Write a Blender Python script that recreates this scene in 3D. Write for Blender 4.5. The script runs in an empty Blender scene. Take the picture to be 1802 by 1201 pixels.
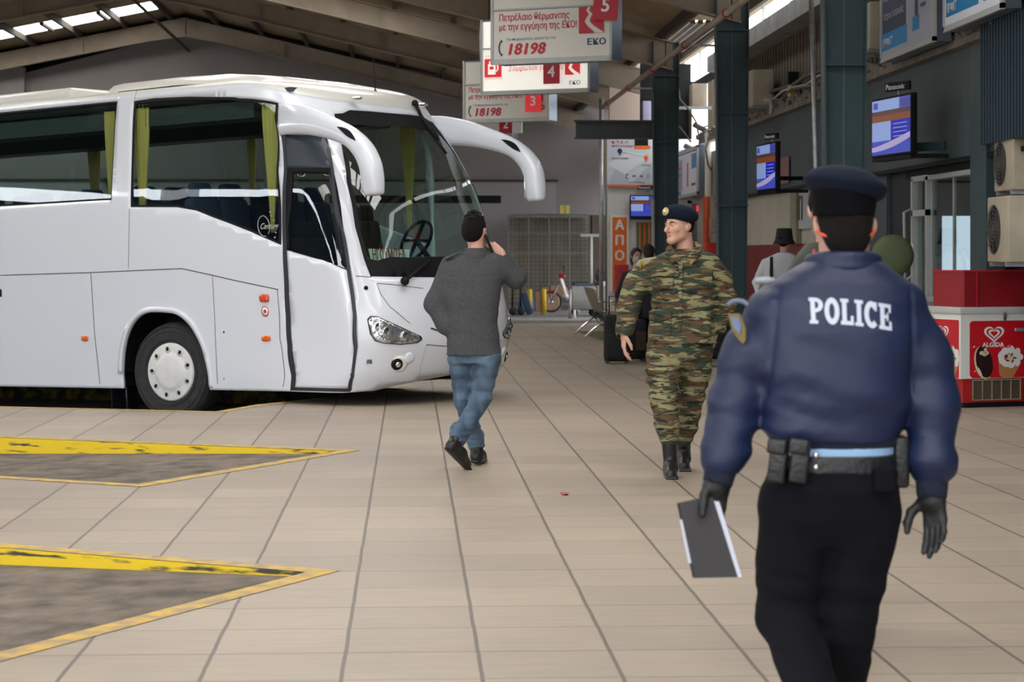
import bpy, bmesh, math, random
import numpy as np
from mathutils import Vector, Matrix, Euler
from mathutils.geometry import delaunay_2d_cdt
random.seed(7); rng = np.random.RandomState(5)
pi = math.pi
sc = bpy.context.scene
COL = sc.collection
# ------------------------------------------------------------ camera
FPX, EYE, HOR = 3624.0, 1.508, 447.0
PSI = math.atan(180.0 / FPX)
CF = (math.sin(PSI), math.cos(PSI)); CR = (math.cos(PSI), -math.sin(PSI))
cam_d = bpy.data.cameras.new('camera'); cam = bpy.data.objects.new('camera', cam_d); COL.objects.link(cam)
cam.location = (0, 0, EYE); cam.rotation_euler = (pi / 2, 0, -PSI)
cam_d.sensor_width = 36.0; cam_d.lens = FPX / 1802 * 36.0
cam_d.shift_y = -(600.5 - HOR) / 1802
cam_d.clip_start = 0.1; cam_d.clip_end = 300
cam_d.dof.use_dof = True; cam_d.dof.focus_distance = 14.6; cam_d.dof.aperture_fstop = 5.6
sc.camera = cam
# ------------------------------------------------------------ light: overcast daylight through the open sides and skylights, some of them added
w = bpy.data.worlds.new('overcast_sky'); sc.world = w; w.use_nodes = True
nt = w.node_tree; bg = nt.nodes['Background']
tc = nt.nodes.new('ShaderNodeTexCoord'); sx = nt.nodes.new('ShaderNodeSeparateXYZ'); cr = nt.nodes.new('ShaderNodeValToRGB')
nt.links.new(tc.outputs['Generated'], sx.inputs[0]); nt.links.new(sx.outputs['Z'], cr.inputs[0]); nt.links.new(cr.outputs[0], bg.inputs[0])
cr.color_ramp.elements[0].position = 0.0; cr.color_ramp.elements[0].color = (0.30, 0.29, 0.28, 1)
cr.color_ramp.elements[1].position = 0.03; cr.color_ramp.elements[1].color = (0.86, 0.93, 1.0, 1)
bg.inputs[1].default_value = 2.6
sun_d = bpy.data.lights.new('soft_daylight', 'SUN'); sun_d.energy = 1.6; sun_d.angle = math.radians(35); sun_d.color = (1, .97, .93)
sun = bpy.data.objects.new('soft_daylight', sun_d); COL.objects.link(sun)
sun.rotation_euler = Vector((0.62, 0.62, -0.36)).to_track_quat('-Z', 'Y').to_euler()
sc.view_settings.view_transform = 'Standard'; sc.view_settings.look = 'None'
sc.view_settings.exposure = 0.25; sc.view_settings.gamma = 1.0; sc.view_settings.use_curve_mapping = False

# ------------------------------------------------------------ coordinates
def W(xc, Z, z=0.0):            # camera-frame lateral / distance -> world
    return Vector((xc * CR[0] + Z * CF[0], xc * CR[1] + Z * CF[1], z))
def PX(px, py, Z):              # point seen at px,py at distance Z
    return W((px - 901) / FPX * Z, Z, EYE + (HOR - py) / FPX * Z)
def G(px, py):                  # point of the floor seen at px,py
    Z = FPX * EYE / (py - HOR); return W((px - 901) / FPX * Z, Z, 0)
def WALLX(px, py, a):           # point of the vertical plane x=a
    k = (px - 901) / FPX; Z = a / (k * CR[0] + CF[0]); return W(k * Z, Z, EYE + (HOR - py) / FPX * Z)
def WALLY(px, py, b):           # point of the vertical plane y=b
    k = (px - 901) / FPX; Z = b / (k * CR[1] + CF[1]); return W(k * Z, Z, EYE + (HOR - py) / FPX * Z)

# ------------------------------------------------------------ materials
def mat(name, col=(.5, .5, .5), rough=.5, metal=0., var=.0, vscale=8., bump=0., bscale=40., spec=.5, emit=None, estr=1., coat=0., sheen=0., hue=None, stretch=None, alpha=None):
    m = bpy.data.materials.new(name); m.use_nodes = True; n = m.node_tree; b = n.nodes['Principled BSDF']
    b.inputs['Base Color'].default_value = (*col, 1); b.inputs['Roughness'].default_value = rough
    b.inputs['Metallic'].default_value = metal; b.inputs['Specular IOR Level'].default_value = spec
    b.inputs['Coat Weight'].default_value = coat; b.inputs['Coat Roughness'].default_value = .05
    if sheen: b.inputs['Sheen Weight'].default_value = sheen
    if emit: b.inputs['Emission Color'].default_value = (*emit, 1); b.inputs['Emission Strength'].default_value = estr
    if var or bump:
        t = n.nodes.new('ShaderNodeTexCoord'); mp = n.nodes.new('ShaderNodeMapping'); n.links.new(t.outputs['Object'], mp.inputs[0])
        if stretch: mp.inputs['Scale'].default_value = stretch
    if var:
        no = n.nodes.new('ShaderNodeTexNoise'); no.inputs['Scale'].default_value = vscale; no.inputs['Detail'].default_value = 5
        n.links.new(mp.outputs[0], no.inputs[0])
        r = n.nodes.new('ShaderNodeValToRGB'); n.links.new(no.outputs[0], r.inputs[0])
        c2 = hue or tuple(min(1, c * (1 + var)) for c in col); c1 = tuple(c * (1 - var) for c in col)
        r.color_ramp.elements[0].position = .3; r.color_ramp.elements[1].position = .7
        r.color_ramp.elements[0].color = (*c1, 1); r.color_ramp.elements[1].color = (*c2, 1)
        n.links.new(r.outputs[0], b.inputs['Base Color'])
    if bump:
        nb = n.nodes.new('ShaderNodeTexNoise'); nb.inputs['Scale'].default_value = bscale; n.links.new(mp.outputs[0], nb.inputs[0])
        bp = n.nodes.new('ShaderNodeBump'); bp.inputs['Strength'].default_value = bump; bp.inputs['Distance'].default_value = .01
        n.links.new(nb.outputs[0], bp.inputs['Height']); n.links.new(bp.outputs[0], b.inputs['Normal'])
    return m
def srgb(r, g, b): return tuple(((c / 255) / 12.92 if c / 255 <= .04045 else ((c / 255 + .055) / 1.055) ** 2.4) for c in (r, g, b))
def glass_mat(name, tint, rough=.0, base=.06):
    m = bpy.data.materials.new(name); m.use_nodes = True; n = m.node_tree; n.nodes.clear()
    o = n.nodes.new('ShaderNodeOutputMaterial'); mx = n.nodes.new('ShaderNodeMixShader'); tr = n.nodes.new('ShaderNodeBsdfTransparent')
    gl = n.nodes.new('ShaderNodeBsdfGlossy'); fr = n.nodes.new('ShaderNodeFresnel'); ma = n.nodes.new('ShaderNodeMath')
    tr.inputs[0].default_value = (*tint, 1); gl.inputs['Roughness'].default_value = rough; fr.inputs[0].default_value = 1.5
    ma.operation = 'ADD'; ma.inputs[1].default_value = base
    ge = n.nodes.new('ShaderNodeNewGeometry'); mi = n.nodes.new('ShaderNodeMapRange'); mi.inputs[3].default_value = 1.5; mi.inputs[4].default_value = 1 / 1.5
    n.links.new(ge.outputs['Backfacing'], mi.inputs[0]); n.links.new(mi.outputs[0], fr.inputs[0])      # same reflectance from both sides of a thin pane
    n.links.new(fr.outputs[0], ma.inputs[0]); n.links.new(ma.outputs[0], mx.inputs[0]); n.links.new(tr.outputs[0], mx.inputs[1]); n.links.new(gl.outputs[0], mx.inputs[2])
    n.links.new(mx.outputs[0], o.inputs[0]); return m
M = {}
M['bus_white'] = mat('bus_white_paint', srgb(222, 227, 237), .22, coat=.6, spec=.5)
M['bus_roof'] = mat('bus_roof_paint', srgb(216, 215, 209), .3, coat=.4)
M['black_trim'] = mat('black_rubber_trim', (.02, .024, .032), .45)
M['dark_panel'] = mat('dark_blue_grey_panel', (.035, .045, .065), .4)
M['seam'] = mat('panel_gap', (.06, .06, .07), .7)
M['bus_glass'] = glass_mat('tinted_bus_glass', (.62, .74, .72), base=.035)
M['wind_glass'] = glass_mat('windscreen_glass', (.55, .70, .64), base=.03)
M['clear_glass'] = glass_mat('clear_glass', (.80, .88, .86), base=.03)
M['rubber'] = mat('tyre_rubber', (.028, .028, .03), .8, bump=.2, bscale=60, var=.25, vscale=14)
M['hub'] = mat('white_hub_plastic', srgb(222, 223, 222), .4, var=.06)
M['curtain'] = mat('lime_curtain', srgb(222, 198, 112), .9)
M['seat_blue'] = mat('seat_dark_blue', srgb(42, 55, 82), .85, var=.2, vscale=30)
M['interior'] = mat('bus_interior_grey', srgb(96, 104, 104), .8)
M['dash'] = mat('dash_dark_green_grey', srgb(58, 68, 66), .7)
M['amber'] = mat('amber_lens', srgb(225, 105, 20), .25, coat=.5)
M['redlens'] = mat('red_orange_lens', srgb(214, 78, 38), .25, coat=.5)
M['chrome'] = mat('chrome', (.8, .8, .8), .12, 1.0)
M['steel'] = mat('brushed_steel', (.46, .45, .43), .38, 1.0, var=.12, vscale=6)
M['galv'] = mat('galvanised_metal', (.42, .43, .44), .45, .7, var=.15, vscale=12)
M['white'] = mat('white_plastic', srgb(232, 232, 228), .45)
M['red'] = mat('signal_red', srgb(196, 38, 38), .5)
M['darkred'] = mat('dark_red_metal', srgb(146, 28, 36), .4, var=.12, vscale=3)
M['orange'] = mat('orange_paint', srgb(238, 112, 28), .5)
M['orange_tube'] = mat('orange_red_tube', srgb(196, 74, 30), .5)
M['blue'] = mat('plate_blue', srgb(30, 80, 190), .5)
M['yellow'] = mat('yellow_paint', srgb(226, 186, 20), .6, var=.15, vscale=14)
M['black'] = mat('matt_black', (.008, .008, .009), .6, spec=.2)
M['blackfab'] = mat('black_fabric', (.012, .012, .014), .85, bump=.3, bscale=120)
M['lens'] = mat('headlamp_lens', (.72, .74, .76), .06, .9, var=.5, vscale=18, bump=.6, bscale=22, coat=1)
M['concrete'] = mat('grubby_concrete', srgb(126, 116, 106), .9, var=.3, vscale=5, bump=.6, bscale=25)
M['teal'] = mat('dark_teal_steel', srgb(52, 74, 79), .42, var=.10, vscale=3)
M['tealwall'] = mat('dark_green_grey_panel', srgb(70, 84, 87), .6, var=.10, vscale=2.)
M['cream'] = mat('cream_wall', srgb(198, 192, 178), .85, var=.05, vscale=2)
M['redwall'] = mat('dull_red_paint', srgb(128, 40, 38), .6)
M['greywhite'] = mat('grey_white_frame', srgb(176, 180, 178), .5, var=.06)
M['tan'] = mat('dusty_tan_beam', srgb(150, 136, 120), .7, var=.12, vscale=2.5)
M['brownmetal'] = mat('dusty_brown_corrugated', srgb(104, 92, 78), .8, var=.2, vscale=2)
M['acbeige'] = mat('aged_ac_beige', srgb(176, 166, 146), .6, var=.12, vscale=4)
M['cable'] = mat('grey_cable', (.10, .095, .09), .6)
M['cable_white'] = mat('white_cable', (.55, .53, .50), .6)
M['skylight'] = mat('frosted_skylight_and_fill', (.9, .9, .9), .6, emit=(1, .98, .94), estr=7.)
M['skywin'] = mat('daylit_glazing', (.9, .95, 1), .4, emit=(.93, .97, 1), estr=3.2)

# ------------------------------------------------------------ tagging
def tag(o, label=None, cat=None, group=None, kind=None):
    if label: o['label'] = label
    if cat: o['category'] = cat
    if group: o['group'] = group
    if kind: o['kind'] = kind
    return o
def empty(name, loc=(0, 0, 0), rz=0., label=None, cat=None, group=None):
    o = bpy.data.objects.new(name, None); COL.objects.link(o); o.empty_display_size = .2
    o.location = loc; o.rotation_euler = (0, 0, rz); tag(o, label, cat, group); return o
def copy_tree(o, parent=None):
    c = o.copy(); COL.objects.link(c); c.parent = parent
    for ch in list(o.children): copy_tree(ch, c)
    return c

# ------------------------------------------------------------ mesh builder
class MB:
    def __init__(s): s.v = []; s.f = []; s.m = []; s.sm = []; s.mi = 0; s.smooth = False; s.T = None
    def add(s, vs, fs, mi=None, sm=None):
        b = len(s.v)
        if s.T is not None: vs = [s.T @ Vector(v) for v in vs]
        s.v.extend([tuple(v) for v in vs])
        for f in fs: s.f.append([b + i for i in f]); s.m.append(s.mi if mi is None else mi); s.sm.append(s.smooth if sm is None else sm)
        return s
    def box(s, c, d, rz=0., rx=0., ry=0., bev=0.):
        R = Euler((rx, ry, rz)).to_matrix(); c = Vector(c); hx, hy, hz = d[0] / 2, d[1] / 2, d[2] / 2
        if bev > 0:
            bm = bmesh.new(); bmesh.ops.create_cube(bm, size=1)
            for v in bm.verts: v.co = Vector((v.co.x * d[0], v.co.y * d[1], v.co.z * d[2]))
            bmesh.ops.bevel(bm, geom=bm.edges[:], offset=min(bev, min(d) * .45), segments=3, profile=.5, affect='EDGES')
            bm.verts.ensure_lookup_table()
            vs = [R @ v.co + c for v in bm.verts]; fs = [[v.index for v in f.verts] for f in bm.faces]; bm.free()
            return s.add(vs, fs, sm=True)
        vs = [R @ Vector((x, y, z)) + c for x in (-hx, hx) for y in (-hy, hy) for z in (-hz, hz)]
        return s.add(vs, [(0, 1, 3, 2), (4, 6, 7, 5), (0, 4, 5, 1), (2, 3, 7, 6), (0, 2, 6, 4), (1, 5, 7, 3)])
    def b2(s, lo, hi, **k): return s.box([(a + b) / 2 for a, b in zip(lo, hi)], [abs(b - a) for a, b in zip(lo, hi)], **k)
    def tube(s, pts, r, n=10, cap=True, closed=False, sx=1.):
        pts = [Vector(p) for p in pts]; rs = r if hasattr(r, '__len__') else [r] * len(pts); vs = []; up = None; N = len(pts)
        for i, p in enumerate(pts):
            a = pts[(i - 1) % N] if (i > 0 or closed) else p; b = pts[(i + 1) % N] if (i < N - 1 or closed) else p
            t = (b - a).normalized()
            if up is None: up = Vector((0, 0, 1)) if abs(t.z) < .9 else Vector((0, 1, 0))
            x = up.cross(t).normalized(); y = t.cross(x).normalized(); up = y
            for k in range(n):
                an = 2 * pi * k / n; vs.append(p + x * math.cos(an) * rs[i] * sx + y * math.sin(an) * rs[i])
        fs = []
        for i in range(N - 1 + (1 if closed else 0)):
            for k in range(n): j = (i + 1) % N; fs.append((i * n + k, i * n + (k + 1) % n, j * n + (k + 1) % n, j * n + k))
        s.add(vs, fs, sm=True)
        if cap and not closed:
            s.add(vs[:n], [tuple(range(n))[::-1]], sm=False); s.add(vs[-n:], [tuple(range(n))], sm=False)
        return s
    def bar(s, a, b, w, h=None):
        a = Vector(a); b = Vector(b); h = h or w; t = (b - a).normalized(); up = Vector((0, 0, 1)) if abs(t.z) < .95 else Vector((0, 1, 0))
        x = t.cross(up).normalized() * w / 2; y = x.cross(t).normalized() * h / 2
        vs = [p + i * x + j * y for p in (a, b) for i, j in ((-1, -1), (1, -1), (1, 1), (-1, 1))]
        return s.add(vs, [(3, 2, 1, 0), (4, 5, 6, 7), (0, 1, 5, 4), (1, 2, 6, 5), (2, 3, 7, 6), (3, 0, 4, 7)])
    def lathe(s, prof, n=32, axis='Z', c=(0, 0, 0), cap=True):
        vs = []; c = Vector(c)
        for r, h in prof:
            for k in range(n):
                a = 2 * pi * k / n; x, y = r * math.cos(a), r * math.sin(a)
                vs.append(c + Vector({'Z': (x, y, h), 'Y': (x, h, -y), 'X': (h, x, y)}[axis]))
        fs = []
        for i in range(len(prof) - 1):
            for k in range(n): fs.append((i * n + k, i * n + (k + 1) % n, (i + 1) * n + (k + 1) % n, (i + 1) * n + k))
        if cap:
            fs.append(tuple(range(n))[::-1]); fs.append(tuple(range((len(prof) - 1) * n, len(prof) * n)))
        return s.add(vs, fs, sm=True)
    def prism(s, poly, h0, h1, plane='XY'):      # closed polygon extruded
        f = {'XY': lambda a, b, h: (a, b, h), 'XZ': lambda a, b, h: (a, h, b), 'YZ': lambda a, b, h: (h, a, b)}[plane]
        n = len(poly); vs = [f(a, b, h0) for a, b in poly] + [f(a, b, h1) for a, b in poly]
        return s.add(vs, [tuple(range(n))[::-1], tuple(range(n, 2 * n))] + [(i, (i + 1) % n, n + (i + 1) % n, n + i) for i in range(n)])
    def quad(s, a, b, c, d): return s.add([a, b, c, d], [(0, 1, 2, 3)])
    def sphere(s, c, r, n=16, m=10):
        r = r if hasattr(r, '__len__') else (r, r, r); vs = []; fs = []
        for i in range(m + 1):
            for k in range(n): a, b = pi * i / m, 2 * pi * k / n; vs.append((c[0] + r[0] * math.sin(a) * math.cos(b), c[1] + r[1] * math.sin(a) * math.sin(b), c[2] + r[2] * math.cos(a)))
        for i in range(m):
            for k in range(n): fs.append((i * n + k, (i + 1) * n + k, (i + 1) * n + (k + 1) % n, i * n + (k + 1) % n))
        return s.add(vs, fs, sm=True)
    def build(s, name, mats, parent=None, clean=True, shade_auto=False):
        me = bpy.data.meshes.new(name); me.from_pydata(s.v, [], s.f)
        if not isinstance(mats, (list, tuple)): mats = [mats]
        for m in mats: me.materials.append(m)
        me.polygons.foreach_set('material_index', s.m); me.polygons.foreach_set('use_smooth', s.sm)
        me.validate()
        if clean:
            bm = bmesh.new(); bm.from_mesh(me); bmesh.ops.remove_doubles(bm, verts=bm.verts, dist=1e-5)
            bmesh.ops.recalc_face_normals(bm, faces=bm.faces)
            if shade_auto:
                for e in bm.edges:
                    if len(e.link_faces) == 2 and e.calc_face_angle(0) > .6: e.smooth = False
            bm.to_mesh(me); bm.free()
        me.update()
        o = bpy.data.objects.new(name, me); COL.objects.link(o)
        if parent is not None: o.parent = parent
        return o
def frame(o, x, y, z):          # matrix from axes
    m = Matrix.Identity(4)
    for i, a in enumerate((x, y, z)):
        for j in range(3): m[j][i] = a[j]
    for j in range(3): m[j][3] = o[j]
    return m
def text_mesh(txt, size, T, name, material, parent=None, bold=.0, shear=0., depth=.002, align='LEFT', sx=1., space=1.):
    cu = bpy.data.curves.new(name, 'FONT'); cu.body = txt; cu.size = size; cu.extrude = depth; cu.shear = shear
    cu.align_x = align; cu.space_character = space; cu.resolution_u = 3
    o = bpy.data.objects.new(name, cu); COL.objects.link(o); bpy.context.view_layer.update()
    me = bpy.data.meshes.new_from_object(o.evaluated_get(bpy.context.evaluated_depsgraph_get()))
    bpy.data.objects.remove(o)
    if bold:        # heavier strokes: the same glyphs repeated a hair apart
        bm = bmesh.new()
        for k, (dx, dy) in enumerate(((-1, 0), (1, 0), (0, .6), (0, -.6))):
            m2 = me.copy(); m2.transform(Matrix.Translation((dx * bold * size, dy * bold * size, k * .0006))); bm.from_mesh(m2); bpy.data.meshes.remove(m2)
        bm.to_mesh(me); bm.free()
    me.transform(Matrix.Diagonal((sx, 1, 1, 1))); me.transform(T); me.materials.clear(); me.materials.append(material); me.name = name
    ob = bpy.data.objects.new(name, me); COL.objects.link(ob)
    if parent is not None: ob.parent = parent
    return ob
def pip(px, py, poly):
    inside = np.zeros(len(px), bool); n = len(poly)
    for i in range(n):
        x0, y0 = poly[i]; x1, y1 = poly[(i + 1) % n]
        if y0 == y1: continue
        c = ((y0 > py) != (y1 > py)) & (px < (x1 - x0) * (py - y0) / (y1 - y0) + x0); inside ^= c
    return inside
def resample(poly, step):
    out = []
    for i in range(len(poly)):
        a = np.array(poly[i], float); b = np.array(poly[(i + 1) % len(poly)], float); n = max(1, int(math.ceil(np.linalg.norm(b - a) / step)))
        for k in range(n): out.append(tuple(a + (b - a) * k / n))
    return out
def fill2d(outer, holes=(), step=.08):
    loops = [resample(outer, step)] + [resample(h, step) for h in holes]; vs = []; ed = []
    for L in loops:
        b = len(vs); vs += L; ed += [(b + i, b + (i + 1) % len(L)) for i in range(len(L))]
    A = np.array(outer); x0, y0 = A.min(0); x1, y1 = A.max(0)
    gx, gy = np.meshgrid(np.arange(x0 + step / 2, x1, step), np.arange(y0 + step / 2, y1, step)); gx = gx.ravel(); gy = gy.ravel()
    ok = pip(gx, gy, outer)
    for h in holes: ok &= ~pip(gx, gy, h)
    B = np.array(vs)
    if ok.any():
        P = np.stack([gx[ok], gy[ok]], 1); d = np.full(len(P), 9.)
        for q in B: d = np.minimum(d, np.hypot(P[:, 0] - q[0], P[:, 1] - q[1]))
        vs += [tuple(p) for p in P[d > step * .35]]
    r = delaunay_2d_cdt([Vector(v) for v in vs], ed, [], 0, 1e-6); V = np.array([tuple(v) for v in r[0]]); F = [list(f) for f in r[2]]
    c = np.array([V[f].mean(0) for f in F]); ok = pip(c[:, 0], c[:, 1], outer)
    for h in holes: ok &= ~pip(c[:, 0], c[:, 1], h)
    return V, [F[i] for i in np.nonzero(ok)[0]], loops
M['outglow'] = mat('outdoor_band', (.9, .95, 1), .4, emit=(.86, .93, 1), estr=9.)
# ============================================================ SETTING
def floor_material():
    m = bpy.data.materials.new('platform_paving'); m.use_nodes = True; n = m.node_tree; b = n.nodes['Principled BSDF']; L = n.links.new
    def N(t, **k):
        x = n.nodes.new(t)
        for a, v in k.items(): setattr(x, a, v)
        return x
    def MA(op, a, c=None, d=None):
        x = N('ShaderNodeMath', operation=op)
        for i, q in enumerate((a, c, d)):
            if q is None: continue
            if isinstance(q, (int, float)): x.inputs[i].default_value = q
            else: L(q, x.inputs[i])
        return x.outputs[0]
    tc = N('ShaderNodeTexCoord'); s = N('ShaderNodeSeparateXYZ'); L(tc.outputs['Object'], s.inputs[0]); X, Y = s.outputs[0], s.outputs[1]
    nz = N('ShaderNodeTexNoise'); nz.inputs['Scale'].default_value = 3; L(tc.outputs['Object'], nz.inputs[0])
    wob = MA('MULTIPLY', MA('SUBTRACT', nz.outputs[0], .5), .009)
    ux = MA('DIVIDE', MA('SUBTRACT', MA('ADD', X, wob), .258), .5); uy = MA('DIVIDE', MA('SUBTRACT', MA('ADD', Y, wob), .30), .5)
    fx, fy = MA('FRACT', ux), MA('FRACT', uy)
    dx = MA('MULTIPLY', MA('MINIMUM', fx, MA('SUBTRACT', 1, fx)), .5); dy = MA('MULTIPLY', MA('MINIMUM', fy, MA('SUBTRACT', 1, fy)), .5)
    jx = MA('LESS_THAN', dx, .0078); jy = MA('LESS_THAN', dy, .005)
    # weaker cross joints on some rows
    wn = N('ShaderNodeTexWhiteNoise', noise_dimensions='3D'); cmb = N('ShaderNodeCombineXYZ'); L(MA('FLOOR', ux), cmb.inputs[0]); L(MA('FLOOR', uy), cmb.inputs[1]); L(cmb.outputs[0], wn.inputs[0])
    wr = N('ShaderNodeTexWhiteNoise', noise_dimensions='1D'); L(MA('ROUND', uy), wr.inputs['W'])
    jyw = MA('MULTIPLY', jy, MA('ADD', MA('MULTIPLY', wr.outputs[0], .55), .35))
    j = MA('MAXIMUM', MA('MULTIPLY', jx, .8), jyw)
    # base colour: beige with per-tile tint and streaks
    mp = N('ShaderNodeMapping'); mp.inputs['Scale'].default_value = (2.2, 16, 1); L(tc.outputs['Object'], mp.inputs[0])
    st = N('ShaderNodeTexNoise'); st.inputs['Scale'].default_value = 1.6; st.inputs['Detail'].default_value = 6; L(mp.outputs[0], st.inputs[0])
    bl = N('ShaderNodeTexNoise'); bl.inputs['Scale'].default_value = .55; bl.inputs['Detail'].default_value = 4; L(tc.outputs['Object'], bl.inputs[0])
    v = MA('ADD', MA('ADD', MA('MULTIPLY', wn.outputs[0], .22), MA('MULTIPLY', st.outputs[0], .75)), MA('MULTIPLY', bl.outputs[0], .65))
    r = N('ShaderNodeValToRGB'); L(MA('DIVIDE', v, 1.7), r.inputs[0]); e = r.color_ramp.elements
    e[0].position = .25; e[0].color = (*srgb(136, 125, 113), 1); e[1].position = .75; e[1].color = (*srgb(184, 168, 149), 1)
    mx = N('ShaderNodeMix', data_type='RGBA'); L(j, mx.inputs[0]); L(r.outputs[0], mx.inputs[6]); mx.inputs[7].default_value = (*srgb(74, 68, 62), 1)
    L(mx.outputs[2], b.inputs['Base Color'])
    rr = N('ShaderNodeMapRange'); L(st.outputs[0], rr.inputs[0]); rr.inputs[3].default_value = .36; rr.inputs[4].default_value = .58; L(rr.outputs[0], b.inputs['Roughness'])
    bp = N('ShaderNodeBump'); bp.inputs['Strength'].default_value = .25; bp.inputs['Distance'].default_value = .004
    L(MA('SUBTRACT', MA('MULTIPLY', st.outputs[0], .6), MA('MULTIPLY', j, 1.5)), bp.inputs['Height']); L(bp.outputs[0], b.inputs['Normal'])
    b.inputs['Specular IOR Level'].default_value = .45
    return m
M['floor'] = floor_material()
M['asphalt'] = mat('worn_asphalt', srgb(92, 84, 76), .9, var=.28, vscale=5, bump=.8, bscale=60, hue=srgb(128, 116, 104))
M['road'] = mat('pale_concrete_road', srgb(150, 146, 142), .8, var=.12, vscale=2)
def worn_yellow(name, c1, c2, lo, hi, sc_):
    m = mat(name, c1, .65); n = m.node_tree; b = n.nodes['Principled BSDF']; t = n.nodes.new('ShaderNodeTexCoord')
    a = n.nodes.new('ShaderNodeTexNoise'); a.inputs['Scale'].default_value = sc_; a.inputs['Detail'].default_value = 8; n.links.new(t.outputs['Object'], a.inputs[0])
    r = n.nodes.new('ShaderNodeValToRGB'); n.links.new(a.outputs[0], r.inputs[0]); e = r.color_ramp.elements
    e[0].position = lo; e[0].color = (*c2, 1); e[1].position = hi; e[1].color = (*c1, 1); n.links.new(r.outputs[0], b.inputs['Base Color']); return m
M['yel_curb'] = worn_yellow('chipped_yellow_kerb', srgb(232, 198, 26), srgb(64, 62, 60), .36, .44, 1.)
_n = M['yel_curb'].node_tree; _t = [x for x in _n.nodes if x.type == 'TEX_COORD'][0]; _m = _n.nodes.new('ShaderNodeMapping'); _m.inputs['Scale'].default_value = (3.2, 3.2, 26); _n.links.new(_t.outputs['Object'], _m.inputs[0])
_n.links.new(_m.outputs[0], [x for x in _n.nodes if x.type == 'TEX_NOISE'][0].inputs[0])
M['yel_line'] = worn_yellow('faded_yellow_line', srgb(204, 168, 70), srgb(158, 138, 106), .38, .60, 9)
def offset_poly(P, d):        # inset open chain/closed polygon (list of 2D) by d to the left of travel
    n = len(P); out = []
    for i in range(n):
        a, b, c = np.array(P[i - 1]), np.array(P[i]), np.array(P[(i + 1) % n])
        u = (b - a) / np.linalg.norm(b - a); v = (c - b) / np.linalg.norm(c - b)
        nu = np.array((-u[1], u[0])); nv = np.array((-v[1], v[0])); m = nu + nv; m /= max(1e-6, (m @ nu)); 
        if np.linalg.norm(m) > 4: m = m / np.linalg.norm(m) * 4
        out.append(tuple(b + m * d))
    return out
def cam2(p): q = W(p[0], p[1]); return (q.x, q.y)
def bay(apex, corner, near_dir, far_dir, mid=None, L=8.5):
    a = np.array(apex); c = np.array(corner); nd = np.array(near_dir); nd = nd / np.linalg.norm(nd); fd = np.array(far_dir); fd = fd / np.linalg.norm(fd)
    pts = [a, a + fd * L, c + nd * L, c]          # counter clockwise: apex, far-left, near-left, near corner
    if mid is not None: pts.append(np.array(mid))
    return [cam2(p) for p in pts]
bays = [(bay((-.813, 9.79), (-2.04, 7.30), (-.90, .44), (-1.85, .92)), -.02, .036, 'nearest the camera'),
        (bay((-1.16, 15.79), (-2.39, 13.30), (-1.04, .50), (-3.07, 1.23)), -.02, .036, 'second from camera'),
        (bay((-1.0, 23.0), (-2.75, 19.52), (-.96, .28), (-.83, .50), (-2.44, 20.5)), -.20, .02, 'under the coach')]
holes = []
for P, z0, sl, lab in bays:
    inner = offset_poly(P, .12); holes.append(inner)
outer = [(8, -9), (8, 44.6), (-12, 44.6), (-12, -9)]
V2, F2, _ = fill2d(outer, holes, 60)
mb = MB(); mb.add([(x, y, 0) for x, y in V2], F2); fl = mb.build('floor', M['floor']); tag(fl, kind='structure')
mb = MB()
for P, z0, sl, lab in bays:
    I = offset_poly(P, .12); a = np.array(I[0]); n = len(I)
    def zf(p):
        d = np.linalg.norm(np.array(p) - a); return z0 - sl * d
    for i in range(n):
        p, q = I[i], I[(i + 1) % n]; k = 24
        for t in range(k):
            u = np.array(p) + (np.array(q) - p) * t / k; v = np.array(p) + (np.array(q) - p) * (t + 1) / k
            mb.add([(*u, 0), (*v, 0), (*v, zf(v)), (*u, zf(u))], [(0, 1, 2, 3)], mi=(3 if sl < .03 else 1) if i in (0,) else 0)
    V2, F2, _ = fill2d(I, (), .6); mb.add([(x, y, zf((x, y))) for x, y in V2], F2, mi=2)
o = mb.build('floor_bay_pits', [M['concrete'], M['yel_curb'], M['asphalt'], worn_yellow('shaded_yellow_kerb', srgb(120, 104, 30), srgb(44, 42, 38), .46, .62, 7)]); o.name = 'floor.bays'; tag(o, kind='structure')  # kerb in the coach bay: shade under the coach put into a darker worn yellow
for P, z0, sl, lab in bays:
    I = offset_poly(P, .12); V2, F2, _ = fill2d(P, [I], 5); mb = MB(); mb.add([(x, y, .003) for x, y in V2], F2)
    tag(mb.build('painted_line', M['yel_line']), 'faded yellow line edging the wedge shaped parking bay, ' + lab, 'painted line', 'yellow bay outlines')
mb = MB().b2((-12, 44.6, -.1), (8, 46.6, .06)); tag(mb.build('trim_1', M['road']), kind='structure')
mb = MB().b2((-30, 46.6, -.2), (8, 62, -.005)); tag(mb.build('floor.road', mat('grey_back_floor', srgb(128, 124, 120), .5, var=.15, vscale=2)), kind='structure')
mb = MB().b2((-60, -40, -.9), (-12, 100, -.45)); mb.b2((-12, -40, -.9), (14, -9, -.2)); tag(mb.build('floor.outside', M['asphalt']), kind='structure')

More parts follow.
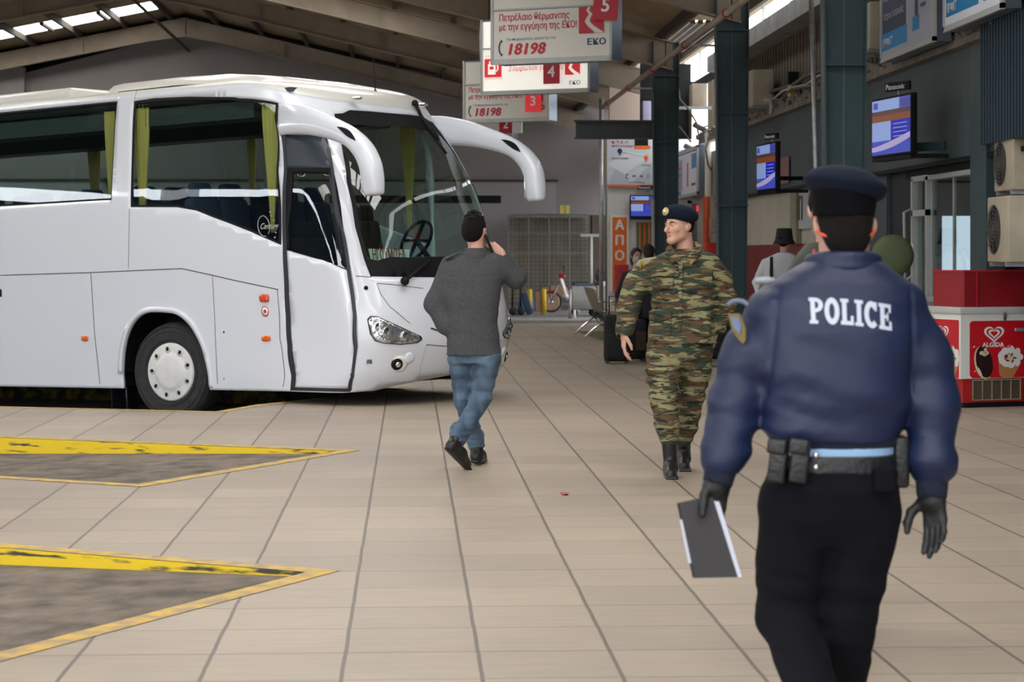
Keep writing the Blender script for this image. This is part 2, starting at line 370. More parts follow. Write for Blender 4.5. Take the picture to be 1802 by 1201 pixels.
# ---- roof
yb = 57.
RX, RZ, SR, SL = -6.07, 8.05, .235, .20
def roofz(x): return 5.80 if x > 4.8 else (RZ - SR * (x - RX) if x > RX else RZ - SL * (RX - x))
M['deck'] = mat('dusty_roof_sheeting', srgb(150, 132, 104), .85, var=.22, vscale=1.2, stretch=(1, .5, 1))
M['purlin'] = mat('dark_purlin', srgb(66, 56, 46), .8)
M['backwall'] = mat('mauve_grey_plaster', srgb(140, 132, 130), .95, var=.05, vscale=.8)
M['backwall2'] = mat('paler_grey_plaster', srgb(156, 150, 151), .95, var=.05, vscale=.8)
def roof_patch(mb, x0, x1, y0, y1, t=.04):
    z0, z1 = roofz(x0), roofz(x1)
    mb.add([(x0, y0, z0), (x1, y0, z1), (x1, y1, z1), (x0, y1, z0), (x0, y0, z0 + t), (x1, y0, z1 + t), (x1, y1, z1 + t), (x0, y1, z0 + t)],
           [(0, 1, 2, 3), (7, 6, 5, 4), (0, 4, 5, 1), (1, 5, 6, 2), (2, 6, 7, 3), (3, 7, 4, 0)])
frames_y = [-1.2, 6.4, 14.1, 21.75, 29.4, 37.05, 42.4, 47.4, 56.0]
lights = [(-16.5, -6.5, 52.9, 54.5), (-15.5, -8, 32.3, 34.2), (-15.5, -8, 24.6, 26.6), (-15.5, -8, 17, 19), (-15.5, -8, 9.4, 11.4), (-15.5, -8, 1.6, 3.8), (-4.5, 4.2, 17, 19), (-4.5, 4.2, 9.4, 11.4), (-4.5, 4.2, 1.6, 3.8), (-4.5, 4.2, -6, -4), (-5, 1.0, 24.6, 26.6), (-5, .8, 32.3, 34.2), (-5, .6, 39.2, 41.2), (4.9, 5.92, 37.6, 43.2)]  # strips over the right slope are out of view, added to brighten the floor
mb = MB()
ys = sorted({-9.} | {58.} | {l[2] for l in lights} | {l[3] for l in lights})
for y0, y1 in zip(ys, ys[1:]):
    cut = [l for l in lights if l[2] <= y0 + 1e-3 and l[3] >= y1 - 1e-3]
    for xa, xb in ((-18, RX), (RX, 4.8), (4.81, 7.2)):
        segs = [(xa, xb)]
        for l in cut:
            if xa <= l[0] and l[1] <= xb: segs = [(xa, l[0]), (l[1], xb)]
        for s0, s1 in segs: roof_patch(mb, s0, s1, y0, y1)
tag(mb.build('ceiling', M['deck']), kind='structure')
k = 1
for x0, x1, y0, y1 in lights:
    mb = MB(); n = 7; d = (x1 - x0) / n
    for i in range(n): roof_patch(mb, x0 + i * d + .05, x0 + (i + 1) * d - .05, y0 + .02, y1 - .02, .02)
    fr = MB()
    for i in range(n + 1): x = x0 + i * d; fr.bar((x, y0, roofz(x) - .02), (x, y1, roofz(x) - .02), .1, .08)
    o = mb.build('window_%d' % k, M['skylight']); tag(o, kind='structure'); f = fr.build('window_bars', M['purlin'], o); k += 1
i = 2
x = -17.4
while x < 7:
    if abs(x - RX) > .2 and abs(x - 4.8) > .2:
        mb = MB().b2((x - .04, -9, roofz(x) - .17), (x + .04, 57, roofz(x) - .005)); tag(mb.build('trim_%d' % i, M['purlin']), kind='structure'); i += 1
    x += 1.22
def place_name(y): return {44.7: 'fourth', }.get(y, '')
lbl = {-1.2: 'pale dusty steel roof frame behind the camera', 6.4: 'pale dusty steel roof frame above the police officer', 14.1: 'pale dusty steel roof frame above the soldier',
       21.75: 'pale dusty steel roof frame on the nearest teal column', 29.4: 'pale dusty steel roof frame on the middle teal column, right behind sign 5', 37.05: 'pale dusty steel roof frame on the farthest teal column with the beam stub',
       42.4: 'pale dusty steel roof frame above sign 3, second beyond the beam stub', 47.4: 'pale dusty steel roof frame just before the bright skylight strip', 56.0: 'pale dusty steel roof frame against the grey gable wall'}
for y in frames_y:
    mb = MB()
    def zt(x): return roofz(x) - .18
    D = .42
    B = [(4.75, zt(4.75)), (RX, zt(RX)), (-17.6, zt(-17.6)), (-17.6, zt(-17.6) - D), (-12, zt(-12) - D), (RX - 1.0, zt(RX - 1.0) - D), (RX, zt(RX) - D - .06), (RX + 1.0, zt(RX + 1.0) - D), (1.4, zt(1.4) - D), (4.75, zt(4.75) - D - .08)]
    mb.prism(B, y - .012, y + .012, 'XZ')
    bot = B[3:10] + []
    for a, b in zip(bot, bot[1:]): mb.bar((a[0], y, a[1]), (b[0], y, b[1]), .2, .025)
    for a, b in ((B[0], B[1]), (B[1], B[2])): mb.bar((a[0], y, a[1]), (b[0], y, b[1]), .2, .025)
    for x in (-14.5, -11.5, -8.8, RX, -3.4, -.6, 1.4, 3.1): mb.b2((x - .012, y - .09, zt(x) - D), (x + .012, y + .09, zt(x)))
    tag(mb.build('roof_frame', M['tan']), lbl[y], 'roof beam', 'portal frames of the hall roof')
for xx in (-10.5, -2.2, 2.9):    # cross bracing rods under the deck
    pass
mb = MB()
tag(MB().prism([(-18, 5), (6.2, 5), (6.2, 6.2), (RX, RZ + .1), (-18, 6)], yb + .3, yb + .35, 'XZ').build('wall_back.above', M['black']), kind='structure')
tag(MB().tube([(-6.07, -9, 7.1), (-6.07, 57, 7.1)], .04, 8).build('trim_30', M['purlin']), kind='structure')
# ---- back wall (gable)
P = [(-26, -.2), (6.2, -.2), (6.2, 5.78), (RX, 7.64), (-10.6, 6.45), (-26, 6.4)]
mb = MB().prism(P, yb, yb + .3, 'XZ'); tag(mb.build('wall_back', M['backwall']), kind='structure')
mb = MB()
mb.prism([(-26, -.1), (4.05, -.1), (4.05, 3.5), (-26, 3.5)], yb - .10, yb + .05, 'XZ')
mb.mi = 1; mb.b2((-26, yb - .14, 3.50), (4.1, yb, 3.56)); mb.mi = 2; mb.b2((-2.2, yb - .115, 2.91), (3.42 - 0.9, yb - .09, 3.12))
o = mb.build('trim_31', [M['backwall2'], M['purlin'], M['black']]); tag(o, kind='structure')
mb = MB(); mb.b2((-26, yb - .25, 5.4), (-10.5, yb, 6.6)); tag(mb.build('trim_32', M['backwall']), kind='structure')
for sx_, x0, x1 in ((1, RX, 6), (-1, RX, -17.9)):
    mb = MB().bar((x0, yb - .35, roofz(x0) - .25), (x1, yb - .35, roofz(x1) - .25), .5, .16); tag(mb.build('trim_%d' % (33 + (sx_ > 0)), M['purlin']), kind='structure')

# ---- unseen left side: dark wall and glowing band added to shape coach glass reflections
M['leftwall'] = mat('dark_left_wall', srgb(58, 66, 78), .85, var=.3, vscale=.5)
tag(MB().b2((-18.2, 7, -.4), (-18, 57, 3.24)).b2((-18.2, 7, 3.52), (-18, 57, 6.0)).build('added_wall_left', M['leftwall']), kind='structure')
mb = MB()
for j in range(8):
    mb.b2((-18.15, 8 + j * 6.1, 3.24), (-18.1, 8 + j * 6.1 + 5.4, 3.52))
tag(mb.build('window_50', M['outglow']), kind='structure')
# ---- steel columns
def steel_column(y, label, x=4.62, extra=False):
    r = empty('steel_column', (x, y, 0), 0, label, 'column', 'teal steel columns')
    zt = roofz(x) - .2; wb, wt = .185, .235
    mb = MB()
    mb.add([(-wb, 0, 0), (wb, 0, 0), (wt, 0, zt), (-wt, 0, zt)], [(0, 1, 2, 3)]); 
    web = mb; mb.add([(-wb, .012, 0), (wb, .012, 0), (wt, .012, zt), (-wt, .012, zt)], [(3, 2, 1, 0)])
    mb.build('web', M['teal'], r)
    for s in (-1, 1):
        mb = MB().bar((s * wb, 0, 0), (s * wt, 0, zt), .016, .20); 
        mb = MB(); mb.add([(s * wb - .009, -.1, 0), (s * wb + .009, -.1, 0), (s * wb + .009, .1, 0), (s * wb - .009, .1, 0), (s * wt - .009, -.1, zt), (s * wt + .009, -.1, zt), (s * wt + .009, .1, zt), (s * wt - .009, .1, zt)],
                         [(0, 3, 2, 1), (4, 5, 6, 7), (0, 1, 5, 4), (1, 2, 6, 5), (2, 3, 7, 6), (3, 0, 4, 7)])
        mb.build('flange', M['teal'], r)
    for z in (2.2, 3.52, 4.72): MB().b2((-.23, -.095, z - .012), (.23, .0, z + .012)).build('stiffener', M['teal'], r)
    MB().b2((-.008, -.012, .02), (.008, 0, zt)).build('weld_seam', mat('teal_edge', srgb(78, 100, 112), .4), r)
    MB().b2((-.28, -.16, 0), (.28, .16, .03)).build('base_plate', M['teal'], r)
    return r
c1 = steel_column(21.75, 'dark teal steel column nearest the camera, behind the police officer\'s cap')
c2 = steel_column(29.4, 'dark teal steel column in the middle of the three, right of the soldier')
c3 = steel_column(37.05, 'dark teal steel column farthest away, just above the soldier\'s beret')
MB().b2((-.26, -.06, 1.3), (-.19, -.02, 2.5)).build('cable_duct', M['greywhite'], c3)
steel_column(14.1, 'dark teal steel column outside the picture on the right')
# beam stub from the far column
b = empty('beam_stub', (4.62, 37.05, 3.5), 0, 'short dark steel beam reaching left from the farthest teal column', 'beam')
MB().b2((-1.63, -.01, .09), (-.24, .01, .41)).build('web', mat('dark_grey_steel', srgb(72, 76, 80), .5), b)
MB().b2((-1.66, -.09, .39), (-.24, .09, .42)).b2((-1.66, -.09, .08), (-.24, .09, .11)).build('flange', b.children[0].data.materials[0], b)

# ---- right wall, plane x = 6
XW = 6.0
def yw(px, a=XW): return WALLX(px, 400, a).y
tag(MB().b2((XW, 9, 3.7), (XW + .2, 57, 4.95)).build('wall_right', M['brownmetal']), kind='structure')
n = MB()
y = 9.
while y < 41: n.b2((XW - .025, y, 3.8), (XW, y + .13, 4.95)); y += .26
tag(n.build('wall_right.corrugation', M['brownmetal']), kind='structure')
tag(MB().b2((XW - .06, 9, 2.52), (XW + .2, 37.0, 3.72)).build('wall_right.fascia', M['tealwall']), kind='structure')
tag(MB().b2((XW - .09, 9, 2.50), (XW - .02, 37.0, 2.55)).build('trim_35', M['black']), kind='structure')
tag(MB().b2((XW - .4, 9, 4.93), (XW + .2, 38.6, 5.22)).build('trim_36', mat('pale_concrete_beam', srgb(140, 138, 134), .9, var=.2, vscale=3)), kind='structure')
mb = MB().b2((XW + .05, 9, 5.22), (XW + .12, 57, 5.72)); o = tag(mb.build('window_20', M['skywin']), kind='structure')
mb = MB(); y = 9.3
while y < 56: mb.b2((XW, y, 5.2), (XW + .06, y + .05, 5.75)); y += 2.55
mb.build('window_bars', M['greywhite'], o)
# lower wall pieces
yA, yB, yC, yD = yw(1722), yw(1612), yw(1560), yw(1440)
tag(MB().b2((XW + .9, 9, 0), (XW + 1.1, yw(1722) - .35, 2.7)).b2((XW - .05, yw(1722) - .4, 0), (XW + 1.1, yw(1722), 2.52)).build('wall_right.shop', M['tealwall']), kind='structure')
tag(MB().b2((XW, yC, 0), (XW + .2, 29.6, 2.52)).build('wall_right.middle', M['tealwall']), kind='structure')
tag(MB().b2((XW + .02, 29.6, 1.66), (XW + .2, 37.2, 2.52)).build('wall_right.cream', M['cream']), kind='structure')
tag(MB().b2((XW, 29.6, 0), (XW + .2, 37.2, 1.66)).build('wall_right.red', M['redwall']), kind='structure')
tag(MB().b2((XW - .07, 31.4, 1.66), (XW + .03, 31.9, 2.5)).build('trim_37', mat('olive_beige_pilaster', srgb(150, 144, 124), .9)), kind='structure')
tag(MB().b2((XW - .05, 28.9, 1.4), (XW + .03, 30.3, 2.2)).build('trim_38', M['cream']), kind='structure')
# doorway
tag(MB().b2((XW + 1.2, yB - .3, 0), (XW + 1.3, yC, 2.52)).build('wall_doorway', M['black']), kind='structure')
# shop window, two sliding panes with frame, and the door beside it
win = MB()
y0, y1 = yw(1722), yw(1640); z0, z1 = 1.02, 2.36
for ya, yb_ in ((y0, y0 + .045), (y1 - .05, y1), ((y0 + y1) / 2 - .012, (y0 + y1) / 2 + .012)): win.b2((XW - .015, ya, z0), (XW + .02, yb_, z1))
win.b2((XW - .05, y0, z0 - .06), (XW + .06, y1, z0)); win.b2((XW - .05, y0, z1), (XW + .06, y1, z1 + .05))
wo = tag(win.build('window_30', M['greywhite']), kind='structure')
MB().b2((XW - .01, y0, z0), (XW, y1, z1)).build('pane', M['clear_glass'], wo)
tag(MB().b2((XW, y0, 0), (XW + .1, y1, z0 - .05)).build('wall_right.sill', M['greywhite']), kind='structure')
tag(MB().b2((XW, y0, z1 + .05), (XW + .1, yB + .5, 2.52)).build('trim_39', M['black']), kind='structure')
# room behind the window: dark with bright far window bands
tag(MB().b2((XW + .2, y0 - 2, 0), (XW + 3.2, y0 - 1.9, 2.5)).b2((XW + 3.2, y0 - 2, 0), (XW + 3.3, y1 + 8, 2.5)).b2((XW + .2, y0 - 2, 2.5), (XW + 3.3, y1 + 8, 2.6)).b2((XW + .2, y1 + 3, 0), (XW + 3.2, y1 + 3.1, 2.5)).build('wall_shop_inside', mat('shop_inside_dark', srgb(44, 58, 62), .8)), kind='structure')
o = tag(MB().b2((XW + .9, y1 + 2.98, .95), (XW + 1.45, y1 + 3, 2.0)).b2((XW + 1.75, y1 + 2.98, .95), (XW + 2.6, y1 + 3, 2.1)).build('window_31', mat('bright_far_window', (.7, .8, 1), .4, emit=(.75, .83, 1), estr=1.3)), kind='structure')
gp = mat('green_shelf_goods', srgb(60, 120, 50), .7, var=.5, vscale=14)
for j in range(6): tag(MB().b2((XW + 1.5 + .0 * j, y1 + 2.6, 1.1 + j * .2), (XW + 2.1, y1 + 2.9, 1.2 + j * .2)).build('shelf_goods', gp), 'row of green goods on the shelf behind the shop window', 'goods', 'green goods behind the shop window')
d = MB(); ya, yb_ = yw(1640), yw(1612)
for q in (ya, yb_ - .06): d.b2((XW - .06, q, 0), (XW + .06, q + .08, 2.4))
d.b2((XW - .06, ya, 1.95), (XW + .06, yb_, 2.02)); d.b2((XW - .06, ya, 2.36), (XW + .06, yb_, 2.42))
do = tag(d.build('door_1', M['greywhite']), kind='structure'); MB().b2((XW, ya, 0), (XW + .02, yb_, 2.36)).build('pane', M['clear_glass'], do)
MB().tube([(XW - .1, yb_ + .1, 1.0), (XW - .12, yb_ + .1, 2.0), (XW - .02, yb_ + .1, 2.05)], .018).build('door_handle', M['greywhite'], do)
# dark opening right of the middle wall
tag(MB().b2((XW + .05, yB, 0), (XW + .1, yC + .1, 2.5)).build('door_2', mat('dark_navy_door', srgb(20, 30, 42), .5)), kind='structure')
# projecting pillar and blue corrugated shutter at the far right
yp = yw(1750); tag(MB().b2((XW - .10, yp - .05, 0), (XW + .1, yw(1722) - .04, 3.75)).build('wall_right.pillar', M['teal']), kind='structure')
sh = MB().b2((XW - .16, 14, 2.62), (XW - .12, yp - .1, 3.85))
y = 14.
while y < yp - .15: sh.b2((XW - .19, y, 2.62), (XW - .16, y + .05, 3.85)); y += .1
tag(sh.build('wall_right.ribbed_panel', mat('dark_blue_ribbed_metal', srgb(40, 62, 76), .5)), kind='structure')
# grubby ledge with broken plaster above the fascia
led = MB().b2((XW - .16, 9, 3.72), (XW + .1, 41.5, 3.80)).b2((XW - .10, 9, 3.80), (XW + .1, 41.5, 3.92))
for j in range(150):
    yy = 14 + j * .185 + rng.rand() * .1; led.box((XW - .12 + rng.rand() * .05, yy, 3.80 + rng.rand() * .12), (.12, .10 + rng.rand() * .14, .05 + rng.rand() * .07), rz=rng.rand() * .5, rx=rng.rand() * .4)
tag(led.build('trim_40', M['concrete']), kind='structure')
# far part of right side: booth wall facing the camera and side wall beyond column
yb2 = 43.6
tag(MB().b2((4.2, yb2, 0), (7.5, yb2 + .2, 3.95)).build('wall_booth', mat('white_booth_wall', srgb(214, 214, 212), .8)), kind='structure')
tag(MB().b2((4.25, yb2 + .1, 3.95), (4.9, yb2 + .3, 5.6)).build('wall_booth.upper', mat('pinkish_cream_wall', srgb(190, 170, 158), .9)), kind='structure')
tag(MB().b2((4.9, yb2 + .5, 3.95), (7.0, yb2 + .7, 5.6)).build('wall_booth.recess', M['black']), kind='structure')
tag(MB().b2((XW + .0, 37.2, 3.55), (XW + .05, 43.6, 4.95)).build('window_40', M['skywin']), kind='structure')
tag(MB().b2((XW, 37.2, 0), (XW + .2, 43.6, 3.55)).build('wall_right.far', mat('dirty_pale_wall', srgb(176, 170, 160), .9, var=.15, vscale=3)), kind='structure')
tag(MB().b2((XW - .05, 37.3, 0), (XW, 39.6, 2.95)).build('wall_right.farred', M['redwall']), kind='structure')
tag(MB().b2((-.0 + 8, -9, 0), (8.2, 9, 6.2)).b2((XW, 8.9, 0), (8.1, 9.1, 6)).build('wall_near_right', M['tealwall']), kind='structure')
# ============================================================ COACH
BX, BYD = (.815, -.579), (.579, .815)
PITCH = .0256
def bus_world():
    o = W(-3.64 + 1.25 * BYD[0], 21.7 + 1.25 * BYD[1], -.26)
    f = W(BX[0], BX[1]); l = W(BYD[0], BYD[1]); f = Vector((f.x, f.y, PITCH)).normalized(); l = Vector((l.x, l.y, 0)).normalized(); u = f.cross(l)
    return frame(o, f, l, u)
BM = bus_world(); BMI = BM.inverted()
ZS, XR, RC, NE = 3.48, -8.6, .72, 2.55
XU = 2.15                       # u at which the corner begins
UF = 1.55                       # u length of corner to the centre line
def lerp(a, b, t): return a + (b - a) * t
def sstep(a, b, x): t = np.clip((x - a) / (b - a), 0, 1); return t * t * (3 - 2 * t)
def XF(z): return np.interp(z, [.2, .34, .5, .8, 1.1, 1.45, 1.8, 2.2, 2.6, 2.95, 3.2, 3.5], [2.72, 2.82, 2.97, 3.06, 3.04, 2.95, 2.86, 2.74, 2.58, 2.40, 2.24, 2.02])
def WD(z): return np.interp(z, [.2, .34, .9, 1.6, 2.4, 3.2, 3.5], [1.215, 1.235, 1.25, 1.25, 1.235, 1.195, 1.16])
def ztop(x): return 3.50 - .30 * sstep(.9, 2.6, x)
def shell(u, v, off=0.):
    """near side (y<0) to front centre; u>XU wraps round the corner"""
    u = np.asarray(u, float); v = np.asarray(v, float); u, v = np.broadcast_arrays(u, v)
    z = v.copy()
    def pos(u, v):
        xf = XF(v); ws = WD(v); xe = xf - RC
        x = np.where(u < 1.0, u, lerp(1.0, xe, np.clip((u - 1.0) / (XU - 1.0), 0, 1))); y = -ws
        th = np.clip((u - XU) / UF, 0, 1.35) * pi / 2
        s_, c_ = np.sin(th), np.cos(th); n = 2. / NE
        xc = xe + RC * np.sign(s_) * np.abs(s_) ** n; yc = -ws * np.sign(c_) * np.abs(c_) ** n
        # even out arclength: blend
        x = np.where(u > XU, xc, x); y = np.where(u > XU, yc, y)
        zt = ztop(x); z = np.where(v < 2.4, v, 2.4 + (v - 2.4) * (zt - 2.4) / (ZS - 2.4))
        return np.stack([x, y, z], -1)
    p = pos(u, v)
    if np.any(off):
        e = 2e-3; du = pos(u + e, v) - pos(u - e, v); dv = pos(u, v + e) - pos(u, v - e); n_ = np.cross(du, dv); n_ /= np.linalg.norm(n_, axis=-1, keepdims=True) + 1e-12
        p = p + n_ * np.asarray(off)[..., None] if np.ndim(off) else p + n_ * off
    return p
CI = None
def project(P):                 # bus local -> pixel
    B = np.array([[BM[i][j] for j in range(4)] for i in range(3)]); Wd = P @ B[:, :3].T + B[:, 3]
    xc = Wd[..., 0] * CR[0] + Wd[..., 1] * CR[1]; Z = Wd[..., 0] * CF[0] + Wd[..., 1] * CF[1]
    return np.stack([901 + FPX * xc / Z, HOR - FPX * (Wd[..., 2] - EYE) / Z], -1)
_gu, _gv = np.meshgrid(np.arange(-3., XU + UF * 1.2, .03), np.arange(.3, 3.5, .03)); _gp = project(shell(_gu, _gv))
def uv(px, py):                 # photo pixel -> surface coordinates of the coach skin
    d = ((_gp - np.array([px, py])) ** 2).sum(-1); i = np.unravel_index(d.argmin(), d.shape); x = np.array([_gu[i], _gv[i]]); e = 1e-3
    for _ in range(4):
        f0 = project(shell(x[0], x[1])); J = np.stack([(project(shell(x[0] + e, x[1])) - f0) / e, (project(shell(x[0], x[1] + e)) - f0) / e], 1)
        try: dx = np.linalg.solve(J, np.array([px, py]) - f0)
        except Exception: break
        if np.abs(dx).max() > .08: break
        x = x + dx
    return (float(x[0]), float(x[1]))
def UV(*pts): return [uv(*p) for p in pts]
bus = bpy.data.objects.new('coach', None); COL.objects.link(bus); bus.matrix_world = BM
tag(bus, 'white long distance coach parked nose out, with two drooping white mirror arms', 'bus')
def patch(name, outline, material, off=.002, thick=.0, parent=bus, step=.07, holes=(), mirror=False, both=False, smooth=True):
    V, F, loops = fill2d(outline, holes, step); P = shell(V[:, 0], V[:, 1], off); mb = MB(); mb.smooth = smooth
    mb.add([tuple(p) for p in P], F)
    if thick:
        Q = shell(V[:, 0], V[:, 1], off - thick); b = len(V); mb.add([tuple(p) for p in Q], [f[::-1] for f in F])
        n0 = 0
        for L in loops:
            k = len(L); A = shell(np.array(L)[:, 0], np.array(L)[:, 1], off); Bq = shell(np.array(L)[:, 0], np.array(L)[:, 1], off - thick)
            mb.add([tuple(p) for p in A] + [tuple(p) for p in Bq], [(i, (i + 1) % k, k + (i + 1) % k, k + i) for i in range(k)], sm=False)
    if mirror: mb.v = [(x, -y, z) for x, y, z in mb.v]
    if both:
        m2 = MB(); m2.smooth = smooth; m2.v = [(x, -y, z) for x, y, z in mb.v]; n = len(mb.v); mb.v += m2.v; mb.f += [[n + i for i in f][::-1] for f in list(mb.f)]; mb.m += mb.m; mb.sm += mb.sm
    o = mb.build(name, material, parent, clean=True); return o
def cat(P, k=8):
    P = [np.array(p, float) for p in P]; out = []
    for i in range(len(P) - 1):
        p0, p1, p2, p3 = P[max(i - 1, 0)], P[i], P[i + 1], P[min(i + 2, len(P) - 1)]
        for f in np.arange(k) / k: out.append(.5 * ((2 * p1) + (p2 - p0) * f + (2 * p0 - 5 * p1 + 4 * p2 - p3) * f * f + (3 * p1 - p0 - 3 * p2 + p3) * f ** 3))
    return out + [P[-1]]
def line(name, pts, width=.008, material=None, off=.0015, parent=bus, closed=False, both=False):
    P = []
    for i in range(len(pts) - 1):
        a, b = np.array(pts[i]), np.array(pts[i + 1]); n = max(1, int(np.linalg.norm(b - a) / .05)); P += [a + (b - a) * t / n for t in range(n)]
    P.append(np.array(pts[-1])); P = np.array(P); d = np.gradient(P, axis=0); d /= np.linalg.norm(d, axis=1, keepdims=True) + 1e-9; nrm = np.stack([-d[:, 1], d[:, 0]], 1) * width / 2
    A = shell(P[:, 0] + nrm[:, 0], P[:, 1] + nrm[:, 1], off); B = shell(P[:, 0] - nrm[:, 0], P[:, 1] - nrm[:, 1], off); k = len(P); mb = MB()
    mb.add([tuple(p) for p in A] + [tuple(p) for p in B], [(i, i + 1, k + i + 1, k + i) for i in range(k - 1)])
    if both: m2 = MB(); m2.add([(p[0], -p[1], p[2]) for p in list(A) + list(B)], [(k + i, k + i + 1, i + 1, i) for i in range(k - 1)]); m2.build(name, material or M['seam'], parent)
    return mb.build(name, material or M['seam'], parent)
# --- outlines in skin coordinates
def arc_pts(cx, cz, rx, rz, a0, a1, n): return [(cx + rx * math.cos(a), cz + rz * math.sin(a)) for a in np.linspace(a0, a1, n)]
arch = [(.63, .30)] + [(.62, .37), (.60, .55), (.52, .80), (.38, 1.0), (.20, 1.12), (0, 1.15), (-.25, 1.15), (-.42, 1.08), (-.55, .93), (-.63, .72), (-.66, .50), (-.65, .30)]
u_end = XU + UF
rear_wins = [[(a, 2.37), (b, 2.37), (b + .05, 3.42), (a, 3.42)] for a, b in ((-8.3, -6.75), (-6.6, -3.4), (-3.25, -.78))]
arch = [arch[0]] + [tuple(p) for p in cat(arch[1:-1], 4)] + [arch[-1]]
fwin = UV((229, 365), (311, 365), (345, 371), (372, 382), (440, 408), (495, 432), (490, 300), (490, 181), (420, 173), (330, 170), (270, 173), (235, 178))
ww_near = UV((655, 488), (590, 197))
wind_v0, wind_v1 = 1.47, 3.42
# windscreen outline on the near half: from centre bottom to corner, up pillar, to centre top
wb = UV((652, 487), (640, 455), (625, 400), (610, 320), (597, 240), (588, 200))
wind = [(u_end, 1.45)] + [(lerp(u_end, wb[0][0], t), lerp(1.45, wb[0][1], t)) for t in (.35, .7, .92)] + wb + [(wb[-1][0] + .12, 3.33), (lerp(wb[-1][0], u_end, .35), 3.38), (lerp(wb[-1][0], u_end, .7), 3.39), (u_end, 3.39)]
door = cat(UV((499, 237), (500.7, 344), (501.7, 433), (504, 488), (507.6, 556), (511, 625), (515, 687)), 3) + cat(UV((615, 688), (619, 666), (623, 640), (626, 600), (625, 560), (621, 519), (612.5, 463), (605.6, 419), (590, 350), (574, 238)), 3)
door = [tuple(p) for p in door]
body_out = [(XR, .34), (-.65, .34)] + [p for p in arch[::-1] if p[1] > .34 and True][0:] + [(.63, .34), (1.72, .34), (u_end * .0 + XU + .3, .36), (XU + .75, .42), (u_end, .46), (u_end, ZS), (XR, ZS)]
body_out = [(XR, .34), (-.65, .34)] + [p for p in arch[::-1][1:-1]] + [(.62, .34), (1.72, .34), (XU + .3, .33), (XU + .7, .345), (XU + 1.0, .40), (u_end, .47), (u_end, ZS), (XR, ZS)]
bw = [(u, min(v, 9)) for u, v in wind]
# clip the hole slightly inside u_end so both halves meet at a bar-free centre: use one half outline touching the edge
def shell_body():
    # the windscreen notch is cut from the outer boundary at the centre line
    o = body_out[:-2]                      # ... up to (u_end,.47)
    poly = o + [(u_end, 1.45)] + wind[1:-1] + [(u_end, 3.39), (u_end, ZS), (XR, ZS)]
    return poly
so = patch('body_shell', shell_body(), M['bus_white'], off=0, step=.075, holes=rear_wins + [fwin, door], both=True)
sm = so.modifiers.new('thickness', 'SOLIDIFY'); sm.thickness = .035; sm.offset = -1
# --- roof dome
def roof_mesh():
    us = np.concatenate([np.arange(XR, 0, .3), np.arange(0, XU, .12), np.linspace(XU, u_end, 26)]); E = shell(us, np.full(len(us), ZS)); rows = []
    K = 14
    for k in range(K + 1):
        t = 1 - math.cos(k / K * pi / 2); row = []
        for p in E:
            q = np.array([min(p[0], .5 + .35 * max(0, p[0] - .5)), 0, 0.]); zr = 3.605
            xx = lerp(p[0], min(p[0], .45), t) ; yy = p[1] * (1 - t); h = (1 - (1 - t) ** 2.3) ** (1 / 2.0)
            row.append((xx, yy, lerp(p[2], zr, h)))
        rows.append(row)
    mb = MB(); mb.smooth = True; n = len(us)
    for sgn in (1, -1):
        vs = [(x, sgn * y, z) for row in rows for x, y, z in row]
        mb.add(vs, [(r * n + i, r * n + i + 1, (r + 1) * n + i + 1, (r + 1) * n + i) for r in range(K) for i in range(n - 1)])
    return mb.build('roof', M['bus_roof'], bus)
roof_mesh()
# air conditioning hump
mb = MB()
vs = []; prof = [(-1.15, 3.56), (-1.0, 3.645), (-.85, 3.66), (.0, 3.665), (.75, 3.645), (1.1, 3.60), (1.25, 3.52)]
for x, z in prof:
    for y, d in ((-1.02, .10), (-.96, .01), (-.5, -.01), (.5, -.01), (.96, .01), (1.02, .10)): vs.append((x, y, z - d))
mb.smooth = True; mb.add(vs, [(i * 6 + k, i * 6 + k + 1, (i + 1) * 6 + k + 1, (i + 1) * 6 + k) for i in range(len(prof) - 1) for k in range(5)])
mb.build('roof_hump', M['bus_roof'], bus)
mb = MB().box((-2.9, 0, 3.62), (2.2, 1.7, .14), bev=.05); mb.build('roof_unit', M['bus_roof'], bus)
# --- glass
for w_ in rear_wins:
    patch('side_window', w_, M['bus_glass'], off=-.012, step=.4, both=False); patch('side_window', w_, M['bus_glass'], off=-.012, step=.4, mirror=True)
patch('side_window', fwin, M['bus_glass'], off=-.012, step=.2); patch('side_window', fwin, M['bus_glass'], off=-.012, step=.2, mirror=True)
wg = patch('windscreen', wind, M['wind_glass'], off=-.010, step=.1, both=True)
def inset_edge(poly, d, keep_center=False):
    P = offset_poly(poly, d); return P
fr = offset_poly(wind[::-1], .055)[::-1]
fr[0] = (u_end, wind[0][1] + .16); fr[-1] = (u_end, wind[-1][1] - .17)
ring_ok = True
try:
    outer_r = wind; inner_r = [(u_end, 1.45 + .22)] + [(u, v + .20) for u, v in wind[1:3]] + [(wind[3][0] + .05, wind[3][1] + .16)] + [(u + .06, v) for u, v in wb[1:-1]] + [(wb[-1][0] + .09, wb[-1][1] - .12), (wind[-3][0], wind[-3][1] - .17), (wind[-2][0], wind[-2][1] - .19), (u_end, 3.25)]
    poly = [(u_end, 1.45)] + wind[1:-1] + [(u_end, 3.39), (u_end, 3.25)] + inner_r[1:-1][::-1] + [(u_end, 1.67)]
    patch('windscreen_border', poly, M['black'], off=-.004, step=.06, both=True, parent=wg)
except Exception as ex: print('border', ex)
patch('window_border', fwin, M['black'], off=-.008, step=.08, holes=[[(lerp(.55, u, .965), lerp(2.75, v, .955)) for u, v in fwin]])
for w_ in rear_wins[2:]:
    cx = (w_[0][0] + w_[1][0]) / 2; patch('window_border', w_, M['black'], off=-.008, step=.3, holes=[[(lerp(cx, u, .985), lerp(2.9, v, .96)) for u, v in w_]])
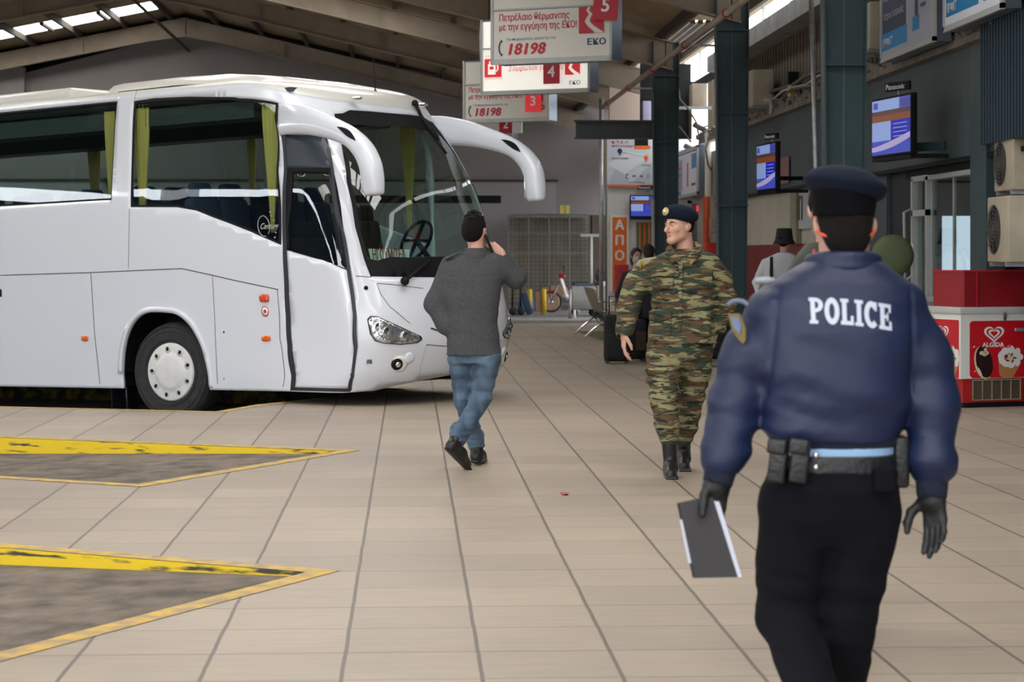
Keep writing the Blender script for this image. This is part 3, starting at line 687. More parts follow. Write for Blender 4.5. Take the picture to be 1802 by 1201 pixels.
# --- door leaf
dr = empty('door', (0, 0, 0), 0); dr.parent = bus
top = UV((500, 240), (502, 296), (585, 296), (573, 240)); patch('upper_panel', top, M['dark_panel'], off=.004, thick=.03, parent=dr)
gl = UV((514, 305), (509, 370), (506, 437), (560, 456), (606, 472), (597, 400), (582, 304)); patch('door_glass', gl, M['bus_glass'], off=-.004, parent=dr)
patch('window_frame', UV((500, 296), (501, 370), (503, 440), (509, 440), (507, 400), (515, 306), (580, 305), (604, 470), (611, 471), (586, 296)), M['black'], off=.002, thick=.02, parent=dr, step=.05)
low = UV((505, 441), (507, 500), (511, 600), (516, 682), (612, 684), (620, 600), (617, 520), (610, 476), (560, 457)); patch('lower_panel', low, M['bus_white'], off=.002, thick=.03, parent=dr)
patch('rubber_seal', door, M['black_trim'], off=.0, thick=.02, parent=dr, holes=[offset_poly(door, .045) if False else [(lerp(2.08, u, .88), lerp(1.65, v, .975)) for u, v in door]], step=.05)
line('rubber_seal', cat(UV((499, 237), (500.7, 344), (501.7, 433), (504, 488), (507.6, 556), (511, 625), (515, 687))), .055, M['black_trim'], off=.006, parent=dr)
line('rubber_seal', cat(UV((578, 260), (590, 350), (605.6, 419), (612.5, 463), (621, 519), (625, 560), (626, 600), (623, 640), (619, 666), (615, 688))), .04, M['black_trim'], off=.006, parent=dr)
line('rubber_seal', UV((512, 685), (618, 687)), .03, M['black_trim'], off=.006, parent=dr)
# --- gaps between body panels
line('panel_gap', UV((1, 485), (160, 480), (320, 473), (375, 485), (490, 510)), .010, both=True)
line('panel_gap', UV((160, 481), (166, 580), (176, 676)), .010, both=True)
line('panel_gap', UV((374, 486), (378, 560), (383, 676)), .008)
line('panel_gap', UV((488, 510), (493, 600), (498, 682)), .008)
line('panel_gap', UV((228, 367), (226, 473)), .008)
line('panel_gap', UV((236, 178), (241, 158)), .006)
line('panel_gap', [(uv(626, 486)), uv(654, 488)], .008)
line('panel_gap', UV((663, 499), (690, 501), (745, 508)), .007, both=True)
line('panel_gap', UV((663, 500), (670, 518), (686, 540), (710, 560), (722, 570)), .007, both=True)
line('panel_gap', UV((750, 607), (790, 610)), .007, both=True)
line('panel_gap', UV((750, 608), (741, 640), (728, 675)), .010, mat('panel_crease', srgb(196, 200, 206), .3), both=True)
line('front_grille', UV((758, 578), (770, 582), (788, 585)), .02, both=True)
# --- wheel arch trims, liners, skirt underside
A_ = arch[1:-1]; ring = A_ + [(lerp(0, u, 1.09), lerp(.45, v, 1.075)) for u, v in A_[::-1]]; patch('wheel_arch_lip', ring, M['bus_white'], off=.012, thick=.02, step=.08); patch('wheel_arch_lip', ring, M['bus_white'], off=.012, thick=.02, step=.08, mirror=True)
for s in (-1, 1):
    mb = MB(); vs = []
    for x, z in arch[1:-1]: vs += [(x * 1.03, s * 1.23, z * 1.01), (x * 1.03, s * .75, z * 1.01)]
    n = len(vs) // 2; mb.add(vs, [(2 * i, 2 * i + 2, 2 * i + 3, 2 * i + 1) for i in range(n - 1)])
    mb.add([(x * 1.03, s * .75, z * 1.01) for x, z in arch[1:-1]], [tuple(range(len(arch) - 2))]); mb.build('wheel_arch_liner', M['black'], bus)
mb = MB().b2((XR, -1.2, .36), (-.72, 1.2, .5)).b2((.68, -1.2, .38), (2.3, 1.2, .5)).b2((-.72, -.72, .4), (.72, .72, .6)); mb.build('underbody', M['black'], bus)
# --- wheels
M['hub2'] = mat('hub_recess_grey', srgb(196, 197, 196), .5)
def wheel(x, s, steer=0., name='wheel'):
    r = empty(name, (x, s * 1.05, .52), steer); r.parent = bus
    t = MB(); t.lathe([(.30, -.13), (.40, -.145), (.47, -.14), (.505, -.12), (.52, -.08), (.52, .08), (.505, .12), (.47, .14), (.40, .145), (.30, .13)], 48, 'Y', cap=False)
    for k in range(3): t.lathe([(.521, -.05 + .05 * k - .004), (.526, -.05 + .05 * k), (.521, -.05 + .05 * k + .004)], 48, 'Y', cap=False)
    for rr in (.345, .43, .478): t.lathe([(rr - .006, s * .144), (rr, s * .152), (rr + .006, s * .144)], 48, 'Y', cap=False)
    t.build('tyre', M['rubber'], r)
    h = MB(); h.lathe([(.0, s * .165), (.15, s * .165), (.185, s * .16), (.20, s * .148), (.225, s * .143), (.29, s * .15), (.305, s * .145), (.31, s * .12), (.31, s * .0)], 48, 'Y', cap=False)
    for k in range(9):
        a = 2 * pi * k / 9 + .3; rot = Euler((0, -a, 0)).to_matrix().to_4x4()
        m2 = MB(); m2.sphere((0, 0, 0), (.05, .010, .042), 14, 8); h.add([tuple(rot @ Vector(v) + Vector((.238 * math.cos(a), s * .1425, .238 * math.sin(a)))) for v in m2.v], m2.f, mi=1, sm=True)
        m2 = MB(); m2.sphere((0, 0, 0), (.026, .012, .020), 12, 8); h.add([tuple(rot @ Vector(v) + Vector((.245 * math.cos(a), s * .147, .245 * math.sin(a)))) for v in m2.v], m2.f, mi=2, sm=True)
    h.build('hub_cap', [M['hub'], M['hub2'], M['black']], r)
    MB().lathe([(.30, -s * .1), (.12, s * .05), (.0, s * .05)], 24, 'Y', cap=False).build('rim', M['black'], r)
    return r
wheel(0, -1, .10); wheel(0, 1, .10); wheel(-6.3, -1); wheel(-6.3, 1)
mb = MB().b2((-.90, -1.18, .02), (-.88, -.8, .42)); mb.build('mud_flap', M['black'], bus)
mb = MB().tube([(-.68, -1.17, .36), (-.66, -1.17, .12)], .012).build('flap_stay', M['black_trim'], bus)
# --- lamps
def blob(name, c, ru, rv, material, off=.006, parent=bus, n=16, thick=.01, p=2.):
    P = []
    for k in range(n):
        a = 2 * pi * k / n; ca, sa = math.cos(a), math.sin(a); P.append((c[0] + ru * math.copysign(abs(ca) ** (2 / p), ca), c[1] + rv * math.copysign(abs(sa) ** (2 / p), sa)))
    return patch(name, P, material, off=off, thick=thick, parent=parent, step=.03)
blob('marker_lamp', uv(466, 525), .055, .04, M['redlens'], .02, thick=.02, p=4)
blob('marker_lamp', uv(469, 596), .05, .028, M['amber'], .015, thick=.015, p=4)
blob('marker_lamp', uv(150, 596), .05, .028, M['amber'], .015, thick=.015, p=4)
k_ = uv(467, 548); st = blob('sticker', k_, .052, .06, M['white'], .004, thick=.003); blob('sticker_ring', k_, .046, .054, M['red'], .005, parent=st, thick=.001); blob('sticker_core', k_, .037, .043, M['white'], .006, parent=st, thick=.001); blob('sticker_mark', k_, .016, .02, M['red'], .007, parent=st, thick=.001)
blob('lock', uv(394, 585), .010, .012, M['black'], .003); blob('lock', uv(394, 667), .010, .012, M['greywhite'], .003); blob('handle_recess', uv(0, 516), .03, .045, M['black'], .003, p=5)
hl = UV((646, 562), (652, 556), (664, 557), (700, 573), (741, 592), (743, 598), (735, 604), (705, 607), (675, 605), (660, 601), (651, 588))
HLc = np.array(hl).mean(0)
for mir in (False, True):
    H = patch('headlamp', hl, M['black_trim'], off=.004, thick=.02, mirror=mir, step=.04)
    patch('lens', [tuple(HLc + (np.array(p) - HLc) * .93) for p in hl], M['lens'], off=.010, thick=.008, mirror=mir, parent=H, step=.03)
    for (px, py, r_) in ((712, 592, .05), (680, 585, .055), (664, 575, .04)):
        q = uv(px, py); c = shell(q[0], q[1], .012); mb = MB().sphere((c[0], c[1] * (-1 if mir else 1), c[2]), (.012, r_, r_), 16, 10); mb.build('reflector', M['chrome'], H)
def disc_at(name, px, py, r, material, off, mir=False, parent=bus, depth=.02):
    q = uv(px, py); c = shell(q[0], q[1], off); c2 = shell(q[0], q[1], off + .01); n = Vector(c2 - c).normalized()
    if mir: c = c * (1, -1, 1); n = Vector((n.x, -n.y, n.z))
    z = n; x = Vector((0, 0, 1)).cross(z).normalized(); y = z.cross(x); mb = MB(); mb.T = frame(c, x, y, z); mb.lathe([(r, -depth), (r, 0), (r * .7, depth * .3), (0.001, depth * .35)], 24); return mb.build(name, material, parent)
for mir in (False, True):
    disc_at('fog_lamp_rim', 703, 641, .085, M['white'], .006, mir); f = disc_at('fog_lamp', 698, 641, .06, M['black'], .016, mir); disc_at('lamp_glass', 699, 641, .028, M['chrome'], .03, mir, f)
    disc_at('parking_sensor', 720, 630, .055, M['bus_white'], .012, mir)
disc_at('camera_dot', 644, 507, .022, M['black'], .004)
# --- number plate
q = shell(u_end, .66, .02); mb = MB().box((q[0] + .005, 0, .66), (.02, .54, .125), bev=.006); pl = mb.build('number_plate', M['white'], bus)
MB().box((q[0] + .017, -.245, .66), (.004, .045, .11)).build('blue_band', M['blue'], pl)
MB().b2((q[0] - .01, -.28, .59), (q[0] + .004, .28, .73)).build('plate_holder', M['black'], pl)
text_mesh('HB', .10, frame((q[0] + .017, -.19, .62), (0, 1, 0), (0, 0, 1), (1, 0, 0)), 'plate_letters', M['black'], pl, bold=.01)
text_mesh('GR', .03, frame((q[0] + .020, -.265, .62), (0, 1, 0), (0, 0, 1), (1, 0, 0)), 'country_letters', M['white'], pl)
# --- mirrors: curved horn arms
def mirror_arm(side):
    r = empty('side_mirror', (0, 0, 0), 0); r.parent = bus; s = side
    # centre line (x forward, y outward distance from centre, z); flat wide section
    path = [(1.62, 1.20, 3.09), (1.84, 1.27, 3.08), (2.12, 1.33, 3.035), (2.42, 1.36, 2.95), (2.68, 1.38, 2.85), (2.85, 1.385, 2.72), (2.94, 1.385, 2.57), (2.97, 1.38, 2.41), (2.98, 1.375, 2.26)]
    hw = [.165, .160, .140, .112, .098, .098, .100, .102, .092]; th = [.03, .05, .065, .075, .085, .10, .105, .10, .08]
    P = np.array(path); N = 48; ti = np.linspace(0, len(P) - 1, N)
    def cr(A):
        A = np.asarray(A, float); out = []
        for t in ti:
            i = min(int(t), len(A) - 2); f = t - i; p0, p1, p2, p3 = A[max(i - 1, 0)], A[i], A[i + 1], A[min(i + 2, len(A) - 1)]
            out.append(.5 * ((2 * p1) + (p2 - p0) * f + (2 * p0 - 5 * p1 + 4 * p2 - p3) * f * f + (3 * p1 - p0 - 3 * p2 + p3) * f ** 3))
        return np.array(out)
    C = cr(P); H = cr(hw); T = cr(th); vs = []; n = 20
    for i in range(N):
        d = C[min(i + 1, N - 1)] - C[max(i - 1, 0)]; d = Vector(d).normalized(); out = Vector((0, 1, 0)); up = d.cross(out).normalized() * -1; e = 1.0 if i not in (0, N - 1) else .82
        for k in range(n):
            a = 2 * pi * k / n; ca, sa = math.cos(a), math.sin(a); ca = math.copysign(abs(ca) ** .62, ca); sa = math.copysign(abs(sa) ** .7, sa)
            p = Vector(C[i]) + up * ca * H[i] * e + out * sa * T[i] * e; vs.append((p.x, p.y * s, p.z))
    mb = MB(); mb.smooth = True
    fs = [(i * n + k, i * n + (k + 1) % n, (i + 1) * n + (k + 1) % n, (i + 1) * n + k) for i in range(N - 1) for k in range(n)]
    cut = set()
    for i in range(17, 25): cut |= {(i, k) for k in (0,)}
    mb.add(vs, fs + [tuple(range(n))[::-1], tuple(range((N - 1) * n, N * n))])
    arm = mb.build('mirror_arm', M['bus_white'], r)
    # slot in the arm, seen dark
    m2 = MB(); m2.smooth = True
    i0, i1 = 21, 28
    for sg in (1, -1):
        vs = []
        for i in range(i0, i1 + 1):
            w_ = .030 * math.sin(pi * (i - i0) / (i1 - i0)) + .002; d = Vector(C[min(i + 1, N - 1)] - C[i - 1]).normalized(); up = Vector((0, 1, 0)).cross(d) * -1
            c = Vector(C[i]) - d.cross(Vector((0, 1, 0))) * -.05; y = abs(C[i][1]) + sg * (T[i] + .004)
            for q in (-1, 1): vs.append((c.x + up.x * w_ * q, y * s, c.z + up.z * w_ * q))
        m2.add(vs, [(2 * a, 2 * a + 2, 2 * a + 3, 2 * a + 1) for a in range(i1 - i0)])
    m2.build('arm_slot', M['black'], r)
    g = MB().box((2.885, s * 1.375, 2.42), (.02, .17, .26), bev=.008); g.build('mirror_glass', M['chrome'], r)
    return r
mirror_arm(-1); mirror_arm(1)
# --- wipers
wp = MB().tube([(2.60, .30, 3.12), (2.70, .36, 3.0), (2.80, .62, 2.62)], .014).tube([(2.36, .12, 3.27), (2.5, .2, 3.25), (2.60, .30, 3.12)], .022)
a_, b_ = shell(XU + 1.36, 3.3, .03), shell(XU + 1.36, 3.0, .03)
mb = MB(); S1 = shell(u_end - .03, 3.45, .04); S2 = shell(u_end - .35, 3.36, .045); mb = MB()
q0, q1, q2, q3 = [Vector(shell(*uv(*p), .05)) for p in ((724, 186), (745, 205), (790, 235), (806, 258))]
MB().tube([q0, q1, q2], .02).tube([q1 - Vector((0, 0, .04)), q3], .014).sphere(q0, .035).build('wiper', M['black'], bus)
q0, q1 = [Vector(shell(*uv(*p), .05)) for p in ((708, 497), (752, 460))]
MB().tube([q0, q1], .018).sphere(q0, .045).build('wiper', M['black'], bus)
MB().tube([(1.82, .1, 3.42), (1.80, .1, 3.80)], .006).sphere((1.82, .1, 3.44), .022).build('antenna', M['black'], bus)
for py in (-.55, .55): MB().sphere((2.10, py, 3.31), (.06, .06, .02)).build('roof_marker', M['chrome'], bus)
# --- interior
mb = MB().b2((XR + .1, -1.17, 1.15), (1.35, 1.17, 1.2)).b2((1.35, -1.15, .62), (2.7, 1.15, .66)).b2((1.34, -1.15, .62), (1.38, 1.15, 1.2)).b2((XR + .1, -1.17, .5), (XR + .14, 1.17, 3.4)); mb.build('cabin_floor', M['interior'], bus)
MB().b2((XR + .1, -1.1, 3.38), (1.7, 1.1, 3.42)).b2((XR + .2, -1.12, 3.14), (1.2, -.72, 3.32)).b2((XR + .2, .72, 3.14), (1.2, 1.12, 3.30)).build('ceiling_liner', M['dash'], bus)
vs = []
mb = MB(); mb.smooth = True
for y in np.linspace(-1.1, 1.1, 12):
    k = abs(y) ** 2 * .25
    for x, z in ((2.80 - k, 1.42), (2.6 - k, 1.50), (2.35 - k * .7, 1.60), (2.12 - k * .4, 1.60), (2.02, 1.45), (2.0, .7)): vs.append((x, y, z + (.08 if y > 0 else 0)))
mb.add(vs, [(i * 6 + k, i * 6 + k + 1, (i + 1) * 6 + k + 1, (i + 1) * 6 + k) for i in range(11) for k in range(5)]); mb.build('dashboard', M['dash'], bus)
r0 = .23; pts = []
tilt = Euler((0, math.radians(-62), 0)).to_matrix()
ring = [tilt @ Vector((r0 * math.cos(a), r0 * math.sin(a), 0)) + Vector((1.98, .55, 1.86)) for a in np.linspace(0, 2 * pi, 33)[:-1]]
MB().tube(ring, .018, 8, closed=True).bar(ring[0], ring[16], .03).bar(ring[8], ring[24], .03).tube([(1.98, .55, 1.86), (2.2, .55, 1.6)], .03).build('steering_wheel', M['black'], bus)
def seat(x, y, z0=1.2, m=M['seat_blue']):
    mb = MB().box((x, y, z0 + .42), (.44, .44, .12), bev=.05).box((x - .24, y, z0 + .80), (.14, .44, .72), bev=.06, ry=-.18).box((x - .31, y, z0 + 1.22), (.11, .30, .20), bev=.05, ry=-.18).b2((x - .15, y - .05, z0), (x + .12, y + .05, z0 + .38)); mb.build('seat', m, bus)
for x in np.arange(-5.2, 1.2, .82):
    for y in (-.92, -.46, .46, .92): seat(x, y)
seat(1.55, .55, .95, M['blackfab']); seat(1.75, -.62, .75, M['blackfab'])
def curtain(x, s, w0, w1, z0=2.40, z1=3.34):
    vs = []; n = 14
    for i in range(9):
        t = i / 8; ww = lerp(w0, w1, min(1, abs(t - .42) / .5 * 1.0)) if False else (lerp(w0, w1, math.sin(t * pi / 2) ** 1.5)); z = lerp(z0, z1, t)
        for k in range(n): vs.append((x + (k / (n - 1) - .5) * ww, s * (1.13 + .018 * math.sin(k * 2.3)), z))
    mb = MB(); mb.smooth = True; mb.add(vs, [(i * n + k, i * n + k + 1, (i + 1) * n + k + 1, (i + 1) * n + k) for i in range(8) for k in range(n - 1)]); o = mb.build('curtain', M['curtain'], bus)
    md = o.modifiers.new('t', 'SOLIDIFY'); md.thickness = .008
for s in (-1, 1):
    curtain(-.42, s, .09, .24, 2.28, 3.38); curtain(1.44, s, .03, .24, 1.95, 3.30); curtain(-.90, s, .05, .16); curtain(-3.1, s, .12, .26); curtain(-3.55, s, .12, .26)
    MB().bar((XR + .3, s * 1.13, 3.36), (1.55, s * 1.13, 3.36), .03).build('curtain_rail', M['black'], bus)
# faint emblem on the front window
e0 = uv(466, 398); c0 = shell(e0[0], e0[1], .0); ring = []
for a in np.linspace(0, 2 * pi * .93, 30):
    ring.append(tuple(shell(e0[0] - .02 + .085 * math.cos(a - .9), e0[1] + .105 * math.sin(a - .9), -.004)))
em = MB().tube(ring, .004, 6).build('window_emblem', M['greywhite'], bus)
t0 = shell(e0[0] - .07, e0[1] - .03, .0); t1 = shell(e0[0] + .1, e0[1] - .03, .0); ax = Vector(t1 - t0).normalized()
text_mesh('Century', .085, frame(Vector(t0) + Vector((0, -.004, 0)), ax, (0, 0, 1), ax.cross(Vector((0, 0, 1)))), 'emblem_letters', M['greywhite'], em, shear=.35, sx=.85)
st = MB()
for du, dv in ((.13, .10), (.17, .05), (.19, -.01), (.18, -.07), (.12, .14), (.15, -.12)):
    c = shell(e0[0] + du * .8, e0[1] + dv, -.004); st.sphere(c, .009, 8, 6)
st.build('emblem_stars', M['greywhite'], em)
# --- destination card lying behind the windscreen: a loose thing
q = [Vector(shell(*uv(*p), -.05)) for p in ((655, 458), (725, 457), (727, 437), (650, 436))]
card = MB(); nrm = (q[1] - q[0]).cross(q[3] - q[0]).normalized(); card.add([tuple(p) for p in q] + [tuple(p - nrm * .006) for p in q], [(0, 1, 2, 3), (7, 6, 5, 4), (0, 4, 5, 1), (1, 5, 6, 2), (2, 6, 7, 3), (3, 7, 4, 0)])
cd = card.build('destination_card', mat('pale_card', srgb(214, 232, 226), .7)); cd.matrix_world = BM; tag(cd, 'pale card with red hand painted letters behind the coach windscreen', 'sign')
xa = (q[1] - q[0]).normalized(); ya = nrm.cross(xa); wl = (q[1] - q[0]).length
text_mesh('ΗΓΟΥΜ/ΤΕΛ', .16, frame(q[0] + xa * .02 + ya * .012 + nrm * .002, xa, ya, nrm), 'card_letters', mat('card_red', srgb(165, 30, 35), .6), cd, bold=.012, sx=wl / .16 / 6.6, depth=.001)
# ============================================================ SOFT BODIES: implicit surfaces, meshed once
class SDF:
    def __init__(s): s.ops = []
    def cone(s, a, b, ra, rb, k=.02, op='u', flat=None):
        a, b = np.array(a, float), np.array(b, float); s.ops.append(('c', a, b, ra, rb, k, op, flat)); return s
    def chain(s, pts, rs, k=.02, op='u', flat=None):
        for i in range(len(pts) - 1): s.cone(pts[i], pts[i + 1], rs[i], rs[i + 1], k, op, flat)
        return s
    def ell(s, c, r, k=.02, op='u', R=None):
        s.ops.append(('e', np.array(c, float), np.array(r, float), k, op, None if R is None else np.array(R))); return s
    def box(s, c, h, rad=.01, k=.01, op='u', R=None):
        s.ops.append(('b', np.array(c, float), np.array(h, float), rad, k, op, None if R is None else np.array(R))); return s
    def loft(s, st, k=.03, op='u', pw=2.4):     # stations (z, cx, cy, a, b) increasing z
        s.ops.append(('l', np.array(st, float), k, op, pw)); return s
    def disp(s, f): s.ops.append(('d', f)); return s
    def bounds(s, m):
        lo, hi = [], []
        for o in s.ops:
            if o[0] == 'c' and o[6] == 'u': r = max(o[3], o[4]); lo.append(np.minimum(o[1], o[2]) - r); hi.append(np.maximum(o[1], o[2]) + r)
            if o[0] == 'e' and o[4] == 'u': r = o[2].max(); lo.append(o[1] - r); hi.append(o[1] + r)
            if o[0] == 'b' and o[5] == 'u': r = np.linalg.norm(o[2]); lo.append(o[1] - r); hi.append(o[1] + r)
            if o[0] == 'l' and o[3] == 'u':
                q = o[1]; lo.append(np.array([(q[:, 1] - q[:, 3]).min(), (q[:, 2] - q[:, 4]).min(), q[0, 0]])); hi.append(np.array([(q[:, 1] + q[:, 3]).max(), (q[:, 2] + q[:, 4]).max(), q[-1, 0]]))
        return np.min(lo, 0) - m, np.max(hi, 0) + m
    def mesh(s, h):
        lo, hi = s.bounds(.03 + 2 * h); n = np.ceil((hi - lo) / h).astype(int) + 1
        ax = [lo[i] + np.arange(n[i]) * h for i in range(3)]; D = np.full(n, .25, np.float32)
        for o in s.ops:
            t = o[0]
            if t == 'd': 
                X, Y, Z = np.meshgrid(*ax, indexing='ij', sparse=True); m_ = np.abs(D) < .06; X, Y, Z = np.broadcast_arrays(X, Y, Z); D[m_] += o[1](X[m_], Y[m_], Z[m_]).astype(np.float32); continue
            if t == 'c':
                _, a, b, ra, rb, k, op, flat = o; r = max(ra, rb) * 1.35; bl, bh = np.minimum(a, b) - r, np.maximum(a, b) + r
            elif t == 'e': _, c, rr, k, op, R = o; bl, bh = c - rr.max(), c + rr.max()
            elif t == 'b': _, c, hh, rad, k, op, R = o; q = np.linalg.norm(hh); bl, bh = c - q, c + q
            elif t == 'l': _, st, k, op, pw = o; bl = np.array([(st[:, 1] - st[:, 3]).min(), (st[:, 2] - st[:, 4]).min(), st[0, 0]]); bh = np.array([(st[:, 1] + st[:, 3]).max(), (st[:, 2] + st[:, 4]).max(), st[-1, 0]])
            mg = k + .035 + 2 * h; i0 = np.maximum(((bl - mg - lo) / h).astype(int), 0); i1 = np.minimum(np.ceil((bh + mg - lo) / h).astype(int) + 1, n)
            if (i1 <= i0).any(): continue
            sl = tuple(slice(i0[i], i1[i]) for i in range(3)); X, Y, Z = np.meshgrid(*[ax[i][sl[i]] for i in range(3)], indexing='ij', sparse=True)
            if t == 'c':
                ba = b - a; L2 = ba @ ba + 1e-12; px, py, pz = X - a[0], Y - a[1], Z - a[2]; tt = np.clip((px * ba[0] + py * ba[1] + pz * ba[2]) / L2, 0, 1)
                qx, qy, qz = px - ba[0] * tt, py - ba[1] * tt, pz - ba[2] * tt
                if flat is not None: f = np.array(flat[0], float); dd = qx * f[0] + qy * f[1] + qz * f[2]; g = 1 / flat[1] - 1; qx = qx + f[0] * dd * g; qy = qy + f[1] * dd * g; qz = qz + f[2] * dd * g
                d = np.sqrt(qx * qx + qy * qy + qz * qz) - (ra + (rb - ra) * tt)
            elif t == 'e':
                px, py, pz = X - c[0], Y - c[1], Z - c[2]
                if R is not None: px, py, pz = [R[0][i] * px + R[1][i] * py + R[2][i] * pz for i in range(3)]
                k0 = np.sqrt((px / rr[0]) ** 2 + (py / rr[1]) ** 2 + (pz / rr[2]) ** 2); k1 = np.sqrt((px / rr[0] ** 2) ** 2 + (py / rr[1] ** 2) ** 2 + (pz / rr[2] ** 2) ** 2) + 1e-9; d = k0 * (k0 - 1) / k1; d = np.where(k0 < .3, -rr.min() * .7, d)
            elif t == 'b':
                px, py, pz = X - c[0], Y - c[1], Z - c[2]
                if R is not None: px, py, pz = [R[0][i] * px + R[1][i] * py + R[2][i] * pz for i in range(3)]
                qx, qy, qz = np.abs(px) - hh[0] + rad, np.abs(py) - hh[1] + rad, np.abs(pz) - hh[2] + rad
                d = np.sqrt(np.maximum(qx, 0) ** 2 + np.maximum(qy, 0) ** 2 + np.maximum(qz, 0) ** 2) + np.minimum(np.maximum(qx, np.maximum(qy, qz)), 0) - rad
            elif t == 'l':
                zz = Z.ravel(); cx, cy, A, B = [np.interp(zz, st[:, 0], st[:, i]).reshape(1, 1, -1) for i in (1, 2, 3, 4)]
                qq = (np.abs((X - cx) / A) ** pw + np.abs((Y - cy) / B) ** pw) ** (1 / pw); d = (qq - 1) * np.minimum(A, B); d = np.where(qq > 1, d * np.clip((A + B) / 2 / np.minimum(A, B), 1, 1.6), d)
                dz = np.maximum(st[0, 0] - Z, Z - st[-1, 0]); d = np.maximum(d, dz) if True else d
            cur = D[sl]
            if op == 'u': hq = np.clip(.5 + .5 * (d - cur) / k, 0, 1) * -1 + 1; new = cur * (1 - hq) + d * hq - k * hq * (1 - hq)
            elif op == 's': d = -d; hq = np.clip(.5 + .5 * (d - cur) / k, 0, 1); new = cur * (1 - hq) + d * hq + k * hq * (1 - hq)
            elif op == 'i': new = np.maximum(cur, d)
            D[sl] = new
        return surface(D, ax, h)
def surface(D, ax, h):
    S = D < 0; n = D.shape
    c = np.zeros(tuple(x - 1 for x in n), np.int8)
    for dx in (0, 1):
        for dy in (0, 1):
            for dz in (0, 1): c += S[dx:n[0] - 1 + dx, dy:n[1] - 1 + dy, dz:n[2] - 1 + dz]
    I = np.argwhere((c > 0) & (c < 8)); idx = np.full(c.shape, -1, np.int32); idx[tuple(I.T)] = np.arange(len(I))
    acc = np.zeros((len(I), 3)); cnt = np.zeros(len(I)); cor = [(a, b, d) for a in (0, 1) for b in (0, 1) for d in (0, 1)]
    val = {q: D[I[:, 0] + q[0], I[:, 1] + q[1], I[:, 2] + q[2]] for q in cor}
    for q in cor:
        for a in range(3):
            if q[a] == 0:
                r = tuple(1 if i == a else q[i] for i in range(3)); va, vb = val[q], val[r]; m = (va < 0) != (vb < 0); t = np.where(m, va / (va - vb + 1e-12), 0)
                p = np.array(q, float)[None].repeat(len(I), 0); p[:, a] = t; acc += p * m[:, None]; cnt += m
    V = (I + acc / np.maximum(cnt, 1)[:, None]) * h + np.array([a[0] for a in ax])
    F = []
    for a in range(3):
        b, c2 = (a + 1) % 3, (a + 2) % 3; sl0 = [slice(None)] * 3; sl1 = [slice(None)] * 3; sl0[a] = slice(0, -1); sl1[a] = slice(1, None)
        A, B = S[tuple(sl0)], S[tuple(sl1)]; E = np.argwhere(A != B); ok = (E[:, b] > 0) & (E[:, c2] > 0) & (E[:, b] < n[b] - 1) & (E[:, c2] < n[c2] - 1); E = E[ok]
        def g(db, dc): q = E.copy(); q[:, b] -= db; q[:, c2] -= dc; return idx[tuple(q.T)]
        q = np.stack([g(1, 1), g(0, 1), g(0, 0), g(1, 0)], 1); fl = S[tuple(E.T)]; q[~fl] = q[~fl][:, ::-1]; F.append(q)
    F = np.concatenate(F); F = F[(F >= 0).all(1)]; return V, F
def sdf_obj(name, sdf, h, mats, parent, smooth=2, region=None):
    V, F = sdf.mesh(h); me = bpy.data.meshes.new(name); me.vertices.add(len(V)); me.vertices.foreach_set('co', V.astype(np.float32).ravel())
    me.loops.add(len(F) * 4); me.loops.foreach_set('vertex_index', F.ravel().astype(np.int32)); me.polygons.add(len(F)); me.polygons.foreach_set('loop_start', np.arange(0, len(F) * 4, 4, dtype=np.int32)); me.polygons.foreach_set('loop_total', np.full(len(F), 4, np.int32))
    me.update(calc_edges=True); me.validate()
    if not isinstance(mats, (list, tuple)): mats = [mats]
    for m in mats: me.materials.append(m)
    if smooth:      # laplacian smoothing
        e = np.zeros(len(me.edges) * 2, np.int32); me.edges.foreach_get('vertices', e); e = e.reshape(-1, 2); deg = np.bincount(e.ravel(), minlength=len(V)).astype(float)
        for _ in range(smooth):
            s_ = np.zeros_like(V); 
            for i in range(3): s_[:, i] = np.bincount(e[:, 0], V[e[:, 1], i], len(V)) + np.bincount(e[:, 1], V[e[:, 0], i], len(V))
            V = V + .5 * (s_ / np.maximum(deg, 1)[:, None] - V)
        me.vertices.foreach_set('co', V.astype(np.float32).ravel())
    me.polygons.foreach_set('use_smooth', np.ones(len(me.polygons), bool))
    if region is not None:
        c = V[F].mean(1) if len(me.polygons) == len(F) else np.array([p.center for p in me.polygons]); me.polygons.foreach_set('material_index', region(c[:, 0], c[:, 1], c[:, 2]).astype(np.int32))
    me.update(); o = bpy.data.objects.new(name, me); COL.objects.link(o); o.parent = parent; return o
def rotm(rx=0, ry=0, rz=0): return [list(r) for r in Euler((rx, ry, rz)).to_matrix()]
def wr(fx, fy, fz, amp, seed=0, x0=None, z0=None, z1=None):
    """cloth folds: stretched wandering ripples, optionally limited in height"""
    r = np.random.RandomState(seed); ph = r.rand(6) * 6.28
    def f(X, Y, Z):
        a = fx * X + fy * Y + fz * Z + 1.3 * np.sin(9 * X + ph[0]) + 1.1 * np.sin(11 * Z + 7 * Y + ph[1])
        b = .6 * fx * X - fy * Y + 1.35 * fz * Z + 1.5 * np.sin(8 * Z + ph[2] + 6 * X)
        m = 1.
        if z0 is not None: m = np.clip((Z - z0) / .05, 0, 1) * np.clip((z1 - Z) / .05, 0, 1)
        return amp * m * (np.sin(a + ph[3]) ** 3 * .6 + .5 * np.sin(b + ph[4])) * (.6 + .4 * np.sin(5 * X + 6 * Z + ph[5]))
    return f
def v3(*a): return np.array(a, float)
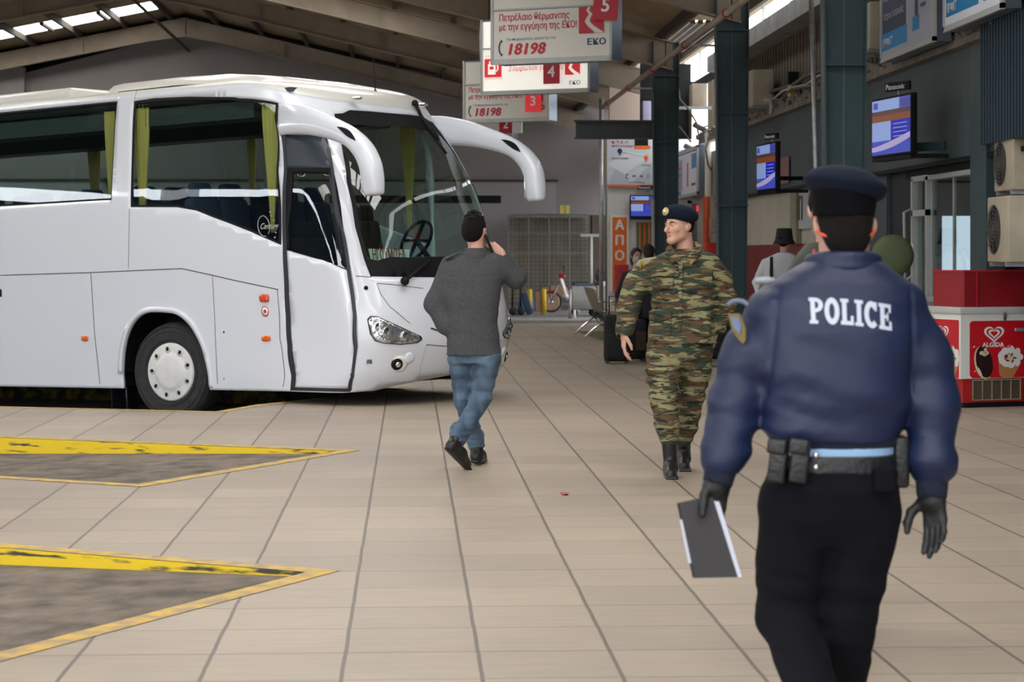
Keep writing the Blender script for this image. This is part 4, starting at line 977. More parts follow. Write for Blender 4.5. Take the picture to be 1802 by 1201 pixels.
def hand(S, wrist, dirv, palm_n, thumb_side, curl=.35, sc=1., k=.006, spread=.12, fl=None, thumb_out=.75, fat=0.):
    """adds palm, five jointed fingers. dirv: along the hand, palm_n: out of the palm, thumb_side: towards the thumb"""
    d = v3(*dirv); d /= np.linalg.norm(d); t = v3(*thumb_side); t -= d * (t @ d); t /= np.linalg.norm(t); n = np.cross(d, t); n = n if n @ v3(*palm_n) > 0 else -n
    w = v3(*wrist); P = lambda a, b, c: w + (d * a + t * b + n * c) * sc
    S.cone(P(-.02, 0, 0), P(.02, 0, 0), .027 * sc + fat, .028 * sc + fat, .012, flat=(n, .72))
    for b, L in ((.024, .084), (.008, .088), (-.009, .083), (-.025, .076)): S.cone(P(.012, b * .75, 0), P(L, b, 0), .0155 * sc + fat, .0115 * sc + fat, .012, flat=(n, .9))
    base = [(.086, .026, 0), (.090, .0085, 0), (.086, -.009, 0), (.078, -.026, 0)]; lens = [(.040, .024, .019), (.045, .028, .020), (.041, .026, .019), (.032, .020, .017)]; rad = [.0088, .0090, .0086, .0078]
    cur = curl if hasattr(curl, '__len__') else [curl * q for q in (.85, 1., 1.12, 1.25)]
    for i in range(4):
        p = P(*base[i]); side = spread * (1.4 - i) * .6; ang = 0.; pts = [p]
        for j, L in enumerate(lens[i]):
            ang += cur[i] * (.8, 1.1, .7)[j]; v = d * math.cos(ang) + n * math.sin(ang) + t * side * .5; v /= np.linalg.norm(v); p = p + v * L * sc; pts.append(p)
        S.chain(pts, [rad[i] * sc + fat, rad[i] * .97 * sc + fat, rad[i] * .9 * sc + fat, rad[i] * .74 * sc + fat], k)
    a0 = P(.022, .026, .006); a1 = a0 + (d * .62 + t * thumb_out + n * .35) * .042 * sc; a2 = a1 + (d * .85 + t * .28 * thumb_out + n * .45) * .033 * sc; a3 = a2 + (d * .95 + n * .30) * .026 * sc
    S.chain([P(.008, .012, .004), a0, a1, a2, a3], [.016 * sc + fat, .0155 * sc + fat, .0118 * sc + fat, .0105 * sc + fat, .0078 * sc + fat], .009)
def head(S, c, yaw, pitch=0., sc=1., roll=0., face=True):
    """c: centre of the skull; yaw 0 looks towards -y (the camera). Returns transform"""
    R = np.array(Euler((pitch, roll, yaw)).to_matrix()); c = v3(*c); T = lambda x, y, z: c + R @ (v3(x, y, z) * sc); Rl = [list(r) for r in R]
    S.ell(T(0, .012, .018), v3(.076, .096, .098) * sc, .01, R=Rl)          # cranium
    S.ell(T(0, -.030, -.035), v3(.061, .064, .083) * sc, .03, R=Rl)        # face
    S.cone(T(-.040, -.012, -.070), T(-.012, -.070, -.108), .024 * sc, .020 * sc, .025); S.cone(T(.040, -.012, -.070), T(.012, -.070, -.108), .024 * sc, .020 * sc, .025)   # jaw
    S.ell(T(0, -.080, -.104), v3(.022, .016, .017) * sc, .02, R=Rl)        # chin
    for s in (-1, 1):
        S.ell(T(s * .038, -.066, -.028), v3(.022, .018, .020) * sc, .02, R=Rl)   # cheekbone
        S.ell(T(s * .076, .010, -.018), v3(.008, .018, .031) * sc, .006, R=Rl); S.ell(T(s * .085, .016, -.010), v3(.006, .017, .022) * sc, .006, R=Rl)  # ear
        S.cone(T(s * .012, -.092, .012), T(s * .046, -.078, .012), .009 * sc, .008 * sc, .012)   # brow
    S.cone(T(0, -.092, .000), T(0, -.121, -.040), .0080 * sc, .0125 * sc, .008)      # nose bridge
    for s in (-1, 1): S.ell(T(s * .012, -.101, -.044), v3(.008, .010, .007) * sc, .008, R=Rl)
    if face:
        for s in (-1, 1): S.ell(T(s * .031, -.094, -.006), v3(.017, .012, .010) * sc, .010, op='s', R=Rl); 
        for s in (-1, 1): S.ell(T(s * .031, -.079, -.006), v3(.0150, .0145, .0135) * sc, .004, R=Rl); S.ell(T(s * .031, -.0935, -.0075), v3(.0105, .004, .0032) * sc, .002, op='s', R=Rl)
        S.cone(T(-.017, -.091, -.066), T(.017, -.091, -.066), .0050 * sc, .0050 * sc, .008); S.cone(T(-.014, -.091, -.0765), T(.014, -.091, -.0765), .0058 * sc, .0058 * sc, .008)
        S.cone(T(-.02, -.0985, -.0712), T(.02, -.0985, -.0712), .002 * sc, .002 * sc, .003, op='s')
    return T, Rl
def eyes(T, R, parent, sc=1.):
    for s in (-1, 1):
        e = MB().sphere(tuple(T(s * .031, -.0790, -.006)), .0118 * sc, 16, 12); o = e.build('eye', [M['eye']], parent); 
        MB().sphere(tuple(T(s * .031, -.0862, -.006)), (.0064 * sc,) * 3, 12, 8).build('iris', M['iris'], o)
        b = MB().tube([tuple(T(s * a, y, z)) for a, y, z in ((.013, -.100, .012), (.026, -.098, .0175), (.040, -.090, .017), (.048, -.082, .012))], [.0028 * sc, .0038 * sc, .0034 * sc, .0018 * sc], 8); b.build('eyebrow', M['hair_dark'], parent)
M['skin'] = mat('skin', srgb(205, 158, 138), .5, var=.05, vscale=18); M['skin'].node_tree.nodes['Principled BSDF'].inputs['Subsurface Weight'].default_value = .12
M['skin'].node_tree.nodes['Principled BSDF'].inputs['Subsurface Radius'].default_value = (.02, .008, .004)
M['lips'] = mat('lips', srgb(186, 126, 114), .5); M['eye'] = mat('eye_white', srgb(150, 135, 128), .3); M['iris'] = mat('iris', srgb(50, 34, 24), .15)
M['hair_dark'] = mat('dark_hair', srgb(19, 14, 12), .75, spec=.2, bump=.6, bscale=180, var=.35, vscale=60, stretch=(3, 3, .6)); M['hair_brown'] = mat('dark_brown_hair', srgb(42, 27, 22), .6, bump=.6, bscale=180)
M['stubble'] = mat('shadowed_skin', srgb(168, 132, 118), .6)
# ============================================================ PEOPLE
def person(px, Z, label, name='person'):
    xc = (px - 901) / FPX * Z; o = empty(name, W(xc, Z, 0), -PSI, label, 'person'); s = FPX / Z
    def J(x, y, dy=0.): 
        k = (Z + dy) / FPX; return v3((x - 901) * k - xc, dy, EYE + (HOR - y) * k)
    return o, J
def groove(xt, xb, zt_, zb, amp=.006, w=.007, back=-1):
    """a stitched seam running down the back of a garment"""
    def f(X, Y, Z):
        xs = xb + (xt - xb) * np.clip((Z - zb) / (zt_ - zb), 0, 1); m = np.clip((Z - zb) / .03, 0, 1) * np.clip((zt_ - Z) / .03, 0, 1) * (Y * back > 0)
        return amp * m * np.exp(-((X - xs) / w) ** 2)
    return f
def camo():
    m = bpy.data.materials.new('woodland_camouflage'); m.use_nodes = True; n = m.node_tree; b = n.nodes['Principled BSDF']; b.inputs['Roughness'].default_value = .9; L = n.links.new
    tc = n.nodes.new('ShaderNodeTexCoord'); prev = None; cols = [srgb(138, 132, 96), srgb(46, 62, 48), srgb(92, 70, 48), srgb(34, 36, 30)]
    base = n.nodes.new('ShaderNodeRGB'); base.outputs[0].default_value = (*cols[0], 1); prev = base.outputs[0]
    for i, (loc, sc_, thr) in enumerate((((0, 0, 0), (5.5, 5.5, 26), .50), ((5, 3, 8), (6.5, 6.5, 32), .53), ((9, 1, 4), (8, 8, 40), .60))):
        mp = n.nodes.new('ShaderNodeMapping'); mp.inputs['Location'].default_value = loc; mp.inputs['Scale'].default_value = sc_; mp.inputs['Rotation'].default_value = (0, .18 - .15 * i, .3); L(tc.outputs['Object'], mp.inputs[0])
        no = n.nodes.new('ShaderNodeTexNoise'); no.inputs['Scale'].default_value = 1.; no.inputs['Detail'].default_value = 2.5; no.inputs['Distortion'].default_value = .6; L(mp.outputs[0], no.inputs[0])
        mr = n.nodes.new('ShaderNodeMapRange'); mr.inputs[1].default_value = thr - .02; mr.inputs[2].default_value = thr + .02; L(no.outputs[0], mr.inputs[0])
        mx = n.nodes.new('ShaderNodeMix'); mx.data_type = 'RGBA'; L(mr.outputs[0], mx.inputs[0]); L(prev, mx.inputs[6]); mx.inputs[7].default_value = (*cols[i + 1], 1); prev = mx.outputs[2]
    L(prev, b.inputs['Base Color']); w_ = n.nodes.new('ShaderNodeTexNoise'); w_.inputs['Scale'].default_value = 160; L(tc.outputs['Object'], w_.inputs[0]); bp = n.nodes.new('ShaderNodeBump'); bp.inputs['Strength'].default_value = .2; bp.inputs['Distance'].default_value = .003; L(w_.outputs[0], bp.inputs['Height']); L(bp.outputs[0], b.inputs['Normal'])
    return m
M['camo'] = camo()
M['navy'] = mat('navy_nylon', srgb(18, 31, 66), .5, var=.12, vscale=6, bump=.12, bscale=140)
M['navy_knit'] = mat('navy_knit_cuff', srgb(16, 24, 46), .9, bump=.6, bscale=220)
M['trouser'] = mat('dark_navy_trousers', srgb(12, 13, 20), .95, spec=.2, var=.12, vscale=8)
M['grey_wool'] = mat('grey_wool', srgb(78, 79, 82), .95, var=.16, vscale=60, bump=.35, bscale=200, spec=.2)
M['denim'] = mat('faded_denim', srgb(50, 68, 92), .85, var=.38, vscale=7, bump=.3, bscale=200, hue=srgb(102, 126, 150), stretch=(1, 1, .6))
M['leather'] = mat('black_leather', (.010, .010, .011), .4, bump=.3, bscale=60)
M['glove'] = mat('black_glove_leather', (.010, .011, .012), .5, bump=.25, bscale=80)
M['beret'] = mat('navy_beret_wool', srgb(17, 25, 42), .95, spec=.2)
M['cap'] = mat('police_cap_cloth', srgb(17, 25, 42), .9, spec=.2); M['capband'] = mat('cap_band_black', srgb(5, 6, 10), .9, spec=.15)
M['paleblue'] = mat('pale_blue_shirt', srgb(150, 184, 222), .8)

def boot(S, heel, toe, ankle, r=.045, sole=True, up=(0, 0, 1)):
    heel, toe, ankle = v3(*heel), v3(*toe), v3(*ankle); u = v3(*up); u /= np.linalg.norm(u); d = toe - heel
    S.cone(heel + u * .045, heel + d * .45 + u * .055, .042, .045, .02); S.cone(heel + d * .45 + u * .050, toe - d * .12 + u * .032, .046, .036, .03, flat=(u, .9))
    S.cone(heel + d * .12 + u * .05, ankle, .044, r, .03)

# ------------------------------------------------------------ the soldier, walking towards the camera, looking to his right
def soldier():
    r, J = person(1187, 14.1, 'young soldier in camouflage uniform and navy beret walking towards the camera, head turned')
    hc = J(1195, 396, 0) ; yaw = math.radians(-52)
    B = SDF(); T, R = head(B, hc, yaw, 0, 1.02)
    neck0, neck1 = J(1207, 452, .03), J(1203, 415, .02); B.cone(neck0, neck1, .062, .056, .03)
    shL, shR = J(1128, 470, .02), J(1258, 462, .03); elL, elR = J(1106, 540, .0), J(1276, 530, .05); wrL, wrR = J(1098, 588, -.06), J(1258, 585, .04)
    B.loft([(1.02, .06, 0, .14, .10), (1.2, .06, 0, .15, .10), (1.42, .06, .02, .17, .09), (1.50, .06, .02, .07, .06)], .03)
    for a, b_, c_, s in ((shL, elL, wrL, -1), (shR, elR, wrR, 1)): B.cone(a + v3(-s * .06, 0, -.04), b_, .036, .034, .03); B.cone(b_, c_, .034, .026, .02)
    kn = [J(1168, 700, -.13), J(1216, 696, .10)]; an = [J(1177, 775, -.14), J(1203, 775, .24)]; hp = [J(1165, 612, 0), J(1228, 612, .03)]
    for i in (0, 1): B.cone(hp[i], kn[i], .07, .05, .03); B.cone(kn[i], an[i], .046, .036, .02)
    hand(B, wrL, (-.03, -.10, -1), (1, .2, 0), (.15, -1, 0), curl=.36, sc=1.06, thumb_out=.5)
    hand(B, wrR, (-.10, .0, -1), (-1, .2, 0), (-.1, -1, 0), curl=.5, sc=1.04, thumb_out=.5)
    def reg(x, y, z):
        q = np.stack([x, y, z], -1) - hc; Rm = np.array(R); l = q @ Rm; m = np.zeros(len(x), int)
        m[(np.abs(l[:, 0]) < .021) & (l[:, 1] < -.091) & (np.abs(l[:, 2] + .072 * 1.02) < .0085)] = 1
        m[(l[:, 2] < -.05) & (l[:, 1] < -.01) & (m == 0) & (l[:, 2] > -.135) & (np.abs(l[:, 0]) > .030)] = 2
        return m
    body = sdf_obj('body', B, .0045, [M['skin'], M['lips'], M['skin']], r, 1, reg); eyes(T, R, r, 1.02)
    # hair: short, sides and back below the beret
    Hs = SDF(); Hs.ell(T(0, .020, .010), v3(.0815, .096, .096) * 1.02, .01, R=R); Hs.ell(T(0, -.052, -.03), (.105, .075, .13), .01, op='s', R=R); Hs.ell(T(0, .0, -.14), (.12, .12, .08), .01, op='s', R=R)
    for s in (-1, 1): Hs.ell(T(s * .085, .012, -.016), (.022, .024, .038), .006, op='s', R=R)
    sdf_obj('hair', Hs, .005, M['hair_dark'], r, 1)
    # beret
    Bt = SDF(); Rb = [list(q) for q in np.array(R) @ np.array(Euler((-.10, .22, 0)).to_matrix())]
    Bt.ell(T(.006, .012, .083), (.100, .118, .055), .01, R=Rb); Bt.ell(T(0, .004, .055), (.086, .106, .030), .02, R=R); Bt.ell(T(.055, .02, .06), (.062, .09, .045), .03, R=Rb)
    Bt.ell(T(0, .01, .008), (.078, .098, .052), .01, op='s', R=R)
    be = sdf_obj('beret', Bt, .005, M['beret'], r, 1)
    c = T(-.012, -.112, .088); nrm = Vector(T(-.012, -.3, .13) - c).normalized(); x = Vector((0, 0, 1)).cross(nrm).normalized(); mb = MB(); mb.T = frame(c, x, nrm.cross(x), nrm); mb.lathe([(.028, -.01), (.028, .004), (.02, .008), (.001, .008)], 20)
    bd = mb.build('beret_badge', mat('gold_badge', srgb(206, 186, 120), .35, .6), be)
    MB().sphere(tuple(c + np.array(nrm) * .008), .012, 12, 8).build('badge_centre', mat('badge_white', srgb(215, 215, 225), .4), be)
    # jacket
    A = SDF(); cx = .055
    A.loft([(.895, cx + .005, .0, .228, .148), (.98, cx, .0, .220, .140), (1.08, cx, .0, .205, .135), (1.22, cx + .005, .0, .225, .140), (1.34, cx + .01, .01, .235, .140), (1.42, cx + .012, .02, .225, .120), (1.46, cx + .012, .03, .215, .108), (1.50, cx + .012, .03, .168, .098), (1.525, cx + .015, .03, .120, .086), (1.54, cx + .02, .035, .085, .080)], .05)
    for a, b_, c_, s in ((shL, elL, wrL, -1), (shR, elR, wrR, 1)):
        A.cone(a + v3(-s * .045, 0, -.01), a + (b_ - a) * .5, .080, .080, .06); A.cone(a + (b_ - a) * .45, b_, .081, .078, .03); A.cone(b_, b_ + (c_ - b_) * .86, .078, .064, .03); A.cone(b_ + (c_ - b_) * .88, c_ + (c_ - b_) * .0, .056, .052, .01)
        A.cone(c_ - (c_ - b_) * .02, c_ + (c_ - b_) * .5, .044, .044, .006, op='s')
    A.disp(wr(14, 10, 46, .008, 3)); A.disp(wr(-30, 18, 60, .0045, 9))
    A.cone(J(1203, 425, .03), J(1203, 380, .03), .068, .09, .01, op='s')
    # V opening of the collar
    A.cone(J(1196, 452, -.16), J(1201, 425, -.10), .012, .05, .01, op='s')
    jk = sdf_obj('jacket', A, .007, M['camo'], r, 1)
    # collar flaps, pockets, button placket
    C = SDF()
    for s, (a, b_, c_) in ((-1, (J(1178, 438, -.05), J(1184, 450, -.105), J(1196, 463, -.122))), (1, (J(1230, 436, -.04), J(1221, 450, -.105), J(1204, 463, -.122)))):
        C.cone(a, b_, .024, .030, .01, flat=((0, 1, .3), .45)); C.cone(b_, c_, .030, .010, .01, flat=((0, 1, .3), .45)); C.cone(b_ + v3(s * .02, 0, 0), c_ + v3(s * .045, 0, -.005), .020, .012, .01, flat=((0, 1, .3), .45))
    C.chain([J(1178, 437, -.045), J(1186, 430, .06), J(1205, 427, .11), J(1224, 430, .07), J(1231, 436, -.035)], [.016] * 5, .01)
    sdf_obj('collar', C, .006, M['camo'], r, 1)
    def flap(nm, pts, t=.010):
        P_ = np.array(pts); c0 = P_.mean(0); S_ = SDF(); S_.box(c0 + v3(0, .004, 0), (np.ptp(P_[:, 0]) / 2 + .006, .018, np.ptp(P_[:, 2]) / 2 + .004), .012, .01); hh = np.ptp(P_[:, 2]) / 2
        S_.box(c0 + v3(0, -.004, hh * .62), (np.ptp(P_[:, 0]) / 2 + .010, .019, hh * .36), .010, .002)
        return sdf_obj(nm, S_, .006, M['camo'], r, 1)
    flap('chest_pocket', [J(1148, 476, -.128), J(1184, 478, -.138), J(1184, 508, -.138), J(1148, 506, -.125)])
    flap('chest_pocket', [J(1217, 476, -.132), J(1252, 474, -.115), J(1252, 505, -.115), J(1217, 508, -.132)])
    flap('hip_pocket', [J(1146, 548, -.122), J(1180, 552, -.136), J(1178, 592, -.138), J(1144, 586, -.122)])
    flap('hip_pocket', [J(1212, 552, -.132), J(1246, 548, -.118), J(1250, 588, -.118), J(1212, 592, -.134)])
    S_ = SDF(); S_.chain([J(1198, 464, -.135), J(1197, 520, -.140), J(1196, 596, -.138)], [.016] * 3, .01, flat=((0, 1, 0), .5)); sdf_obj('button_placket', S_, .006, M['camo'], r, 1)
    MB().sphere(tuple(J(1127, 466, -.05)), (.010, .022, .030), 12, 8).build('shoulder_patch', mat('yellow_patch', srgb(158, 148, 66), .95, spec=.1), r)
    # trousers
    Tr = SDF()
    Tr.loft([(.74, .035, .0, .10, .10), (.80, .035, .0, .16, .125), (.86, .04, .0, .18, .13), (.96, .05, .0, .175, .13)], .04)
    for i in (0, 1):
        Tr.cone(hp[i], kn[i] * .5 + hp[i] * .5, .108, .110, .03); Tr.cone(kn[i] * .5 + hp[i] * .5, kn[i], .110, .092, .03); Tr.cone(kn[i], kn[i] * .35 + an[i] * .65, .092, .084, .03); Tr.cone(kn[i] * .35 + an[i] * .65, an[i] + v3(0, 0, .02), .080, .066, .02)
    Tr.disp(wr(12, 8, 55, .010, 5)); Tr.disp(wr(20, -10, 80, .005, 6))
    sdf_obj('trousers', Tr, .007, M['camo'], r, 1)
    for i, (heel, toe) in enumerate(((v3(*J(1180, 820, -.10)[:2], .015), v3(*J(1180, 835, -.34)[:2], .0)), (v3(*J(1203, 800, .40)[:2], .05), v3(*J(1203, 826, .14)[:2], .0)))):
        Bo = SDF(); up = np.cross(toe - heel, (1, 0, 0)); up = up if up[2] > 0 else -up
        boot(Bo, heel, toe, an[i] + v3(0, 0, .03), .055, up=up); Bo.box((heel + toe) / 2 + up / np.linalg.norm(up) * .008, (.042, .15, .012), .006, .01, R=rotm(math.atan2(-(heel - toe)[2] * -1, abs((heel - toe)[1])), 0, 0))
        sdf_obj('boot', Bo, .006, M['leather'], r, 1)
    return r
soldier()

# ------------------------------------------------------------ the man on the phone, walking away
def phone_man():
    r, J = person(830, 14.46, 'man in grey wool coat and jeans walking away, phone held at his ear')
    hc = J(836, 405, .02); B = SDF(); T, R = head(B, hc, math.radians(155), .05, 1.0, face=False)
    B.cone(J(838, 445, .0), J(838, 420, .01), .060, .055, .03)
    shL, shR = J(786, 470, .02), J(880, 458, .02); elL, elR = J(764, 535, .02), J(908, 490, .06); wrL, wrR = J(782, 575, -.02), J(884, 449, .00)
    B.loft([(1.0, 0, 0, .14, .10), (1.2, 0, 0, .15, .10), (1.40, 0, .0, .16, .09), (1.48, .02, .0, .07, .06)], .03)
    B.cone(shL + v3(.06, 0, -.03), elL, .036, .034, .03); B.cone(elL, wrL, .034, .028, .02); B.cone(shR + v3(-.06, 0, -.03), elR, .036, .034, .03); B.cone(elR, wrR, .034, .026, .02)
    hpL, hpR = J(812, 630, .03), J(858, 630, -.02); knL, knR = J(817, 705, .10), J(846, 702, .0); anL, anR = J(838, 782, .28), J(806, 772, -.18)
    for a, b_, c_ in ((hpL, knL, anL), (hpR, knR, anR)): B.cone(a, b_, .07, .05, .03); B.cone(b_, c_, .046, .035, .02)
    hand(B, wrR, (-.72, .05, .68), (-.4, .85, -.3), (-.5, -.2, -.8), curl=[.62, .68, .72, .76], sc=.98, thumb_out=.5)
    sdf_obj('body', B, .0045, [M['skin']], r, 1)
    ph = MB().box(tuple(J(860, 428, -.035)), (.020, .06, .13), ry=-.40, rx=.1, bev=.005).build('phone', M['black']); ph.location = r.location; ph.rotation_euler = (0, 0, -PSI); tag(ph, 'black mobile phone held to the ear of the man in the grey coat', 'phone')
    Hs = SDF(); Hs.ell(T(0, .018, .022), v3(.080, .100, .098), .01, R=R); Hs.ell(T(0, .055, -.02), (.070, .060, .075), .03, R=R); Hs.ell(T(0, -.085, -.04), (.11, .09, .11), .01, op='s', R=R); Hs.ell(T(0, .02, -.165), (.12, .15, .075), .02, op='s', R=R)
    for s in (-1, 1): Hs.ell(T(s * .090, .006, -.016), (.024, .026, .036), .006, op='s', R=R)
    for k in range(46):
        a, b_ = rng.rand() * 6.28, rng.rand() * 1.1; q = T(.07 * math.sin(b_) * math.cos(a), .02 + .085 * math.sin(b_) * math.sin(a), .03 + .095 * math.cos(b_)); Hs.ell(q, (.015, .016, .016), .008)
    sdf_obj('hair', Hs, .005, M['hair_dark'], r, 1)
    A = SDF()
    A.loft([(.795, .015, .0, .190, .135), (.92, .01, .0, .185, .135), (1.05, .0, .0, .182, .130), (1.2, .0, .0, .200, .135), (1.33, .0, .01, .215, .135), (1.41, .01, .01, .20, .115), (1.455, .02, .01, .135, .095), (1.50, .03, .01, .085, .085), (1.55, .032, .01, .078, .08)], .05)
    A.cone(shL + v3(.03, 0, 0), elL, .080, .066, .05); A.cone(elL, wrL, .066, .056, .04)
    A.cone(shR + v3(-.03, 0, 0), elR, .082, .074, .05); A.cone(elR, wrR * .90 + elR * .10, .068, .046, .03); A.cone(wrR * .94 + elR * .06, wrR + (wrR - elR) * .4, .040, .04, .006, op='s')
    A.disp(wr(10, 8, 26, .0045, 13)); A.disp(wr(22, 14, 40, .0025, 19)); A.disp(groove(.02, .0, 1.36, .80, .005, .005)); A.disp(lambda X, Y, Z: .005 * np.exp(-((Z - 1.345 - .05 * np.abs(X)) / .006) ** 2) * (Y < 0) * (np.abs(X) < .17)); A.cone(J(838, 428, 0), J(838, 390, 0), .062, .09, .01, op='s')
    A.cone(J(811, 600, -.17), J(812, 640, -.17), .006, .012, .008, op='s')
    sdf_obj('coat', A, .007, M['grey_wool'], r, 1)
    Cn = SDF()
    for z, rr in ((1.455, .088), (1.485, .084), (1.508, .080)): Cn.chain([v3(.030 + rr * math.sin(a), .012 - rr * math.cos(a), z) for a in np.linspace(-2.6, 2.6, 22)], [.013] * 22, .010)
    sdf_obj('coat_collar', Cn, .006, M['grey_wool'], r, 1)
    S_ = SDF(); S_.chain([J(786, 455, -.05), J(806, 446, -.04)], [.02, .02], .01, flat=((0, 0, 1), .5)); sdf_obj('shoulder_tab', S_, .006, M['grey_wool'], r, 1)
    Tr = SDF()
    Tr.loft([(.74, .02, .0, .145, .115), (.86, .02, 0, .155, .115)], .04)
    for a, b_, c_ in ((hpL, knL, anL), (hpR, knR, anR)):
        Tr.cone(a, b_, .098, .070, .03); Tr.cone(b_, c_, .070, .060, .03); Tr.cone(c_ + v3(0, 0, .06), c_ + v3(0, 0, .0), .058, .058, .01)
    Tr.disp(wr(10, 8, 60, .005, 23)); Tr.disp(wr(14, 10, 130, .0045, 25, z0=.08, z1=.36)); sdf_obj('jeans', Tr, .007, M['denim'], r, 1)
    for ank, heel, toe in ((anL, v3(*J(838, 812, .22)[:2], .012), v3(*J(850, 812, .46)[:2], .0)), (anR, J(790, 795, -.26), v3(*J(822, 824, -.10)[:2], .0))):
        Bo = SDF(); d = toe - heel; side = np.cross(d, (0, 0, 1)); up = np.cross(side, d); up /= np.linalg.norm(up); boot(Bo, heel, toe, ank + v3(0, 0, .03), .052, up=up)
        Bo.cone(heel + up * .012, toe + up * .012, .040, .036, .006, flat=(up, .32)); sdf_obj('boot', Bo, .006, M['leather'], r, 1)
    return r
phone_man()

# ------------------------------------------------------------ the police officer, back to the camera
def officer():
    r, J = person(1455, 6.04, 'police officer seen from behind in navy jacket lettered POLICE, holding a black folder')
    hc = J(1486, 392, .02); B = SDF(); T, R = head(B, hc, math.radians(178), .02, 1.02, roll=.02, face=False)
    B.cone(J(1484, 480, .02), J(1485, 425, .02), .070, .064, .03)
    shL, shR = J(1338, 545, .02), J(1612, 545, .02); elL, elR = J(1296, 700, .02), J(1640, 700, .0); wrL, wrR = J(1264, 845, -.03), J(1640, 868, -.05)
    B.loft([(.86, 0, 0, .14, .10), (1.1, 0, 0, .15, .10), (1.34, .03, .0, .17, .09), (1.44, .05, .0, .07, .06)], .03)
    B.cone(shL + v3(.07, 0, -.04), elL, .036, .034, .03); B.cone(elL, wrL, .034, .028, .02); B.cone(shR + v3(-.07, 0, -.04), elR, .036, .034, .03); B.cone(elR, wrR, .034, .028, .02)
    hpL, hpR = J(1402, 900, .0), J(1518, 900, .0); knL, knR = J(1382, 1085, .03), J(1490, 1095, .04); anL, anR = J(1455, 1275, -.28), J(1470, 1300, .20)
    for a, b_, c_ in ((hpL, knL, anL), (hpR, knR, anR)): B.cone(a, b_, .07, .05, .03); B.cone(b_, c_, .046, .035, .02)
    # feet (bare shapes inside the shoes keep the body whole)
    G_ = SDF()      # gloves
    hand(B, wrL, (-.18, -.06, -1), (.25, -1, 0), (-1, -.2, .1), curl=[.18, .15, .12, .12], sc=1.04, thumb_out=.3, fat=-.003)
    hand(B, wrR, (.10, -.08, -1), (-1, -.2, .1), (-.75, .6, 0), curl=.3, sc=1.04, thumb_out=.8, fat=-.003)
    sdf_obj('body', B, .005, [M['skin']], r, 1)
    for nm, w_, dv, pn, ts, cu, to in (('glove', wrL, (-.18, -.06, -1), (.25, -1, 0), (-1, -.2, .1), [.18, .15, .12, .12], .3), ('glove', wrR, (.10, -.08, -1), (-1, -.2, .1), (-.75, .6, 0), .3, .8)):
        G_ = SDF(); hand(G_, w_, dv, pn, ts, curl=cu, sc=1.04, thumb_out=to, fat=.0015); d = v3(*dv); d /= np.linalg.norm(d); G_.cone(w_ - d * .05, w_ + d * .02, .034, .032, .02); sdf_obj(nm, G_, .004, M['glove'], r, 1)
    Hs = SDF(); Hs.ell(T(0, .018, .016), v3(.083, .103, .100), .01, R=R); Hs.ell(T(0, .060, -.045), (.064, .052, .060), .03, R=R); Hs.ell(T(0, -.085, -.04), (.11, .09, .13), .01, op='s', R=R); Hs.ell(T(0, .02, -.180), (.13, .15, .078), .02, op='s', R=R)
    for s in (-1, 1): Hs.ell(T(s * .094, .006, -.022), (.026, .026, .040), .006, op='s', R=R)
    sdf_obj('hair', Hs, .005, M['hair_dark'], r, 1)
    # peaked cap: black band, domed navy crown sagging at the back
    Cb = SDF(); cc = J(1485, 358, .0)
    Cb.loft([(cc[2] - .040, cc[0] - .002, .0, .090, .104), (cc[2] - .01, cc[0], .0, .093, .107), (cc[2] + .045, cc[0] + .002, .0, .100, .114)], .01, pw=2.); Cb.loft([(cc[2] - .2, cc[0], 0, .083, .097), (cc[2] - .005, cc[0], 0, .083, .097)], .004, op='s', pw=2.)
    cp = sdf_obj('cap_band', Cb, .005, M['capband'], r, 1)
    Cc = SDF(); c2 = J(1487, 324, .01); Rl = rotm(-.06, .15, 0)
    Cc.ell(c2, (.121, .140, .030), .01, R=Rl); Cc.ell(c2 + v3(.004, 0, -.022), (.107, .124, .032), .03, R=Rl); Cc.ell(c2 + v3(-.004, .0, .012), (.098, .112, .040), .03, R=Rl); Cc.disp(wr(20, 20, 20, .0012, 4)); sdf_obj('cap_crown', Cc, .005, M['cap'], cp, 2)
    # reddish cord round the nape
    pts = [tuple(T(.084 * math.cos(a), .012 + .092 * math.sin(a), -.020 - .028 * math.sin(a))) for a in np.linspace(-.1, pi + .1, 24)]
    MB().tube(pts, .0045, 8).build('mask_cord', mat('coral_red_cord', srgb(232, 92, 70), .6), r)
    # bomber jacket
    A = SDF(); cx = .01
    A.loft([(.965, .018, .0, .188, .138), (1.00, .018, .0, .206, .150), (1.06, .018, .0, .222, .158), (1.16, .02, .0, .228, .158), (1.28, .028, .0, .236, .150), (1.37, .035, .01, .232, .138), (1.42, .042, .01, .205, .122), (1.455, .046, .015, .160, .108), (1.485, .05, .018, .112, .098), (1.50, .05, .018, .098, .094)], .05)
    for a, b_, c_, s in ((shL, elL, wrL, -1), (shR, elR, wrR, 1)):
        A.cone(a + v3(-s * .045, 0, -.012), a + (b_ - a) * .55, .080, .076, .05); A.cone(a + (b_ - a) * .5, b_, .077, .076, .03); A.cone(b_, b_ + (c_ - b_) * .68, .076, .070, .03); A.cone(b_ + (c_ - b_) * .66, b_ + (c_ - b_) * .78, .073, .056, .012)
    A.disp(wr(9, 7, 24, .008, 33)); A.disp(wr(-16, 9, 46, .0042, 39)); A.disp(wr(12, 12, 70, .003, 41, z0=.9, z1=1.12)); A.disp(groove(-.150, -.185, 1.44, 1.08)); A.disp(groove(.232, .235, 1.42, 1.08)); A.cone(J(1485, 445, .02), J(1485, 400, .02), .076, .085, .01, op='s');
    jk = sdf_obj('jacket', A, .0065, M['navy'], r, 2)
    Cn = SDF(); cy = .018
